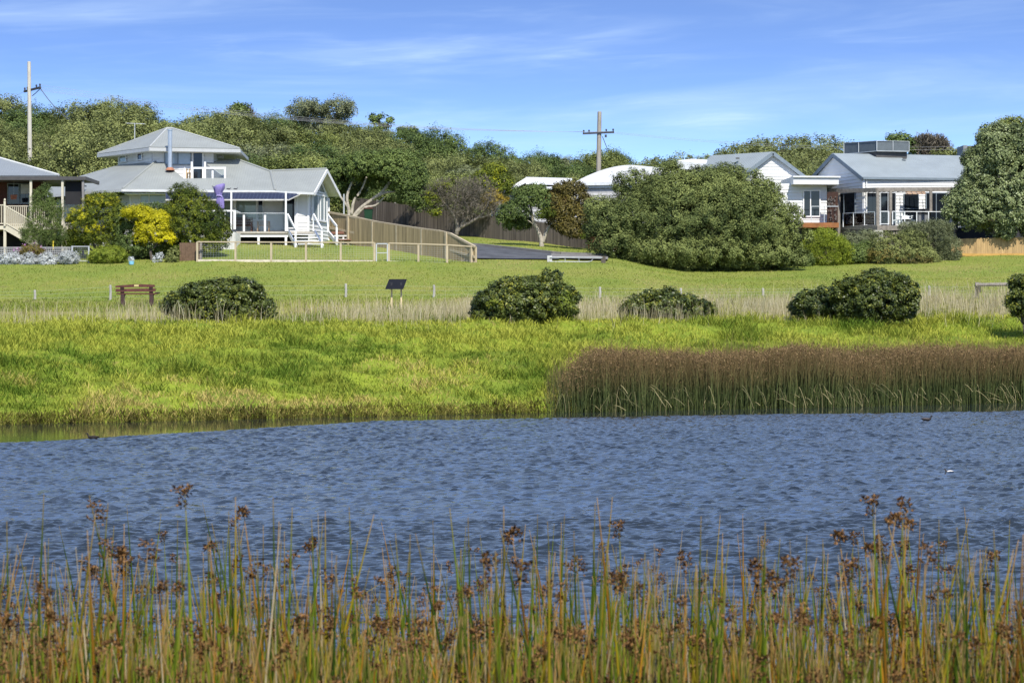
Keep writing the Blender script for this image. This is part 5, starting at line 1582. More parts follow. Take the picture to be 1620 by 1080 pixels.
for u in (597, 625, 658, 690, 722, 796, 830, 862):
    dd = 171 + (152.5 - 171) * (u - 560) / (946 - 560)
    v0 = float(np.interp(u, [560, 700, 790, 860, 946], [312, 332, 343, 352, 360])); v1 = float(np.interp(u, [560, 700, 760, 830, 946], [352, 366, 374, 383, 397]))
    p = W(u, v0 - 1, dd - .12); q = W(u, v1 + 3, dd - .12)
    obj("post", MB().box((p.x, p.y, (p.z + q.z) / 2), (.11, .09, p.z - q.z), -.3), mat("grey_fence_post", (.26, .24, .21), rough=.9, var=.2), wf_)
paling_fence("brown_fence", "reddish brown paling fence piece beside the timber post left of the huge bush", [(930, 346), (990, 350)], [(930, 394), (990, 400)], 152, 150.5, mat("red_brown_paling", (.19, .095, .05), rough=.85, var=.25, scale=5), BROWNTIM, (), cap=False, railz=())
paling_fence("boundary_fence", "honey coloured paling fence under the broad dense tree at the right edge", [(1505, 378.5), (1560, 376.5), (1820, 370)], [(1505, 403.5), (1545, 404.5), (1820, 402)], 151, 150.2, mat("honey_paling", (.46, .31, .14), rough=.8, var=.2, scale=4, stretch=(1, 1, .2)), PALETIM, (), cap=False, railz=(), plinth=mat("yellow_plinth", (.50, .30, .08), rough=.8))

# low timber fence with mesh in front of the white house
fe = thing("yard_fence", "low timber post and rail fence with wire mesh in front of the white house", "fence", G(540, 134.4))
FD = 134.4
rv_ = lambda u: float(np.interp(u, [310, 592, 707, 753], [382.5, 383.8, 387.2, 390.5]))
pv_ = lambda u: float(np.interp(u, [310, 592, 753], [411.5, 413, 418.5]))
us = [312, 372.5, 429, 484, 539, 592.5, 615.5, 662, 707.5, 753]
rm = MB()
for a_, b_ in zip(us[:-1], us[1:]):
    if a_ == 592.5: continue
    rm.bar(W(a_, rv_(a_), FD), W(b_, rv_(b_), FD), .10, .065)
obj("top_rail", rm, PALETIM2, fe)
rm = MB()
for a_, b_ in zip(us[:-1], us[1:]):
    if a_ == 592.5: continue
    rm.bar(W(a_, pv_(a_) + 1.2, FD), W(b_, pv_(b_) + 1.2, FD), .06, .17)
obj("plinth", rm, mat("pale_plinth", (.56, .50, .38), rough=.85, var=.15), fe)
for u in us: 
    z1, z0 = W(u, rv_(u), FD).z, W(u, pv_(u) + 6, FD).z
    obj("post", MB().box((xat(u, FD), FD + .02, (z0 + z1) / 2), (.11, .11, z1 - z0)), PALETIM2, fe)
wm = MB()
for k in range(9):
    f = (k + .5) / 9
    for a_, b_ in zip(us[:-1], us[1:]):
        if a_ == 592.5: continue
        wm.bar(W(a_, rv_(a_) + (pv_(a_) - rv_(a_)) * f, FD + .06), W(b_, rv_(b_) + (pv_(b_) - rv_(b_)) * f, FD + .06), .004, .004)
x = xat(312, FD)
while x < xat(753, FD):
    u = x / FD * F + 810
    if not 592 < u < 616: wm.bar(W(u, rv_(u), FD + .06), W(u, pv_(u), FD + .06), .004, .004, up=(0, 1, 0))
    x += .15
wo = obj("wire_mesh", wm, GREYMETAL, fe); wo['kind'] = 'stuff'
# fence return at the right end
rt_ = MB(); rt_.box((xat(748, 134.9), 134.9, (zat(391, 134.9) + zat(419, 134.9)) / 2), (.1, .1, 1.0)); obj("end_post", rt_, GREYTIM, fe)
gt = thing("yard_gate", "grey metal framed gate in the low timber fence", "gate", W(604, 414, FD - .05))
gm = MB()
a_, b_, c_, d_ = W(595.5, 385.5, FD - .05), W(613, 385.5, FD - .05), W(613, 414.5, FD - .05), W(595.5, 414.5, FD - .05)
for p, q in ((a_, b_), (b_, c_), (c_, d_), (d_, a_)): gm.bar(p, q, .06, .06, up=(0, 1, 0))
gm.bar(W(595.5, 400, FD - .05), W(613, 400, FD - .05), .04, .04)
obj("frame", gm, GREYMETAL, gt)
gm = MB()
for k in range(7):
    t = (k + .5) / 7; gm.bar(a_.lerp(b_, t), d_.lerp(c_, t), .005, .005, up=(0, 1, 0))
obj("mesh", gm, GREYMETAL, gt)

# lattice fence and wire gate of the brick house garden
lf = thing("lattice_fence", "pale square lattice fence behind the silver shrubs", "fence", G(50, 135.3))
LD = 135.3
lm = MB()
x0, x1, zt, zb = xat(-15, LD), xat(112, LD), zat(391.5, LD), zat(412, LD)
x = x0
while x < x1: lm.box((x, LD, (zt + zb) / 2), (.035, .012, zt - zb)); x += .105
z = zb
while z < zt: lm.box(((x0 + x1) / 2, LD - .014, z), (x1 - x0, .012, .035)); z += .105
lm.box(((x0 + x1) / 2, LD - .03, zt), (x1 - x0, .05, .06))
obj("lattice", lm, mat("pale_lattice", (.33, .33, .32), rough=.7), lf)
gt = thing("wire_gate", "galvanised pipe gate frame between the silver shrubs and the mounded shrub", "gate", G(127, 134.6))
gm = MB(); GD = 134.7
for u in (114, 140.5): gm.tube([W(u, 389, GD), W(u, 417, GD)], .045, 8)
gm.tube([W(114, 390, GD), W(140.5, 390, GD)], .025, 8); gm.tube([W(116, 413, GD), W(138.5, 413, GD)], .02, 8)
obj("frame", gm, GREYMETAL, gt)
gm = MB()
for k in range(8): gm.bar(W(116 + k * 3.1, 390, GD), W(116 + k * 3.1, 413, GD), .005, .005, up=(0, 1, 0))
for k in range(6): gm.bar(W(115, 393 + k * 3.6, GD), W(140, 393 + k * 3.6, GD), .005, .005)
obj("mesh", gm, GREYMETAL, gt)
bp_ = thing("board_fence", "brown timber panel at the foot of the dense garden tree", "fence", G(302, 134.9))
pmb = MB(); PD = 134.9
for k in range(11):
    u = 285.5 + k * 3.05; pmb.box((xat(u, PD), PD, (zat(384, PD) + zat(415, PD)) / 2), (.10, .02, zat(384, PD) - zat(415, PD)))
obj("paling_panel", pmb, mat("brown_panel_board", (.15, .095, .06), rough=.9, var=.2, scale=6), bp_)
pmb = MB()
for v in (388, 408): pmb.bar(W(284, v, PD + .05), W(318, v, PD + .05), .05, .09)
pmb.box((xat(318, PD), PD, (zat(382, PD) + zat(416, PD)) / 2), (.1, .1, zat(382, PD) - zat(416, PD)))
obj("rail", pmb, GREYTIM, bp_)

# wire fence in the dry grass
wfc = thing("wire_fence", "old post and wire fence running through the dry grass strip", "fence", G(600, 117))
pts = [(-85, 460, 117), (55, 459, 117), (174.5, 451, 116.5), (547, 449, 117.5), (686.5, 451, 117), (819, 452, 117), (949, 454, 116.5), (1077, 456, 116.5), (1207, 456, 117), (1337, 455, 117), (1470, 452, 117.5), (1660, 452, 117.5), (1790, 451, 117.5)]
for u, v, d in pts:
    p = W(u, v, d); g = G(u, d); h = p.z - g.z
    obj("post", MB().tube([g + Vector((0, 0, -.1)), g + Vector((.015, 0, h * .5)), g + Vector((.0, 0, h)), g + Vector((0, 0, h + .01))], [.065, .06, .058, .03], 7), mat("pale_weathered_post", (.40, .385, .35), rough=.9, var=.2), wfc)
wm = MB()
for (a_, b_) in zip(pts[:-1], pts[1:]):
    for k in (.12, .45, .8):
        p, q = W(*a_), W(*b_); gp_, gq = G(a_[0], a_[2]), G(b_[0], b_[2])
        wm.bar(p.lerp(gp_, k), q.lerp(gq, k), .004, .004)
wo = obj("wire", wm, GREYMETAL, wfc)

# log rail on the right
lg = thing("log_rail", "grey horizontal log rail on a short post at the right side of the lawn", "barrier", G(1545, 117))
gl_ = G(1545.5, 116.5)
obj("post", MB().box((gl_.x, gl_.y, (zat(446.5, 116.5) + gl_.z) / 2 - .1), (.17, .17, zat(446.5, 116.5) - gl_.z + .2)), GREYTIM, lg)
obj("post", MB().box((xat(1640, 116.7), 116.7, (zat(447, 116.7) + T(xat(1640, 116.7), 116.7)) / 2 - .1), (.17, .17, 1.0)), GREYTIM, lg)
obj("rail", MB().tube([W(1543, 450.5, 116.3), W(1590, 449.8, 116.3), W(1650, 449, 116.4)], .085, 8), GREYTIM, lg)
obj("bracket", MB().box(W(1549, 458, 116.3), (.13, .1, .28)), mat("dark_block", (.06, .055, .05)), lg)

# road barrier
rb_ = thing("boom_gate", "low steel swing gate on two posts across the road end", "gate", G(910, 136.5))
BDp = 136.3
obj("post", MB().box((xat(869.5, BDp), BDp, (zat(404.5, BDp) + zat(421, BDp)) / 2), (.27, .2, zat(404.5, BDp) - zat(421, BDp))), mat("pale_grey_post", (.50, .50, .48), rough=.8, var=.15), rb_)
obj("post", MB().box((xat(954.5, BDp), BDp, (zat(405, BDp) + zat(422, BDp)) / 2), (.25, .25, zat(405, BDp) - zat(422, BDp))), mat("dark_post", (.10, .085, .07), rough=.9, var=.2), rb_)
gm = MB()
gm.tube([W(870, 407.3, BDp - .12), W(953, 407.6, BDp - .12)], .035, 8)
gm.tube([W(870, 414, BDp - .12), W(930, 414.2, BDp - .12), W(936, 412.8, BDp - .12), W(939, 407.6, BDp - .12)], .03, 8)
for u in (894, 916): gm.tube([W(u, 407.3, BDp - .12), W(u, 414, BDp - .12)], .02, 6)
obj("swing_arm", gm, mat("grey_pipe", (.40, .42, .43), rough=.5, metal=.3), rb_)
sp = thing("timber_post", "tall dark timber post at the left side of the huge bush", "post", G(957, 146))
gp_ = G(957, 146)
obj("shaft", MB().tube([gp_ + Vector((0, 0, -.2)), W(957.5, 380, 146), W(958, 345, 146)], [.16, .15, .14], 9), mat("brown_pole", (.14, .10, .075), rough=.9, var=.2, scale=3), sp)
ch = MB(); ch.tube([W(958, 345, 146), W(958.1, 344.4, 146)], [.15, .15], 9); obj("cap", ch, GREYMETAL, sp)
wg = thing("small_gate", "small white barred gate in front of the reddish brown fence", "gate", G(974, 148))
gm = MB(); D_ = 148.0
for p, q in (((962, 375), (985, 376)), ((985, 376), (985, 398)), ((962, 398), (962, 375)), ((962, 397), (985, 397))): gm.tube([W(*p, D_), W(*q, D_)], .022, 6)
obj("frame", gm, WHITE, wg)
gm = MB()
for k in range(8): gm.bar(W(964.5 + k * 2.6, 375.5, D_), W(964.5 + k * 2.6, 397, D_), .014, .014, up=(0, 1, 0))
obj("bars", gm, mat("pale_bars", (.55, .40, .33)), wg)

# corten screen
cs_ = thing("corten_screen", "rust brown perforated steel screen between the two gabled houses", "screen", G(1317, 157.4))
CM = bpy.data.materials.new("rust_steel"); CM.use_nodes = True
n, l = CM.node_tree.nodes, CM.node_tree.links
p = n["Principled BSDF"]; p.inputs["Roughness"].default_value = .9
tcn = n.new("ShaderNodeTexCoord"); no = n.new("ShaderNodeTexNoise"); no.inputs["Scale"].default_value = 5; no.inputs["Detail"].default_value = 6
l.new(tcn.outputs["Object"], no.inputs["Vector"]); cr = n.new("ShaderNodeValToRGB"); e = cr.color_ramp.elements
e[0].position = .35; e[0].color = (.022, .010, .007, 1); e[1].position = .65; e[1].color = (.058, .024, .014, 1); l.new(no.outputs["Fac"], cr.inputs[0]); l.new(cr.outputs[0], p.inputs["Base Color"])
obj("plate", MB().prism([W(1308.6, 304, 157.4), W(1325.5, 303.5, 157.3), W(1325.5, 351, 157.3), W(1308.6, 351, 157.4)], Vector((0, .03, 0))), CM, cs_)
rr = random.Random(4); cm = MB()
for k in range(34):
    u, v = rr.uniform(1310.5, 1323.5), rr.uniform(309, 348); s = rr.uniform(.03, .075)
    c = W(u, v, 157.27); a0 = rr.uniform(0, 3)
    cm.prism([c + Vector((math.cos(a0 + j * 1.05) * s, 0, math.sin(a0 + j * 1.05) * s * 1.4)) for j in range(6)], Vector((0, .012, 0)))
co_ = obj("cut_out", cm, mat("pale_cutout", (.10, .085, .075)), cs_); co_['kind'] = 'stuff'

# ================================================================== power poles and cables
def pole(label, u, d, vtop, r, mt, arm, ad):
    g = G(u, d)
    root = thing("power_pole", label, "power pole", g, "power poles")
    tp = W(u, vtop, d)
    pb = g + Vector(((0.012) * 20 * (1 if u < 500 else -1), 0, -.5))
    pb = Vector((tp.x + (.10 if u < 500 else -.15), d, g.z - .5))
    obj("shaft", MB().tube([pb, pb.lerp(tp, .35), pb.lerp(tp, .7), tp, tp + Vector((0, 0, .02))], [r * 1.35, r * 1.2, r * 1.05, r * .92, r * .6], 12), mt, root)
    (ua, va), (ub, vb) = arm
    am = MB(); am.bar(W(ua, va, d - .16 + ad), W(ub, vb, d - .16 - ad), .12, .14)
    a_ = obj("crossarm", am, mat("dark_crossarm", (.055, .055, .06), rough=.8), root)
    for t in (.03, .2, .75, .97):
        c = W(ua, va, d - .16 + ad).lerp(W(ub, vb, d - .16 - ad), t)
        obj("insulator", MB().tube([c + Vector((0, 0, .05)), c + Vector((0, 0, .12)), c + Vector((0, 0, .16)), c + Vector((0, 0, .26)), c + Vector((0, 0, .28))], [.03, .04, .075, .06, .02], 8), mat("dark_porcelain", (.05, .05, .06), rough=.3), a_)
    return root
pl = pole("pale concrete coloured power pole at the far left above the hill trees", 46, 172, 98, .135, mat("pale_pole", (.50, .47, .40), rough=.85, var=.12, scale=3, stretch=(3, 3, .4)), ((38.5, 145), (64, 138.5)), 1.2)
bm = MB(); bm.tube([W(51, 152, 171.8), W(57, 147, 171.7), W(64, 140, 171)], .03, 6); obj("brace", bm, mat("dark_crossarm", (.055, .055, .06)), pl)
pr_ = pole("weathered grey timber power pole in the middle, behind the curved white roof", 948.5, 186, 177, .17, mat("timber_pole", (.33, .30, .25), rough=.9, var=.2, scale=4, stretch=(3, 3, .3)), ((922, 211.5), (971.5, 209.3)), .2)
bm = MB(); bm.box(W(958.3, 215.3, 185.8), (.16, .16, .2)); bm.tube([W(953, 216, 185.8), W(961, 236, 185.9)], .025, 6); obj("cable_fitting", bm, mat("dark_crossarm", (.055, .055, .06)), pr_)
LINE = mat("pale_cable", (.38, .38, .37), rough=.5, metal=.2)
def cable(label, a, b, sag, r=.008, n=26, m=LINE):
    pts = [a.lerp(b, i / n) - Vector((0, 0, sag * 4 * (i / n) * (1 - i / n))) for i in range(n + 1)]
    mb = MB(); mb.tube(pts, r, 5)
    return tag(obj("power_cable", mb, m, None, base=a), label, "cable", "overhead power cables")
DL = mat("dark_cable", (.10, .11, .13), rough=.5)
for k, (va, ub, vb, lab) in enumerate([(134, 925, 209, "uppermost overhead cable between the two power poles"), (138, 936, 208.8, "second overhead cable between the two power poles"), (141, 957, 208.5, "third overhead cable between the two power poles"), (143, 969, 208, "lowest overhead cable between the two power poles")]):
    cable(lab, W(62, va, 171.0), W(ub, vb, 185.8), .72 + .05 * k)
cable("upper overhead cable running right from the middle power pole", W(969, 209, 185.8), W(1720, 221, 205), .9)
cable("lower overhead cable running right from the middle power pole", W(957, 209.5, 185.8), W(1720, 227, 205), .9)
cable("dark service cable sloping left from the far left power pole", W(40, 144, 172.5), W(-60, 170, 165), .3, m=DL)
cable("dark service cable dropping from the far left power pole into the trees", W(64, 140, 171), W(110, 190, 168), .2, r=.03, m=DL)
# TV antenna
an = thing("antenna", "thin television antenna on a mast beside the upper roof of the white house", "antenna", W(213, 222, 153))
obj("mast", MB().tube([W(213, 228, 153), W(213.2, 195, 153)], .028, 6), GREYMETAL, an)
am = MB(); am.bar(W(200, 195, 153.3), W(229, 196.2, 152.6), .03, .03)
for k in range(9):
    c = W(200, 195, 153.3).lerp(W(229, 196.2, 152.6), k / 8); am.bar(c + Vector((0, -.35, 0)), c + Vector((0, .35, 0)), .014, .014)
obj("array", am, mat("pale_grey_alloy", (.62, .63, .62), rough=.4), an)
sp_ = thing("garden_pole", "slim grey metal pole right of the gabled wing of the white house", "pole", W(544, 345, 160))
obj("shaft", MB().tube([W(544, 352, 160), W(544, 307, 160)], .05, 8), GREYMETAL, sp_)
bn = thing("green_bin", "green wheelie bin behind the pale paling fence under the leaning trunk", "bin", W(583, 350, 163))
c = W(583, 352, 163)
obj("tub", MB().loft([[c + Vector((sx * w_, sy * w_, z)) for sx, sy in ((-1, -1), (1, -1), (1, 1), (-1, 1))] for z, w_ in ((0, .22), (.9, .29))]), mat("dark_green_plastic", (.012, .045, .022), rough=.4), bn)
obj("lid", MB().box(c + Vector((0, -.02, .94)), (.62, .64, .07)), mat("red_lid", (.10, .045, .03), rough=.4), bn)

# ================================================================== bench, sign, furniture, pots
bd_ = 111.5
BEN = mat("red_brown_bench_timber", (.105, .035, .028), rough=.6, var=.2, scale=6)
g = G(216, bd_)
be = thing("park_bench", "red brown timber park bench with a small plaque on its top slat", "bench", g)
zz_ = lambda v: zat(v, bd_)
k = bd_ / F
top = MB()
xl, xm, xr = xat(184, bd_), xat(217, bd_), xat(246, bd_)
top.prism([Vector((xl, bd_ - .25, zz_(452))), Vector((xm, bd_ - .25, zz_(449.5))), Vector((xr, bd_ - .25, zz_(450.5))), Vector((xr, bd_ - .25, zz_(454.2))), Vector((xm, bd_ - .25, zz_(454.4))), Vector((xl, bd_ - .25, zz_(455)))], Vector((0, .045, 0)))
bk_ = obj("backrest", top, BEN, be)
lo = MB(); lo.prism([Vector((xl, bd_ - .22, zz_(457))), Vector((xr + .03, bd_ - .22, zz_(456.2))), Vector((xr + .03, bd_ - .22, zz_(461))), Vector((xl, bd_ - .22, zz_(461.8)))], Vector((0, .045, 0)))
obj("lower_slat", lo, BEN, bk_)
obj("plaque", MB().box((xat(217.2, bd_), bd_ - .265, zz_(451.9)), (.21, .02, .09)), mat("brass_plaque", (.62, .50, .22), rough=.35, metal=.3), bk_)
se = MB()
for j in range(4): se.box(((xl + xr) / 2 + .05, bd_ - .12 + .12 * j, zz_(464.8) + .006 * j), (xr - xl + .06, .10, .045))
obj("seat", se, BEN, be)
for u in (191.5, 237):
    lm = MB(); x = xat(u, bd_)
    lm.prism([Vector((x, bd_ - .28, zz_(454))), Vector((x, bd_ - .18, zz_(454))), Vector((x, bd_ - .10, zz_(464))), Vector((x, bd_ + .33, zz_(464.2))), Vector((x, bd_ + .33, zz_(466.5))), Vector((x, bd_ + .10, zz_(467))), Vector((x, bd_ + .12, g.z - .1)), Vector((x, bd_ - .14, g.z - .1)), Vector((x, bd_ - .16, zz_(465)))], Vector((.17, 0, 0)))
    obj("leg", lm, mat("dark_bench_leg", (.055, .030, .028), rough=.7), be)
am = MB(); am.bar((xr + .04, bd_ - .15, zz_(463)), (xr + .14, bd_ + .3, zz_(463.4)), .07, .05); obj("armrest", am, mat("dark_bench_leg", (.055, .030, .028)), be)

sd_ = 109.0
si = thing("information_sign", "tilted black information board on two pale timber posts in the dry grass", "sign", G(626, sd_))
pn = [W(609.5, 457.5, sd_ - .25), W(638, 457.5, sd_ - .25), W(643.5, 442.5, sd_ + .25), W(615.5, 442.5, sd_ + .25)]
obj("panel", MB().prism(pn, Vector((0, .03, .03))), BLACKP, si)
for u in (619.5, 634.7):
    gg = G(u, sd_ + .02)
    obj("leg", MB().box((gg.x, gg.y + .08, (zat(449, sd_) + gg.z) / 2 - .1), (.075, .075, zat(449, sd_) - gg.z + .2)), mat("pale_sign_post", (.62, .50, .30), rough=.8, var=.1), si)
    br_ = MB(); br_.box((gg.x, gg.y - .03, zat(452, sd_)), (.08, .06, .28)); obj("bracket", br_, mat("black_bracket", (.03, .03, .035), rough=.5), si)

# folded umbrella
UB = 142.2
um_ = thing("closed_umbrella", "folded purple garden umbrella tied in the middle on the white house deck", "umbrella", (xat(347, UB), UB, zD))
UM = mat("purple_canvas", (.20, .165, .38), rough=.85, var=.12, scale=3)
rings = []
rr = random.Random(9)
for v, cu, wd in ((293, 347, 17), (298, 346, 16), (304, 345.5, 12.5), (308.5, 346, 8.5), (311, 347.5, 8), (316, 348, 11.5), (323, 348.5, 12), (328, 349.5, 10.5), (331, 350, 8)):
    ring = []
    for j in range(18):
        an_ = 2 * math.pi * j / 18
        r_ = wd / 2 / F * UB * (1 + .18 * math.cos(an_ * 5 + v * .12) + rr.uniform(-.04, .04))
        c = W(cu, v, UB); ring.append(c + Vector((math.cos(an_) * r_, math.sin(an_) * r_ * .8, (.10 if v < 295 else 0) * math.cos(an_ * 1 + .3))))
    rings.append(ring)
obj("canopy", MB().loft(rings), UM, um_, smooth=True)
obj("pole", MB().tube([W(349.5, 330, UB), W(349.8, 366, UB)], .03, 8), WHITE, um_)
st = MB(); st.tube([W(342.5, 309.5, UB - .14), W(347, 309, UB - .2), W(351.5, 311, UB - .14)], .03, 6); obj("tie", st, mat("pale_purple", (.42, .36, .62)), um_)

# deck furniture
WOODB = mat("brown_outdoor_timber", (.16, .070, .045), rough=.6, var=.18, scale=6)
def seat_set(name, label, cat, u0, u1, vt, vb, d, zf, m, slats):
    x0, x1 = xat(u0, d), xat(u1, d); zt = zat(vt, d)
    r_ = thing(name, label, cat, ((x0 + x1) / 2, d, zf))
    mb = MB()
    for j in range(slats):
        z = zf + .5 + (zt - zf - .52) * j / max(1, slats - 1)
        mb.box(((x0 + x1) / 2, d + .22, z), (x1 - x0 - .12, .03, (zt - zf - .5) / slats * .75))
    for x in (x0 + .04, x1 - .04): mb.box((x, d + .24, (zf + zt) / 2), (.06, .06, zt - zf))
    obj("backrest", mb, m, r_)
    mb = MB()
    for j in range(4): mb.box(((x0 + x1) / 2, d - .25 + j * .13, zf + .42), (x1 - x0 - .06, .11, .035))
    obj("seat", mb, m, r_)
    for x in (x0 + .04, x1 - .04):
        obj("leg", MB().box((x, d - .28, zf + .31), (.06, .06, .62)), m, r_)
        obj("armrest", MB().bar((x, d - .33, zf + .64), (x, d + .25, zf + .66), .07, .04), m, r_)
    return r_
seat_set("outdoor_bench", "brown slatted timber bench on the front deck of the white house", "bench", 357, 399.5, 344.5, 366, 145.2, zD, WOODB, 5)
ch_ = seat_set("timber_chair", "low timber armchair right of the slatted bench on the deck", "chair", 407, 427, 349.5, 366, 145.1, zD, mat("tan_timber", (.30, .18, .10), rough=.6, var=.15), 4)
cb = seat_set("balcony_chair", "small tan chair on the upper balcony of the white house", "chair", 295, 302, 272.5, 282, 147.6, bz - .05, mat("tan_wicker", (.50, .36, .20), rough=.8), 3)
ad = thing("white_armchair", "white slat backed outdoor armchair behind the glass balustrade of the pergola house", "chair", (xat(1433, 155.4), 155.4, zfl))
AD = 155.4; ADM = mat("white_resin", (.74, .75, .76), rough=.5, var=.04)
mb = MB()
for j in range(5):
    u = 1427.5 + j * 2.6; p = Vector((xat(u, AD), AD, zfl + .32)); q = Vector((xat(1433 + (u - 1433) * 1.25, AD), AD + .38, zat(339.5 + abs(j - 2) * .9, AD)))
    mb.bar(p, q, .10, .025, up=(0, -1, 0.3))
obj("backrest", mb, ADM, ad)
obj("seat", MB().bar((xat(1433, AD), AD - .35, zfl + .40), (xat(1433, AD), AD + .1, zfl + .28), .55, .04), ADM, ad)
for u in (1425.3, 1441):
    obj("armrest", MB().bar((xat(u, AD), AD - .42, zfl + .58), (xat(u, AD), AD + .25, zfl + .56), .13, .035), ADM, ad)
    obj("leg", MB().box((xat(u, AD), AD - .33, zfl + .28), (.05, .11, .56)), ADM, ad)
tb = thing("side_table", "little white side table left of the white slat backed armchair", "table", (xat(1417, AD - .2), AD - .2, zfl))
obj("tabletop", MB().box((xat(1417, AD - .2), AD - .2, zat(348.6, AD - .2)), (.42, .42, .04)), ADM, tb)
for u in (1413, 1421):
    for dy in (-.18, .18): obj("leg", MB().box((xat(u, AD - .2), AD - .2 + dy, (zfl + zat(348.8, AD)) / 2), (.045, .045, zat(348.8, AD) - zfl)), ADM, tb)
bqx = xat(1462, 156.2)
bq = thing("barbecue", "dark covered barbecue on the pergola deck right of the white armchair", "barbecue", (bqx, 156.2, zfl))
obj("hood", MB().loft([[Vector((bqx + sx * a__, 156.2 + sy * .3, zfl + z)) for sx, sy in ((-1, -1), (1, -1), (1, 1), (-1, 1))] for z, a__ in ((.75, .42), (.95, .42), (1.08, .3))]), mat("black_enamel", (.03, .03, .035), rough=.3), bq)
obj("cart", MB().box((bqx, 156.2, zfl + .38), (.8, .5, .7)), mat("grey_cart", (.20, .20, .21), rough=.5), bq)
pt_ = thing("blue_bucket", "pale blue bucket with silver foliage at the edge of the lawn under the bushes", "bucket", G(208, 133.4))
gb_ = G(208, 133.4)
obj("pot", MB().tube([gb_, gb_ + Vector((0, 0, .02)), gb_ + Vector((0, 0, .2))], [.12, .13, .16], 14), mat("pale_blue_plastic", (.22, .50, .68), rough=.4, var=.05), pt_)
rng = np.random.default_rng(6)
link("leaves", crown_mesh("leaves", rng, [(0, 0, .3, .16, .16, .14)], 40, 14, .06, .06, LM['silver']), pt_)
hb_ = thing("hanging_basket", "orange brown hanging ornament under the verandah of the brick house", "ornament", W(22, 312, 141))
mb = MB()
for j in range(4): mb.tube([W(16.5 + j * .3, 309.5 + j * 1.7, 141), W(27 - j * .3, 309 + j * 1.7, 141)], .045, 6)
obj("basket", mb, mat("orange_brown", (.36, .13, .07), rough=.8), hb_)
obj("cord", MB().tube([W(22, 309, 141), W(22, 287, 141)], .01, 5), GREYMETAL, hb_)
ym = thing("yellow_stake", "short yellow garden stakes behind the lattice fence", "stake", G(83, 135.9))
mb = MB(); mb.box(W(84.3, 388, 135.9), (.06, .05, .5)); obj("stake", mb, mat("yellow_plastic", (.65, .50, .04), rough=.5), ym)

# ================================================================== birds
def bird(name, label, cat, p, L_, face, body, head=None, flank=None, group=None, neck=1.0):
    r_ = thing(name, label, cat, p, group)
    sp = [(-.52, .13, .015, .012), (-.44, .13, .07, .04), (-.28, .10, .15, .10), (-.05, .08, .18, .135), (.15, .09, .155, .125), (.27, .13, .10, .10), (.31, .20, .06, .06), (.33, .20 + .10 * neck, .05, .055), (.36, .20 + .17 * neck, .062, .06), (.41, .20 + .18 * neck, .055, .05), (.46, .20 + .165 * neck, .028, .024)]
    rings = []
    for i, (x, z, wy_, hz) in enumerate(sp):
        a_ = sp[max(0, i - 1)]; b_ = sp[min(len(sp) - 1, i + 1)]
        dx, dz = b_[0] - a_[0], b_[1] - a_[1]; ln = math.hypot(dx, dz); tx, tz = dx / ln, dz / ln
        rings.append([Vector((p[0] + face * L_ * (x - tz * hz * math.sin(t)), p[1] + L_ * wy_ * math.cos(t), p[2] + L_ * (z + tx * hz * math.sin(t)))) for t in [2 * math.pi * j / 14 for j in range(14)]])
    if face < 0: rings = rings[::-1]
    obj("body", MB().loft(rings), body, r_, smooth=True)
    hx, hz = .46, .20 + .165 * neck
    obj("bill", MB().tube([Vector((p[0] + face * L_ * hx, p[1], p[2] + L_ * hz)), Vector((p[0] + face * L_ * (hx + .10), p[1], p[2] + L_ * (hz - .02)))], [.022 * L_, .006 * L_], 6), head or mat("dark_bill", (.05, .045, .03), rough=.4), r_)
    for s in (-1, 1):
        w_ = []
        for x, z, hh in ((-.48, .15, .01), (-.25, .15, .06), (.0, .13, .085), (.17, .12, .05), (.2, .12, .01)):
            wy_ = float(np.interp(x, [q[0] for q in sp[:6]], [q[2] for q in sp[:6]])) * .93 + .012
            w_.append((x, z, hh, wy_))
        rg = [[Vector((p[0] + face * L_ * x, p[1] + s * L_ * (wy_ * .72 + .05 * math.cos(t)), p[2] + L_ * (z + hh * math.sin(t)))) for t in [2 * math.pi * j / 8 for j in range(8)]] for x, z, hh, wy_ in w_]
        obj("wing", MB().loft(rg), flank or body, r_, smooth=True)
    return r_
DUCKB = mat("dark_brown_feathers", (.022, .017, .014), rough=.7, var=.25, scale=25)
GREYF = mat("grey_feathers", (.10, .10, .11), rough=.7, var=.25, scale=25)
wz = lambda u, v: (lambda d: Vector(((u - 810) / F * d, d, .055)))(CZ * F / (v - 520))
bird("duck", "black brown duck swimming by the left bank in the calm water", "duck", wz(146.5, 697), .36, -1, DUCKB)
bird("waterbird", "dark waterbird swimming just off the far reed bed at the right", "waterbird", wz(1466.5, 667.5), .38, 1, DUCKB, flank=mat("brown_grey_feathers", (.09, .075, .07), rough=.7, var=.2))
bird("grebe", "small grebe with white flanks swimming alone in the open water at the right", "grebe", wz(1501, 751.5), .20, -1, mat("grebe_brown", (.04, .032, .028), rough=.7, var=.2), flank=mat("white_feathers", (.72, .68, .62), rough=.7, var=.1))
for u, v, f, lab in ((339, 296.5, -1, "dark pigeon perched on the roof edge behind the purple umbrella"), (362, 299.5, 1, "grey pigeon on the roof edge right of the purple umbrella, left of a pair"), (373, 299.5, 1, "grey pigeon on the roof edge, right one of a pair")):
    bird("pigeon", lab, "pigeon", onp(u, v, *PF) + Vector((0, -.02, .0)), .29, f, GREYF, group="pigeons on the roof of the white house", neck=.55)

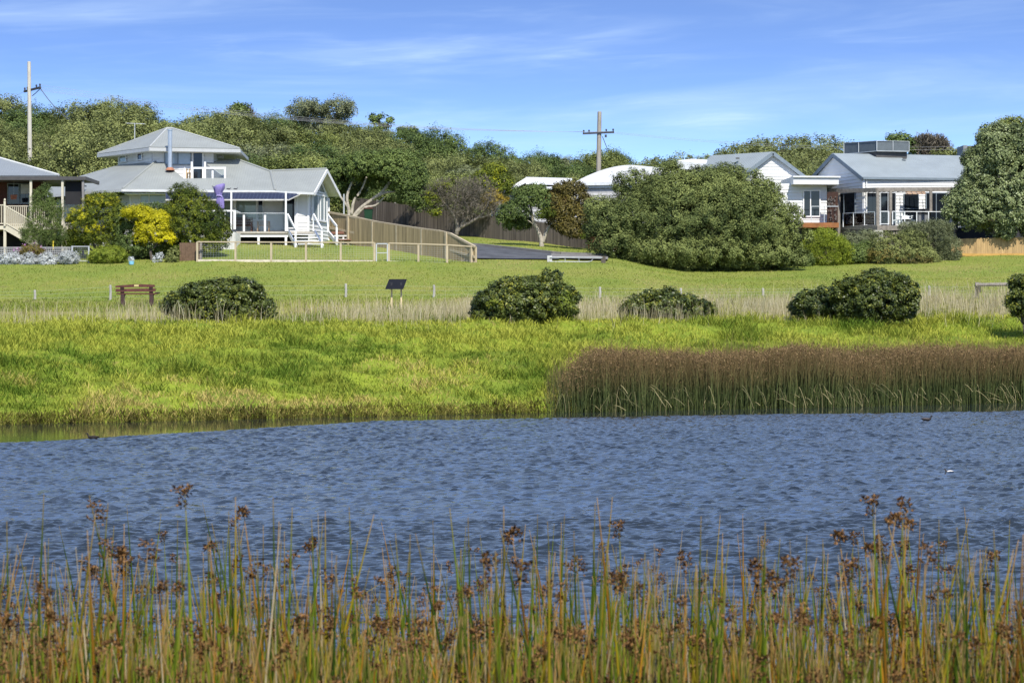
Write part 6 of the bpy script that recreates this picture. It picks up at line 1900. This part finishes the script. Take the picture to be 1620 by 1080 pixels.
# ================================================================== particular trees
def built_tree(name, label, d, limbs_, barkm, crowns, base, seed, cat="tree"):
    rng = np.random.default_rng(seed)
    g = W(base[0], base[1], d)
    r_ = thing(name, label, cat, g)
    mb = MB()
    for pts, rads in limbs_:
        P_ = [W(u, v, d + (q[0] if q else 0)) for u, v, *q in pts]
        # smooth the polyline a little
        fine, fr = [], []
        for i in range(len(P_) - 1):
            for k in range(4):
                t = k / 4
                a_ = P_[max(0, i - 1)]; b_, c_ = P_[i], P_[i + 1]; e_ = P_[min(len(P_) - 1, i + 2)]
                fine.append(0.5 * ((2 * b_) + (c_ - a_) * t + (2 * a_ - 5 * b_ + 4 * c_ - e_) * t * t + (3 * b_ - a_ - 3 * c_ + e_) * t ** 3)); fr.append(rads[0] + (rads[1] - rads[0]) * (i + t) / (len(P_) - 1))
        fine.append(P_[-1]); fr.append(rads[1])
        mb.tube(fine, fr, 8)
    obj("trunk", mb, barkm, r_, smooth=True)
    for nm, lob, kind, nc, per, leaf, crad, kw in crowns:
        L3 = []
        for l_ in lob:
            dd = l_[4] if len(l_) > 4 else 0
            c = W(l_[0], l_[1], d + dd); k = (d + dd) / F; L3.append((c.x, c.y, c.z, l_[2] * k, l_[2] * k * .8, l_[3] * k))
        link(nm, crown_mesh(nm, rng, L3, nc, per, leaf, crad, LM[kind], origin=tuple(g), **kw), r_)
    return r_
built_tree("leaning_tree", "dark wind bent tree with bare pale leaning limbs right of the gabled wing", 163,
  [([(552, 352), (552, 335), (549, 312), (556, 290), (566, 272)], (.15, .05)), ([(554, 350), (570, 330), (592, 313), (612, 296), (632, 262), (640, 240)], (.15, .04)), ([(592, 313), (610, 305), (628, 303), (650, 296)], (.12, .05)),
   ([(560, 345), (576, 329), (594, 325), (608, 312)], (.12, .05)), ([(605, 303), (618, 285), (628, 272)], (.09, .03)), ([(556, 340), (560, 318), (572, 300), (580, 280)], (.12, .05)), ([(552, 330), (538, 310), (528, 292)], (.10, .04))], PALEBARK,
  [("crown", [(520, 288, 26, 26, 1), (548, 270, 32, 22, .6), (580, 262, 38, 22), (618, 262, 38, 24, -.4), (645, 278, 30, 28, -.6), (652, 305, 22, 24, -.6), (600, 285, 26, 16, 1.2), (535, 305, 18, 18, 1.5), (640, 255, 26, 18), (668, 322, 12, 14, -.5), (560, 300, 20, 16, 2.2)], 'dark', 2100, 34, .15, .24, dict(fill=.12, low=-.7, elong=2.2))], (552, 350), 51)
built_tree("scrubby_tree", "half bare grey twiggy tree with ochre patches in front of the dark paling fence", 160,
  [([(722, 372), (723, 355), (716, 338), (700, 318), (688, 304)], (.15, .03)), ([(722, 368), (734, 350), (742, 332), (752, 312), (760, 295)], (.14, .03)), ([(728, 360), (750, 348), (764, 338), (772, 322), (776, 308)], (.13, .03)), ([(716, 340), (722, 320), (726, 300)], (.08, .02)), ([(742, 332), (732, 310), (738, 292)], (.07, .02)), ([(704, 325), (690, 328), (680, 335)], (.06, .02)), ([(752, 345), (770, 342), (788, 330)], (.06, .02))], BARK,
  [("crown", [(722, 308, 40, 24), (695, 306, 22, 18), (755, 306, 28, 26), (735, 330, 30, 18), (775, 325, 16, 18), (685, 322, 14, 14)], 'twig', 760, 15, .26, .32, dict(fill=.4, elong=9, low=-1, sprout=.6)),
   ("ochre_foliage", [(684, 318, 12, 14, -.4), (688, 335, 10, 10, -.4), (678, 308, 8, 8, -.3), (700, 296, 16, 6)], 'ygmix', 150, 18, .12, .2, {})], (722, 370), 52)
built_tree("gold_leaved_tree", "golden leaved tree between the grey twiggy tree and the low white roofed house", 166,
  [([(782, 345), (783, 320), (778, 295)], (.14, .05)), ([(783, 325), (795, 305), (798, 285)], (.09, .03))], BARK,
  [("crown", [(770, 285, 22, 18), (792, 290, 20, 20), (782, 270, 18, 12), (805, 300, 10, 10), (765, 305, 14, 16)], 'ygmix', 560, 20, .15, .25, dict(fill=.2)), ("golden_patch", [(778, 312, 14, 12, -.8), (790, 318, 14, 8, -.8), (772, 326, 8, 7, -.5)], 'gold', 170, 18, .13, .2, {})], (782, 345), 53)
built_tree("pale_trunk_tree", "small tree with a pale forked trunk on the verge, partly bronze leaved", 150.5,
  [([(857, 392), (856, 378), (850, 362), (843, 348), (841, 334), (838, 322)], (.17, .04)), ([(858, 384), (864, 368), (872, 354), (880, 345), (890, 335)], (.14, .04)), ([(841, 338), (832, 328), (826, 322)], (.05, .02)), ([(850, 362), (840, 352), (830, 346)], (.05, .02)), ([(872, 354), (890, 356), (908, 362)], (.06, .02))], PALEBARK,
  [("crown", [(815, 334, 24, 16), (835, 315, 26, 15), (800, 345, 15, 12), (850, 300, 16, 8), (868, 335, 14, 12), (826, 302, 12, 8), (822, 352, 20, 12, .8), (862, 318, 18, 14), (848, 306, 14, 8), (812, 356, 14, 8, .5)], 'dark', 760, 30, .13, .19, dict(fill=.15, low=-.7)),
   ("bronze_crown", [(892, 328, 26, 22), (906, 300, 20, 15), (888, 296, 14, 8), (918, 368, 12, 10), (898, 355, 20, 14), (912, 345, 20, 18), (882, 346, 18, 16), (925, 325, 12, 18), (905, 365, 16, 12, -.3), (876, 315, 14, 12)], 'rusty', 900, 30, .13, .19, dict(fill=.15, low=-.7)), ("green_tip", [(934, 362, 12, 10, -.4), (925, 372, 9, 8, -.4), (862, 340, 18, 10, -.6)], 'ygmix', 130, 18, .11, .17, {})], (857, 390), 54)
# silhouettes on the ridge
built_tree("ridge_tree", "small dark tree standing up from the ridge right of the white house roof", 240, [([(381, 205), (381, 180), (384, 172)], (.16, .05)), ([(381, 190), (392, 180), (397, 174)], (.07, .02)), ([(381, 186), (372, 176)], (.07, .03))], DARKBARK,
  [("crown", [(381, 172, 12, 7), (374, 177, 8, 6), (388, 180, 8, 6), (383, 184, 10, 6)], 'dark', 170, 18, .26, .4, {}), ("bare_twigs", [(393, 182, 9, 9)], 'twig', 60, 12, .4, .4, dict(elong=9, sprout=.7))], (381, 205), 55)
built_tree("ridge_pine", "open tufted little tree on the ridge with sky showing between its tufts", 238, [([(600, 215), (600, 195), (601, 185)], (.14, .05)), ([(600, 200), (612, 197), (616, 190)], (.06, .03)), ([(600, 197), (590, 190), (588, 186)], (.06, .03)), ([(601, 200), (610, 206)], (.06, .03))], DARKBARK,
  [("crown", [(602, 184, 7, 4), (590, 185, 6, 4), (616, 190, 5, 4), (594, 192, 6, 3), (607, 200, 8, 4), (596, 205, 10, 4)], 'dark', 120, 16, .26, .32, dict(fill=.3))], (600, 215), 56)
built_tree("ridge_tree", "pair of flat topped dark crowns on the ridge right of the open tufted tree", 237, [([(645, 225), (643, 208)], (.14, .06)), ([(645, 220), (655, 208)], (.1, .05))], DARKBARK,
  [("crown", [(638, 207, 9, 5), (652, 207, 8, 5), (645, 214, 14, 7), (660, 216, 6, 4)], 'dark', 130, 16, .26, .34, {})], (645, 225), 57)
built_tree("background_tree", "dark crown just behind the grey plant screen against the sky", 205, [([(1420, 262), (1420, 230)], (.15, .08))], DARKBARK,
  [("crown", [(1413, 219, 10, 6), (1428, 218, 11, 7), (1440, 226, 9, 7), (1425, 232, 22, 12), (1448, 236, 8, 8)], 'dark', 240, 18, .22, .32, {})], (1420, 262), 58)
built_tree("wispy_tree", "wispy purplish tree behind the long blue grey roof, nearer the plant screen", 205, [([(1455, 265), (1462, 240), (1475, 222)], (.1, .03)), ([(1460, 245), (1455, 228)], (.06, .02)), ([(1463, 238), (1480, 226)], (.05, .02))], DARKBARK,
  [("crown", [(1462, 228, 16, 12), (1474, 224, 10, 9), (1455, 236, 14, 8), (1468, 240, 14, 8)], 'twig', 230, 18, .4, .4, dict(elong=6, sprout=.6, fill=.4))], (1455, 265), 59)
built_tree("wispy_tree", "wispy leaning tree behind the right end of the long blue grey roof", 205, [([(1480, 265), (1487, 240), (1492, 222)], (.1, .03)), ([(1486, 243), (1478, 236)], (.05, .02))], DARKBARK,
  [("crown", [(1488, 226, 9, 8), (1484, 236, 13, 8), (1494, 234, 8, 8)], 'twig', 150, 18, .4, .4, dict(elong=6, sprout=.6, fill=.4)), ("low_foliage", [(1490, 244, 22, 6), (1510, 240, 9, 6)], 'olive', 110, 16, .24, .3, {})], (1480, 265), 60)
# ================================================================== far reed bed (a mass)
REEDG = leaf_mat("reed_blades", (.024, .038, .015), (.110, .135, .046), rough=.75, spec=.05, trans=.2, orand=0, tip=((.20, .135, .062), .42, .92))
rng = np.random.default_rng(31)
n = 36000
X = rng.uniform(1.2, 32, n); dep_ = rng.uniform(-1.0, 3.4, n) ; Y = shore(X) + dep_
u = X / Y * F + 810
edge = np.clip((u - 862 + (rng.random(n) - .5) * 40) / 84, 0, 1)
k = (u < 1900) & (rng.random(n) < .12 + .88 * edge ** 1.2)
X, Y, u, edge = X[k], Y[k], u[k], edge[k]
z0 = np.minimum(terr(X, Y), .6); z0 = np.maximum(z0, -.3)
top = (1.02 + 1.06 * edge ** .6 + rng.normal(0, .28, len(X)) * (.4 + .6 * edge) + (fbm(X * .55, Y * .8, 4, 4) - .5) * 1.0) * np.where(Y < shore(X) - .5, .93, 1)
h = np.clip(top - z0, .5, 3)
co, q, t, tn, al = blades(np.stack([X, Y, z0], 1), h, np.full(len(X), .017) * rng.uniform(.7, 1.4, len(X)), np.abs(rng.normal(.12, .16, len(X))), rng, curve=.2)
tag(link("far_reed_bed", np_mesh("far_reed_bed", co, q, REEDG, attrs={"tint": tn, "along": al}, tris=t)), kind='stuff')
# brown seed heads of the far bed
m = 25000
X = rng.uniform(1.4, 32, m); Y = shore(X) + rng.uniform(-.9, 3.4, m); u = X / Y * F + 810
k = (u < 1900) & (u > 882 + rng.random(m) * 50); X, Y, u = X[k], Y[k], u[k]
top = 1.0 + 1.08 * np.clip((u - 872) / 62, 0, 1) ** .6 + (fbm(X * .55, Y * .8, 4, 4) - .5) * 1.0 - np.abs(rng.normal(0, .46, len(X)))
cen = np.stack([X, Y, top], 1)
nn_ = len(cen); per = 5
pos = cen[:, None] + rng.normal(0, .035, (nn_, per, 3))
nr = rng.normal(size=(nn_, per, 3)); nr /= np.linalg.norm(nr, axis=2)[..., None]
ax = rng.normal(size=(nn_, per, 3)) + np.array([0, 0, .8]); ax -= (ax * nr).sum(2)[..., None] * nr; ax /= np.linalg.norm(ax, axis=2)[..., None]
sd = np.cross(nr, ax); ln = .033 * rng.uniform(.6, 1.3, (nn_, per, 1))
co = np.stack([pos - ax * ln, pos + sd * ln * .42, pos + ax * ln, pos - sd * ln * .42], 2).reshape(-1, 3)
HEAD = leaf_mat("brown_seed", (.10, .064, .028), (.30, .205, .100), rough=.8, spec=.1, trans=.15, orand=0)
tag(link("far_reed_heads", np_mesh("far_reed_heads", co, np.arange(len(co)).reshape(-1, 4), HEAD, attrs={"tint": np.repeat(rng.random(nn_ * per), 4)})), kind='stuff')
# pale stems bent over into the water along the front of the bed
STRAW = leaf_mat("straw_stems", (.10, .10, .04), (.36, .31, .15), rough=.7, trans=.2, orand=0)
m = 205
vs, qs, ts = [], [], []; off = 0
for i in range(m):
    x = rng.uniform(1.8, 29); y = shore(np.array([x]))[0] - rng.uniform(.35, 1.15)
    H = rng.uniform(.2, .95); Rr = rng.uniform(.2, .9) * rng.choice([-1, 1]); fy = -rng.uniform(0, .35)
    s = np.linspace(0, 1, 8); end = rng.uniform(.3, 1.0)
    px = x + Rr * (s ** 1.6); pz = np.where(s < .55, H * np.sin(s / .55 * np.pi / 2), H * (1 - end * ((s - .55) / .45) ** 1.7)); pz = np.maximum(pz, -.02)
    py = y + fy * s
    w_ = .006 * rng.uniform(.7, 1.4)
    a_ = np.stack([px - w_, py, pz - w_ * .7], 1); b_ = np.stack([px + w_, py, pz + w_ * .7], 1)
    vs.append(np.stack([a_, b_], 1).reshape(-1, 3)); idx = off + np.arange(7)[:, None] * 2
    qs.append(idx + np.array([0, 1, 3, 2])); ts.append(np.full(16, rng.random())); off += 16
tag(link("bent_reeds", np_mesh("bent_reeds", np.concatenate(vs), np.concatenate(qs), STRAW, attrs={"tint": np.concatenate(ts)})), kind='stuff')
# brown overhanging sedge along the left waterline
EDGE = leaf_mat("bank_edge_blades", (.080, .068, .018), (.38, .35, .085), rough=.8, spec=.1, trans=.2, orand=0)
rng = np.random.default_rng(37); m = 10000
X = rng.uniform(-22, 3.5, m); Y = shore(X) + rng.uniform(-.12, .45, m)
P = np.stack([X, Y, np.maximum(terr(X, Y), 0.0) - .03], 1)
co, q, t, tn, al = blades(P, .22 * rng.uniform(.4, 1.35, m) * (.5 + fbm(X * 1.7, Y * 0, 7, 3)), np.full(m, .022), rng.uniform(.3, 1.4, m), rng, dirs=rng.normal(-1.57, .8, m), curve=.9, tint=np.clip(.5 + (fbm(X * 2.2, Y * 2.2, 8, 3) - .5) * 1.6 + rng.normal(0, .2, m), 0, 1))
tag(link("bank_edge_sedge", np_mesh("bank_edge_sedge", co, q, EDGE, attrs={"tint": tn, "along": al}, tris=t)), kind='stuff')

# ================================================================== foreground reeds
def tube_np(path, rad, ns=5):
    """path Kx3, rad K -> verts, quads"""
    K = len(path)
    d = np.gradient(path, axis=0); d /= np.linalg.norm(d, axis=1)[:, None]
    s = np.cross(d, np.array([0.3, 1, 0.1])); s /= np.linalg.norm(s, axis=1)[:, None]; t = np.cross(s, d)
    an = np.arange(ns) * 2 * np.pi / ns
    co = path[:, None] + (s[:, None] * np.cos(an)[None, :, None] + t[:, None] * np.sin(an)[None, :, None]) * rad[:, None, None]
    i = np.arange(K - 1)[:, None] * ns; j = np.arange(ns)[None]
    q = np.stack([i + j, i + (j + 1) % ns, i + ns + (j + 1) % ns, i + ns + j], -1).reshape(-1, 4)
    return co.reshape(-1, 3), q, np.repeat(np.linspace(0, 1, K), ns)

def stem_geo(rng, H, lean, bend, r0, kink=None):
    s = np.linspace(0, 1, 9)
    path = np.stack([lean * H * s + bend * H * s ** 2.5, 0.25 * lean * H * s * rng.uniform(-1, 1), H * s * (1 - .12 * abs(bend) * s)], 1)
    if kink:
        k = s > kink; c = path[k][0].copy(); rel = path[k] - c; L_ = np.linalg.norm(rel, axis=1); a_ = rng.uniform(1.0, 2.3) * rng.choice([-1, 1])
        path[k] = c + np.stack([np.sin(a_) * L_, .2 * L_, np.cos(a_) * L_], 1)
    rad = r0 * (1 - .72 * s ** 1.8); rad[-1] = r0 * .10
    return path, tube_np(path, rad)

def head_geo(rng, c, size, n):
    """a tuft of pointed brown spikelets on short rays"""
    vs, qs, ts = [], [], []
    nb = rng.integers(3, 7); cents = c + rng.normal(0, 1, (nb, 3)) * np.array([.40, .40, .38]) * size
    off = 0
    for i in range(n):
        b = cents[rng.integers(nb)]; d = rng.normal(size=3) + np.array([0, 0, .5]); d /= np.linalg.norm(d)
        p = b + d * size * rng.uniform(.05, .45); L_ = size * rng.uniform(.24, .42); w_ = L_ * .30
        a_ = np.cross(d, [.3, .9, .2]); a_ /= np.linalg.norm(a_); e_ = np.cross(d, a_)
        mid = p + d * L_ * .45
        v = np.array([p, mid + a_ * w_, mid + e_ * w_, mid - a_ * w_, mid - e_ * w_, p + d * L_])
        vs.append(v); o = off
        qs += [(o, o + 1, o + 5, o + 2), (o, o + 2, o + 5, o + 3), (o, o + 3, o + 5, o + 4), (o, o + 4, o + 5, o + 1)]
        ts.append(np.full(6, rng.random())); off += 6
    return np.concatenate(vs), np.array(qs), np.concatenate(ts)

SG = leaf_mat("reed_green", (.016, .038, .003), (.140, .180, .012), rough=.6, spec=.06, trans=0, orand=.3, tip=((.30, .19, .07), .955, 1.02))
SY = leaf_mat("reed_yellow", (.050, .046, .004), (.28, .215, .012), rough=.6, spec=.06, trans=0, orand=.3, tip=((.34, .22, .09), .95, 1.0))
SO = leaf_mat("reed_orange", (.070, .032, .004), (.34, .165, .014), rough=.65, spec=.06, trans=0, orand=.3, tip=((.36, .23, .10), .94, 1.0))
SS = leaf_mat("reed_straw", (.16, .115, .05), (.50, .41, .25), rough=.6, spec=.25, trans=.1, orand=.3)
SB = leaf_mat("reed_dead_brown", (.035, .020, .008), (.15, .085, .035), rough=.7, spec=.1, trans=.1, orand=.3)
SM = [(SG, "green"), (SY, "yellowish"), (SO, "orange"), (SS, "straw coloured"), (SB, "dead brown")]
HB = leaf_mat("reed_head_brown", (.070, .034, .012), (.33, .175, .062), rough=.8, spec=.1, trans=.1, orand=.25)

rng = np.random.default_rng(2024)
protos = {}
def proto(ci, hd, variant):
    key = (ci, hd, variant)
    if key in protos: return protos[key]
    r2 = np.random.default_rng(ci * 100 + variant * 7 + (50 if hd else 0))
    path, (co, q, al) = stem_geo(r2, 1.0, r2.normal(0, .035), r2.normal(0, .06), .0036 if ci != 3 else .0028)
    me = np_mesh("reed", co, q, SM[ci][0], attrs={"tint": np.full(len(co), r2.uniform(.2, .8)), "along": al}, smooth=True)
    hm = None
    if hd:
        k = int(r2.integers(6, 9)); c = path[min(k, 8)]
        hc, hq, ht = head_geo(r2, c, .0112, int(r2.integers(60, 95)))
        hm = np_mesh("seed_head", hc, hq, HB, attrs={"tint": ht})
    protos[key] = (me, hm)
    return protos[key]
GRP = "reeds along the near bank"
# every stem: photo position of its tip, distance, colour, head or not
cands = []
N_ = 3900
for i in range(N_):
    d = 5.4 + 6.6 * rng.random() ** 1.1
    z = rng.random()
    if z < .10: v = rng.uniform(800, 885)
    elif z < .34: v = rng.uniform(865, 940)
    elif z < .70: v = rng.uniform(920, 1010)
    else: v = rng.uniform(985, 1085)
    u = rng.uniform(-700, 2300)
    v += 14 * math.sin(u * .011 + 1) + 10 * math.sin(u * .031)
    hd = rng.random() < (.60 if v > 880 else .32)
    ci = rng.choice(4, p=[.54, .23, .18, .05])
    cands.append((u, v, d, int(ci), bool(hd), int(rng.integers(0, 5))))
special = [(292, 772, 6.3, 0, True, 0, "tallest reed with a large brown seed head, leaning right, left part of the photo"),
 (170, 790, 6.6, 0, True, 1, "tall green reed with a loose double seed head right of a pair"), (152, 803, 6.5, 1, True, 2, "yellowish reed with a ragged brown head beside the loose double head"),
 (142, 766, 6.6, 0, False, 3, "tall bare pointed green reed left of the ragged head"), (69, 778, 6.8, 0, False, 1, "bare upright reed near the left edge"),
 (27, 862, 6.4, 2, True, 3, "orange reed with a round dark head at the far left"), (462, 798, 6.6, 0, True, 4, "slim green reed with one small brown head, left of centre"),
 (372, 783, 6.7, 1, False, 2, "bare pale tipped reed right of the tallest reed"), (432, 785, 7.0, 0, False, 0, "thin dark bare reed between the tallest reed and the small headed one"),
 (592, 793, 7.0, 1, False, 1, "bare yellowish reed tip in the centre left"), (711, 793, 6.8, 0, False, 2, "tallest bare reed near the middle, leaning right"),
 (810, 832, 6.4, 2, True, 2, "reed with stacked brown heads just right of the middle"), (647, 868, 6.5, 0, True, 3, "stout reed with a wide dark head left of the middle"),
 (960, 880, 6.6, 0, True, 1, "reed with a round brown head right of the middle"), (1380, 788, 6.6, 0, True, 0, "tall reed with a small brown head in the right third"), (1432, 802, 6.8, 2, True, 4, "thin reed with a drooping loose head right of the small headed one"),
 (1327, 832, 6.7, 2, True, 1, "straight reed with a compact brown head left of the small headed one"), (1573, 836, 6.5, 0, True, 2, "reed with a brown head near the right edge"), (1612, 838, 6.5, 2, True, 3, "last brown headed reed at the right edge"),
 (1142, 858, 6.6, 0, True, 4, "green reed with a single brown tuft right of centre"), (1250, 854, 6.8, 3, True, 3, "straw reed with a side hanging tuft in the right half"), (626, 838, 6.7, 0, True, 1, "reed with two small heads one above the other, left of the middle")]
order = sorted(range(len(cands)), key=lambda i: cands[i][1] + cands[i][2] * 12 + (0 if -5 < cands[i][0] < 1625 else 9999))
indiv = order[:300 - len(special)]
def place(u, v, d, ci, hd, var, label):
    me, hm = proto(ci, hd, var)
    tip = W(u, v, d); base = -.35
    H = tip.z - base
    # the stem is modelled one metre tall: scaled to its height; its lean moves the tip, so shift the foot back
    tx = me.vertices[len(me.vertices) - 1].co
    an = 0.0 if rng.random() < .5 else math.pi
    sx = math.cos(an)
    o = bpy.data.objects.new("reed", me); COL.objects.link(o)
    o.location = (tip.x - tx.x * H * sx, d, base); o.rotation_euler = (0, 0, an); o.scale = (H, H, H)
    tag(o, label, "reed", GRP)
    if hm is not None:
        h = bpy.data.objects.new("seed_head", hm); COL.objects.link(h); h.parent = o
for s_ in special: place(*s_[:6], s_[6])
for i in indiv:
    c = cands[i]
    lab = f"{SM[c[3]][1]} reed stem " + ("with a brown seed head" if c[4] else "with a bare pointed tip") + " in the crowded near bank reeds"
    place(*c, lab)
# the rest of the stand as one mass
vs, qs, al_, tn_, ms = [], [], [], [], []
hv_, hq_, ht_ = [], [], []
off = 0; hoff = 0
by = {0: [], 1: [], 2: [], 3: [], 4: []}
for i in order[300 - len(special):]: by[cands[i][3]].append(cands[i])
for i in range(14500):   # low filler leaves and broken stems
    by[int(rng.choice(5, p=[.52, .19, .15, .03, .11]))].append((rng.uniform(-700, 2300), 965 + 215 * rng.random() ** .8, rng.uniform(5.2, 10.5), 0, rng.random() < .36, -1))
mats_ = []
me_all_co, me_all_q, me_all_m, me_all_al, me_all_t = [], [], [], [], []
for ci in range(5):
    for (u, v, d, _, hd, var) in by[ci]:
        tip = W(u, v, d); H = tip.z + .35
        path, (co, q, al) = stem_geo(rng, H, rng.normal(0, .05), rng.normal(0, .06), (.0036 if ci != 3 else .0028) * 2.2, kink=(rng.uniform(.72, .9) if rng.random() < .10 else None))
        sh_ = np.array([tip.x - path[6][0], d, -.35])
        me_all_co.append(co + sh_); me_all_q.append(q + off); me_all_m.append(np.full(len(q), ci)); me_all_al.append(al); me_all_t.append(np.full(len(co), rng.uniform(.05, .95))); off += len(co)
        if hd:
            c = path[int(rng.integers(6, 9))] + sh_
            hc, hq, ht = head_geo(rng, c, .0115 * 2.2, int(rng.integers(45, 70)))
            hv_.append(hc); hq_.append(hq + hoff); ht_.append(ht); hoff += len(hc)
me = np_mesh("reed_stand", np.concatenate(me_all_co), np.concatenate(me_all_q), None, attrs={"tint": np.concatenate(me_all_t), "along": np.concatenate(me_all_al)}, smooth=True)
for m_, _ in SM: me.materials.append(m_)
me.polygons.foreach_set("material_index", np.concatenate(me_all_m).astype(np.int32))
rs = link("reed_stand", me); tag(rs, kind='stuff')
hm = link("reed_stand_heads", np_mesh("reed_stand_heads", np.concatenate(hv_), np.concatenate(hq_), HB, attrs={"tint": np.concatenate(ht_)})); tag(hm, kind='stuff')
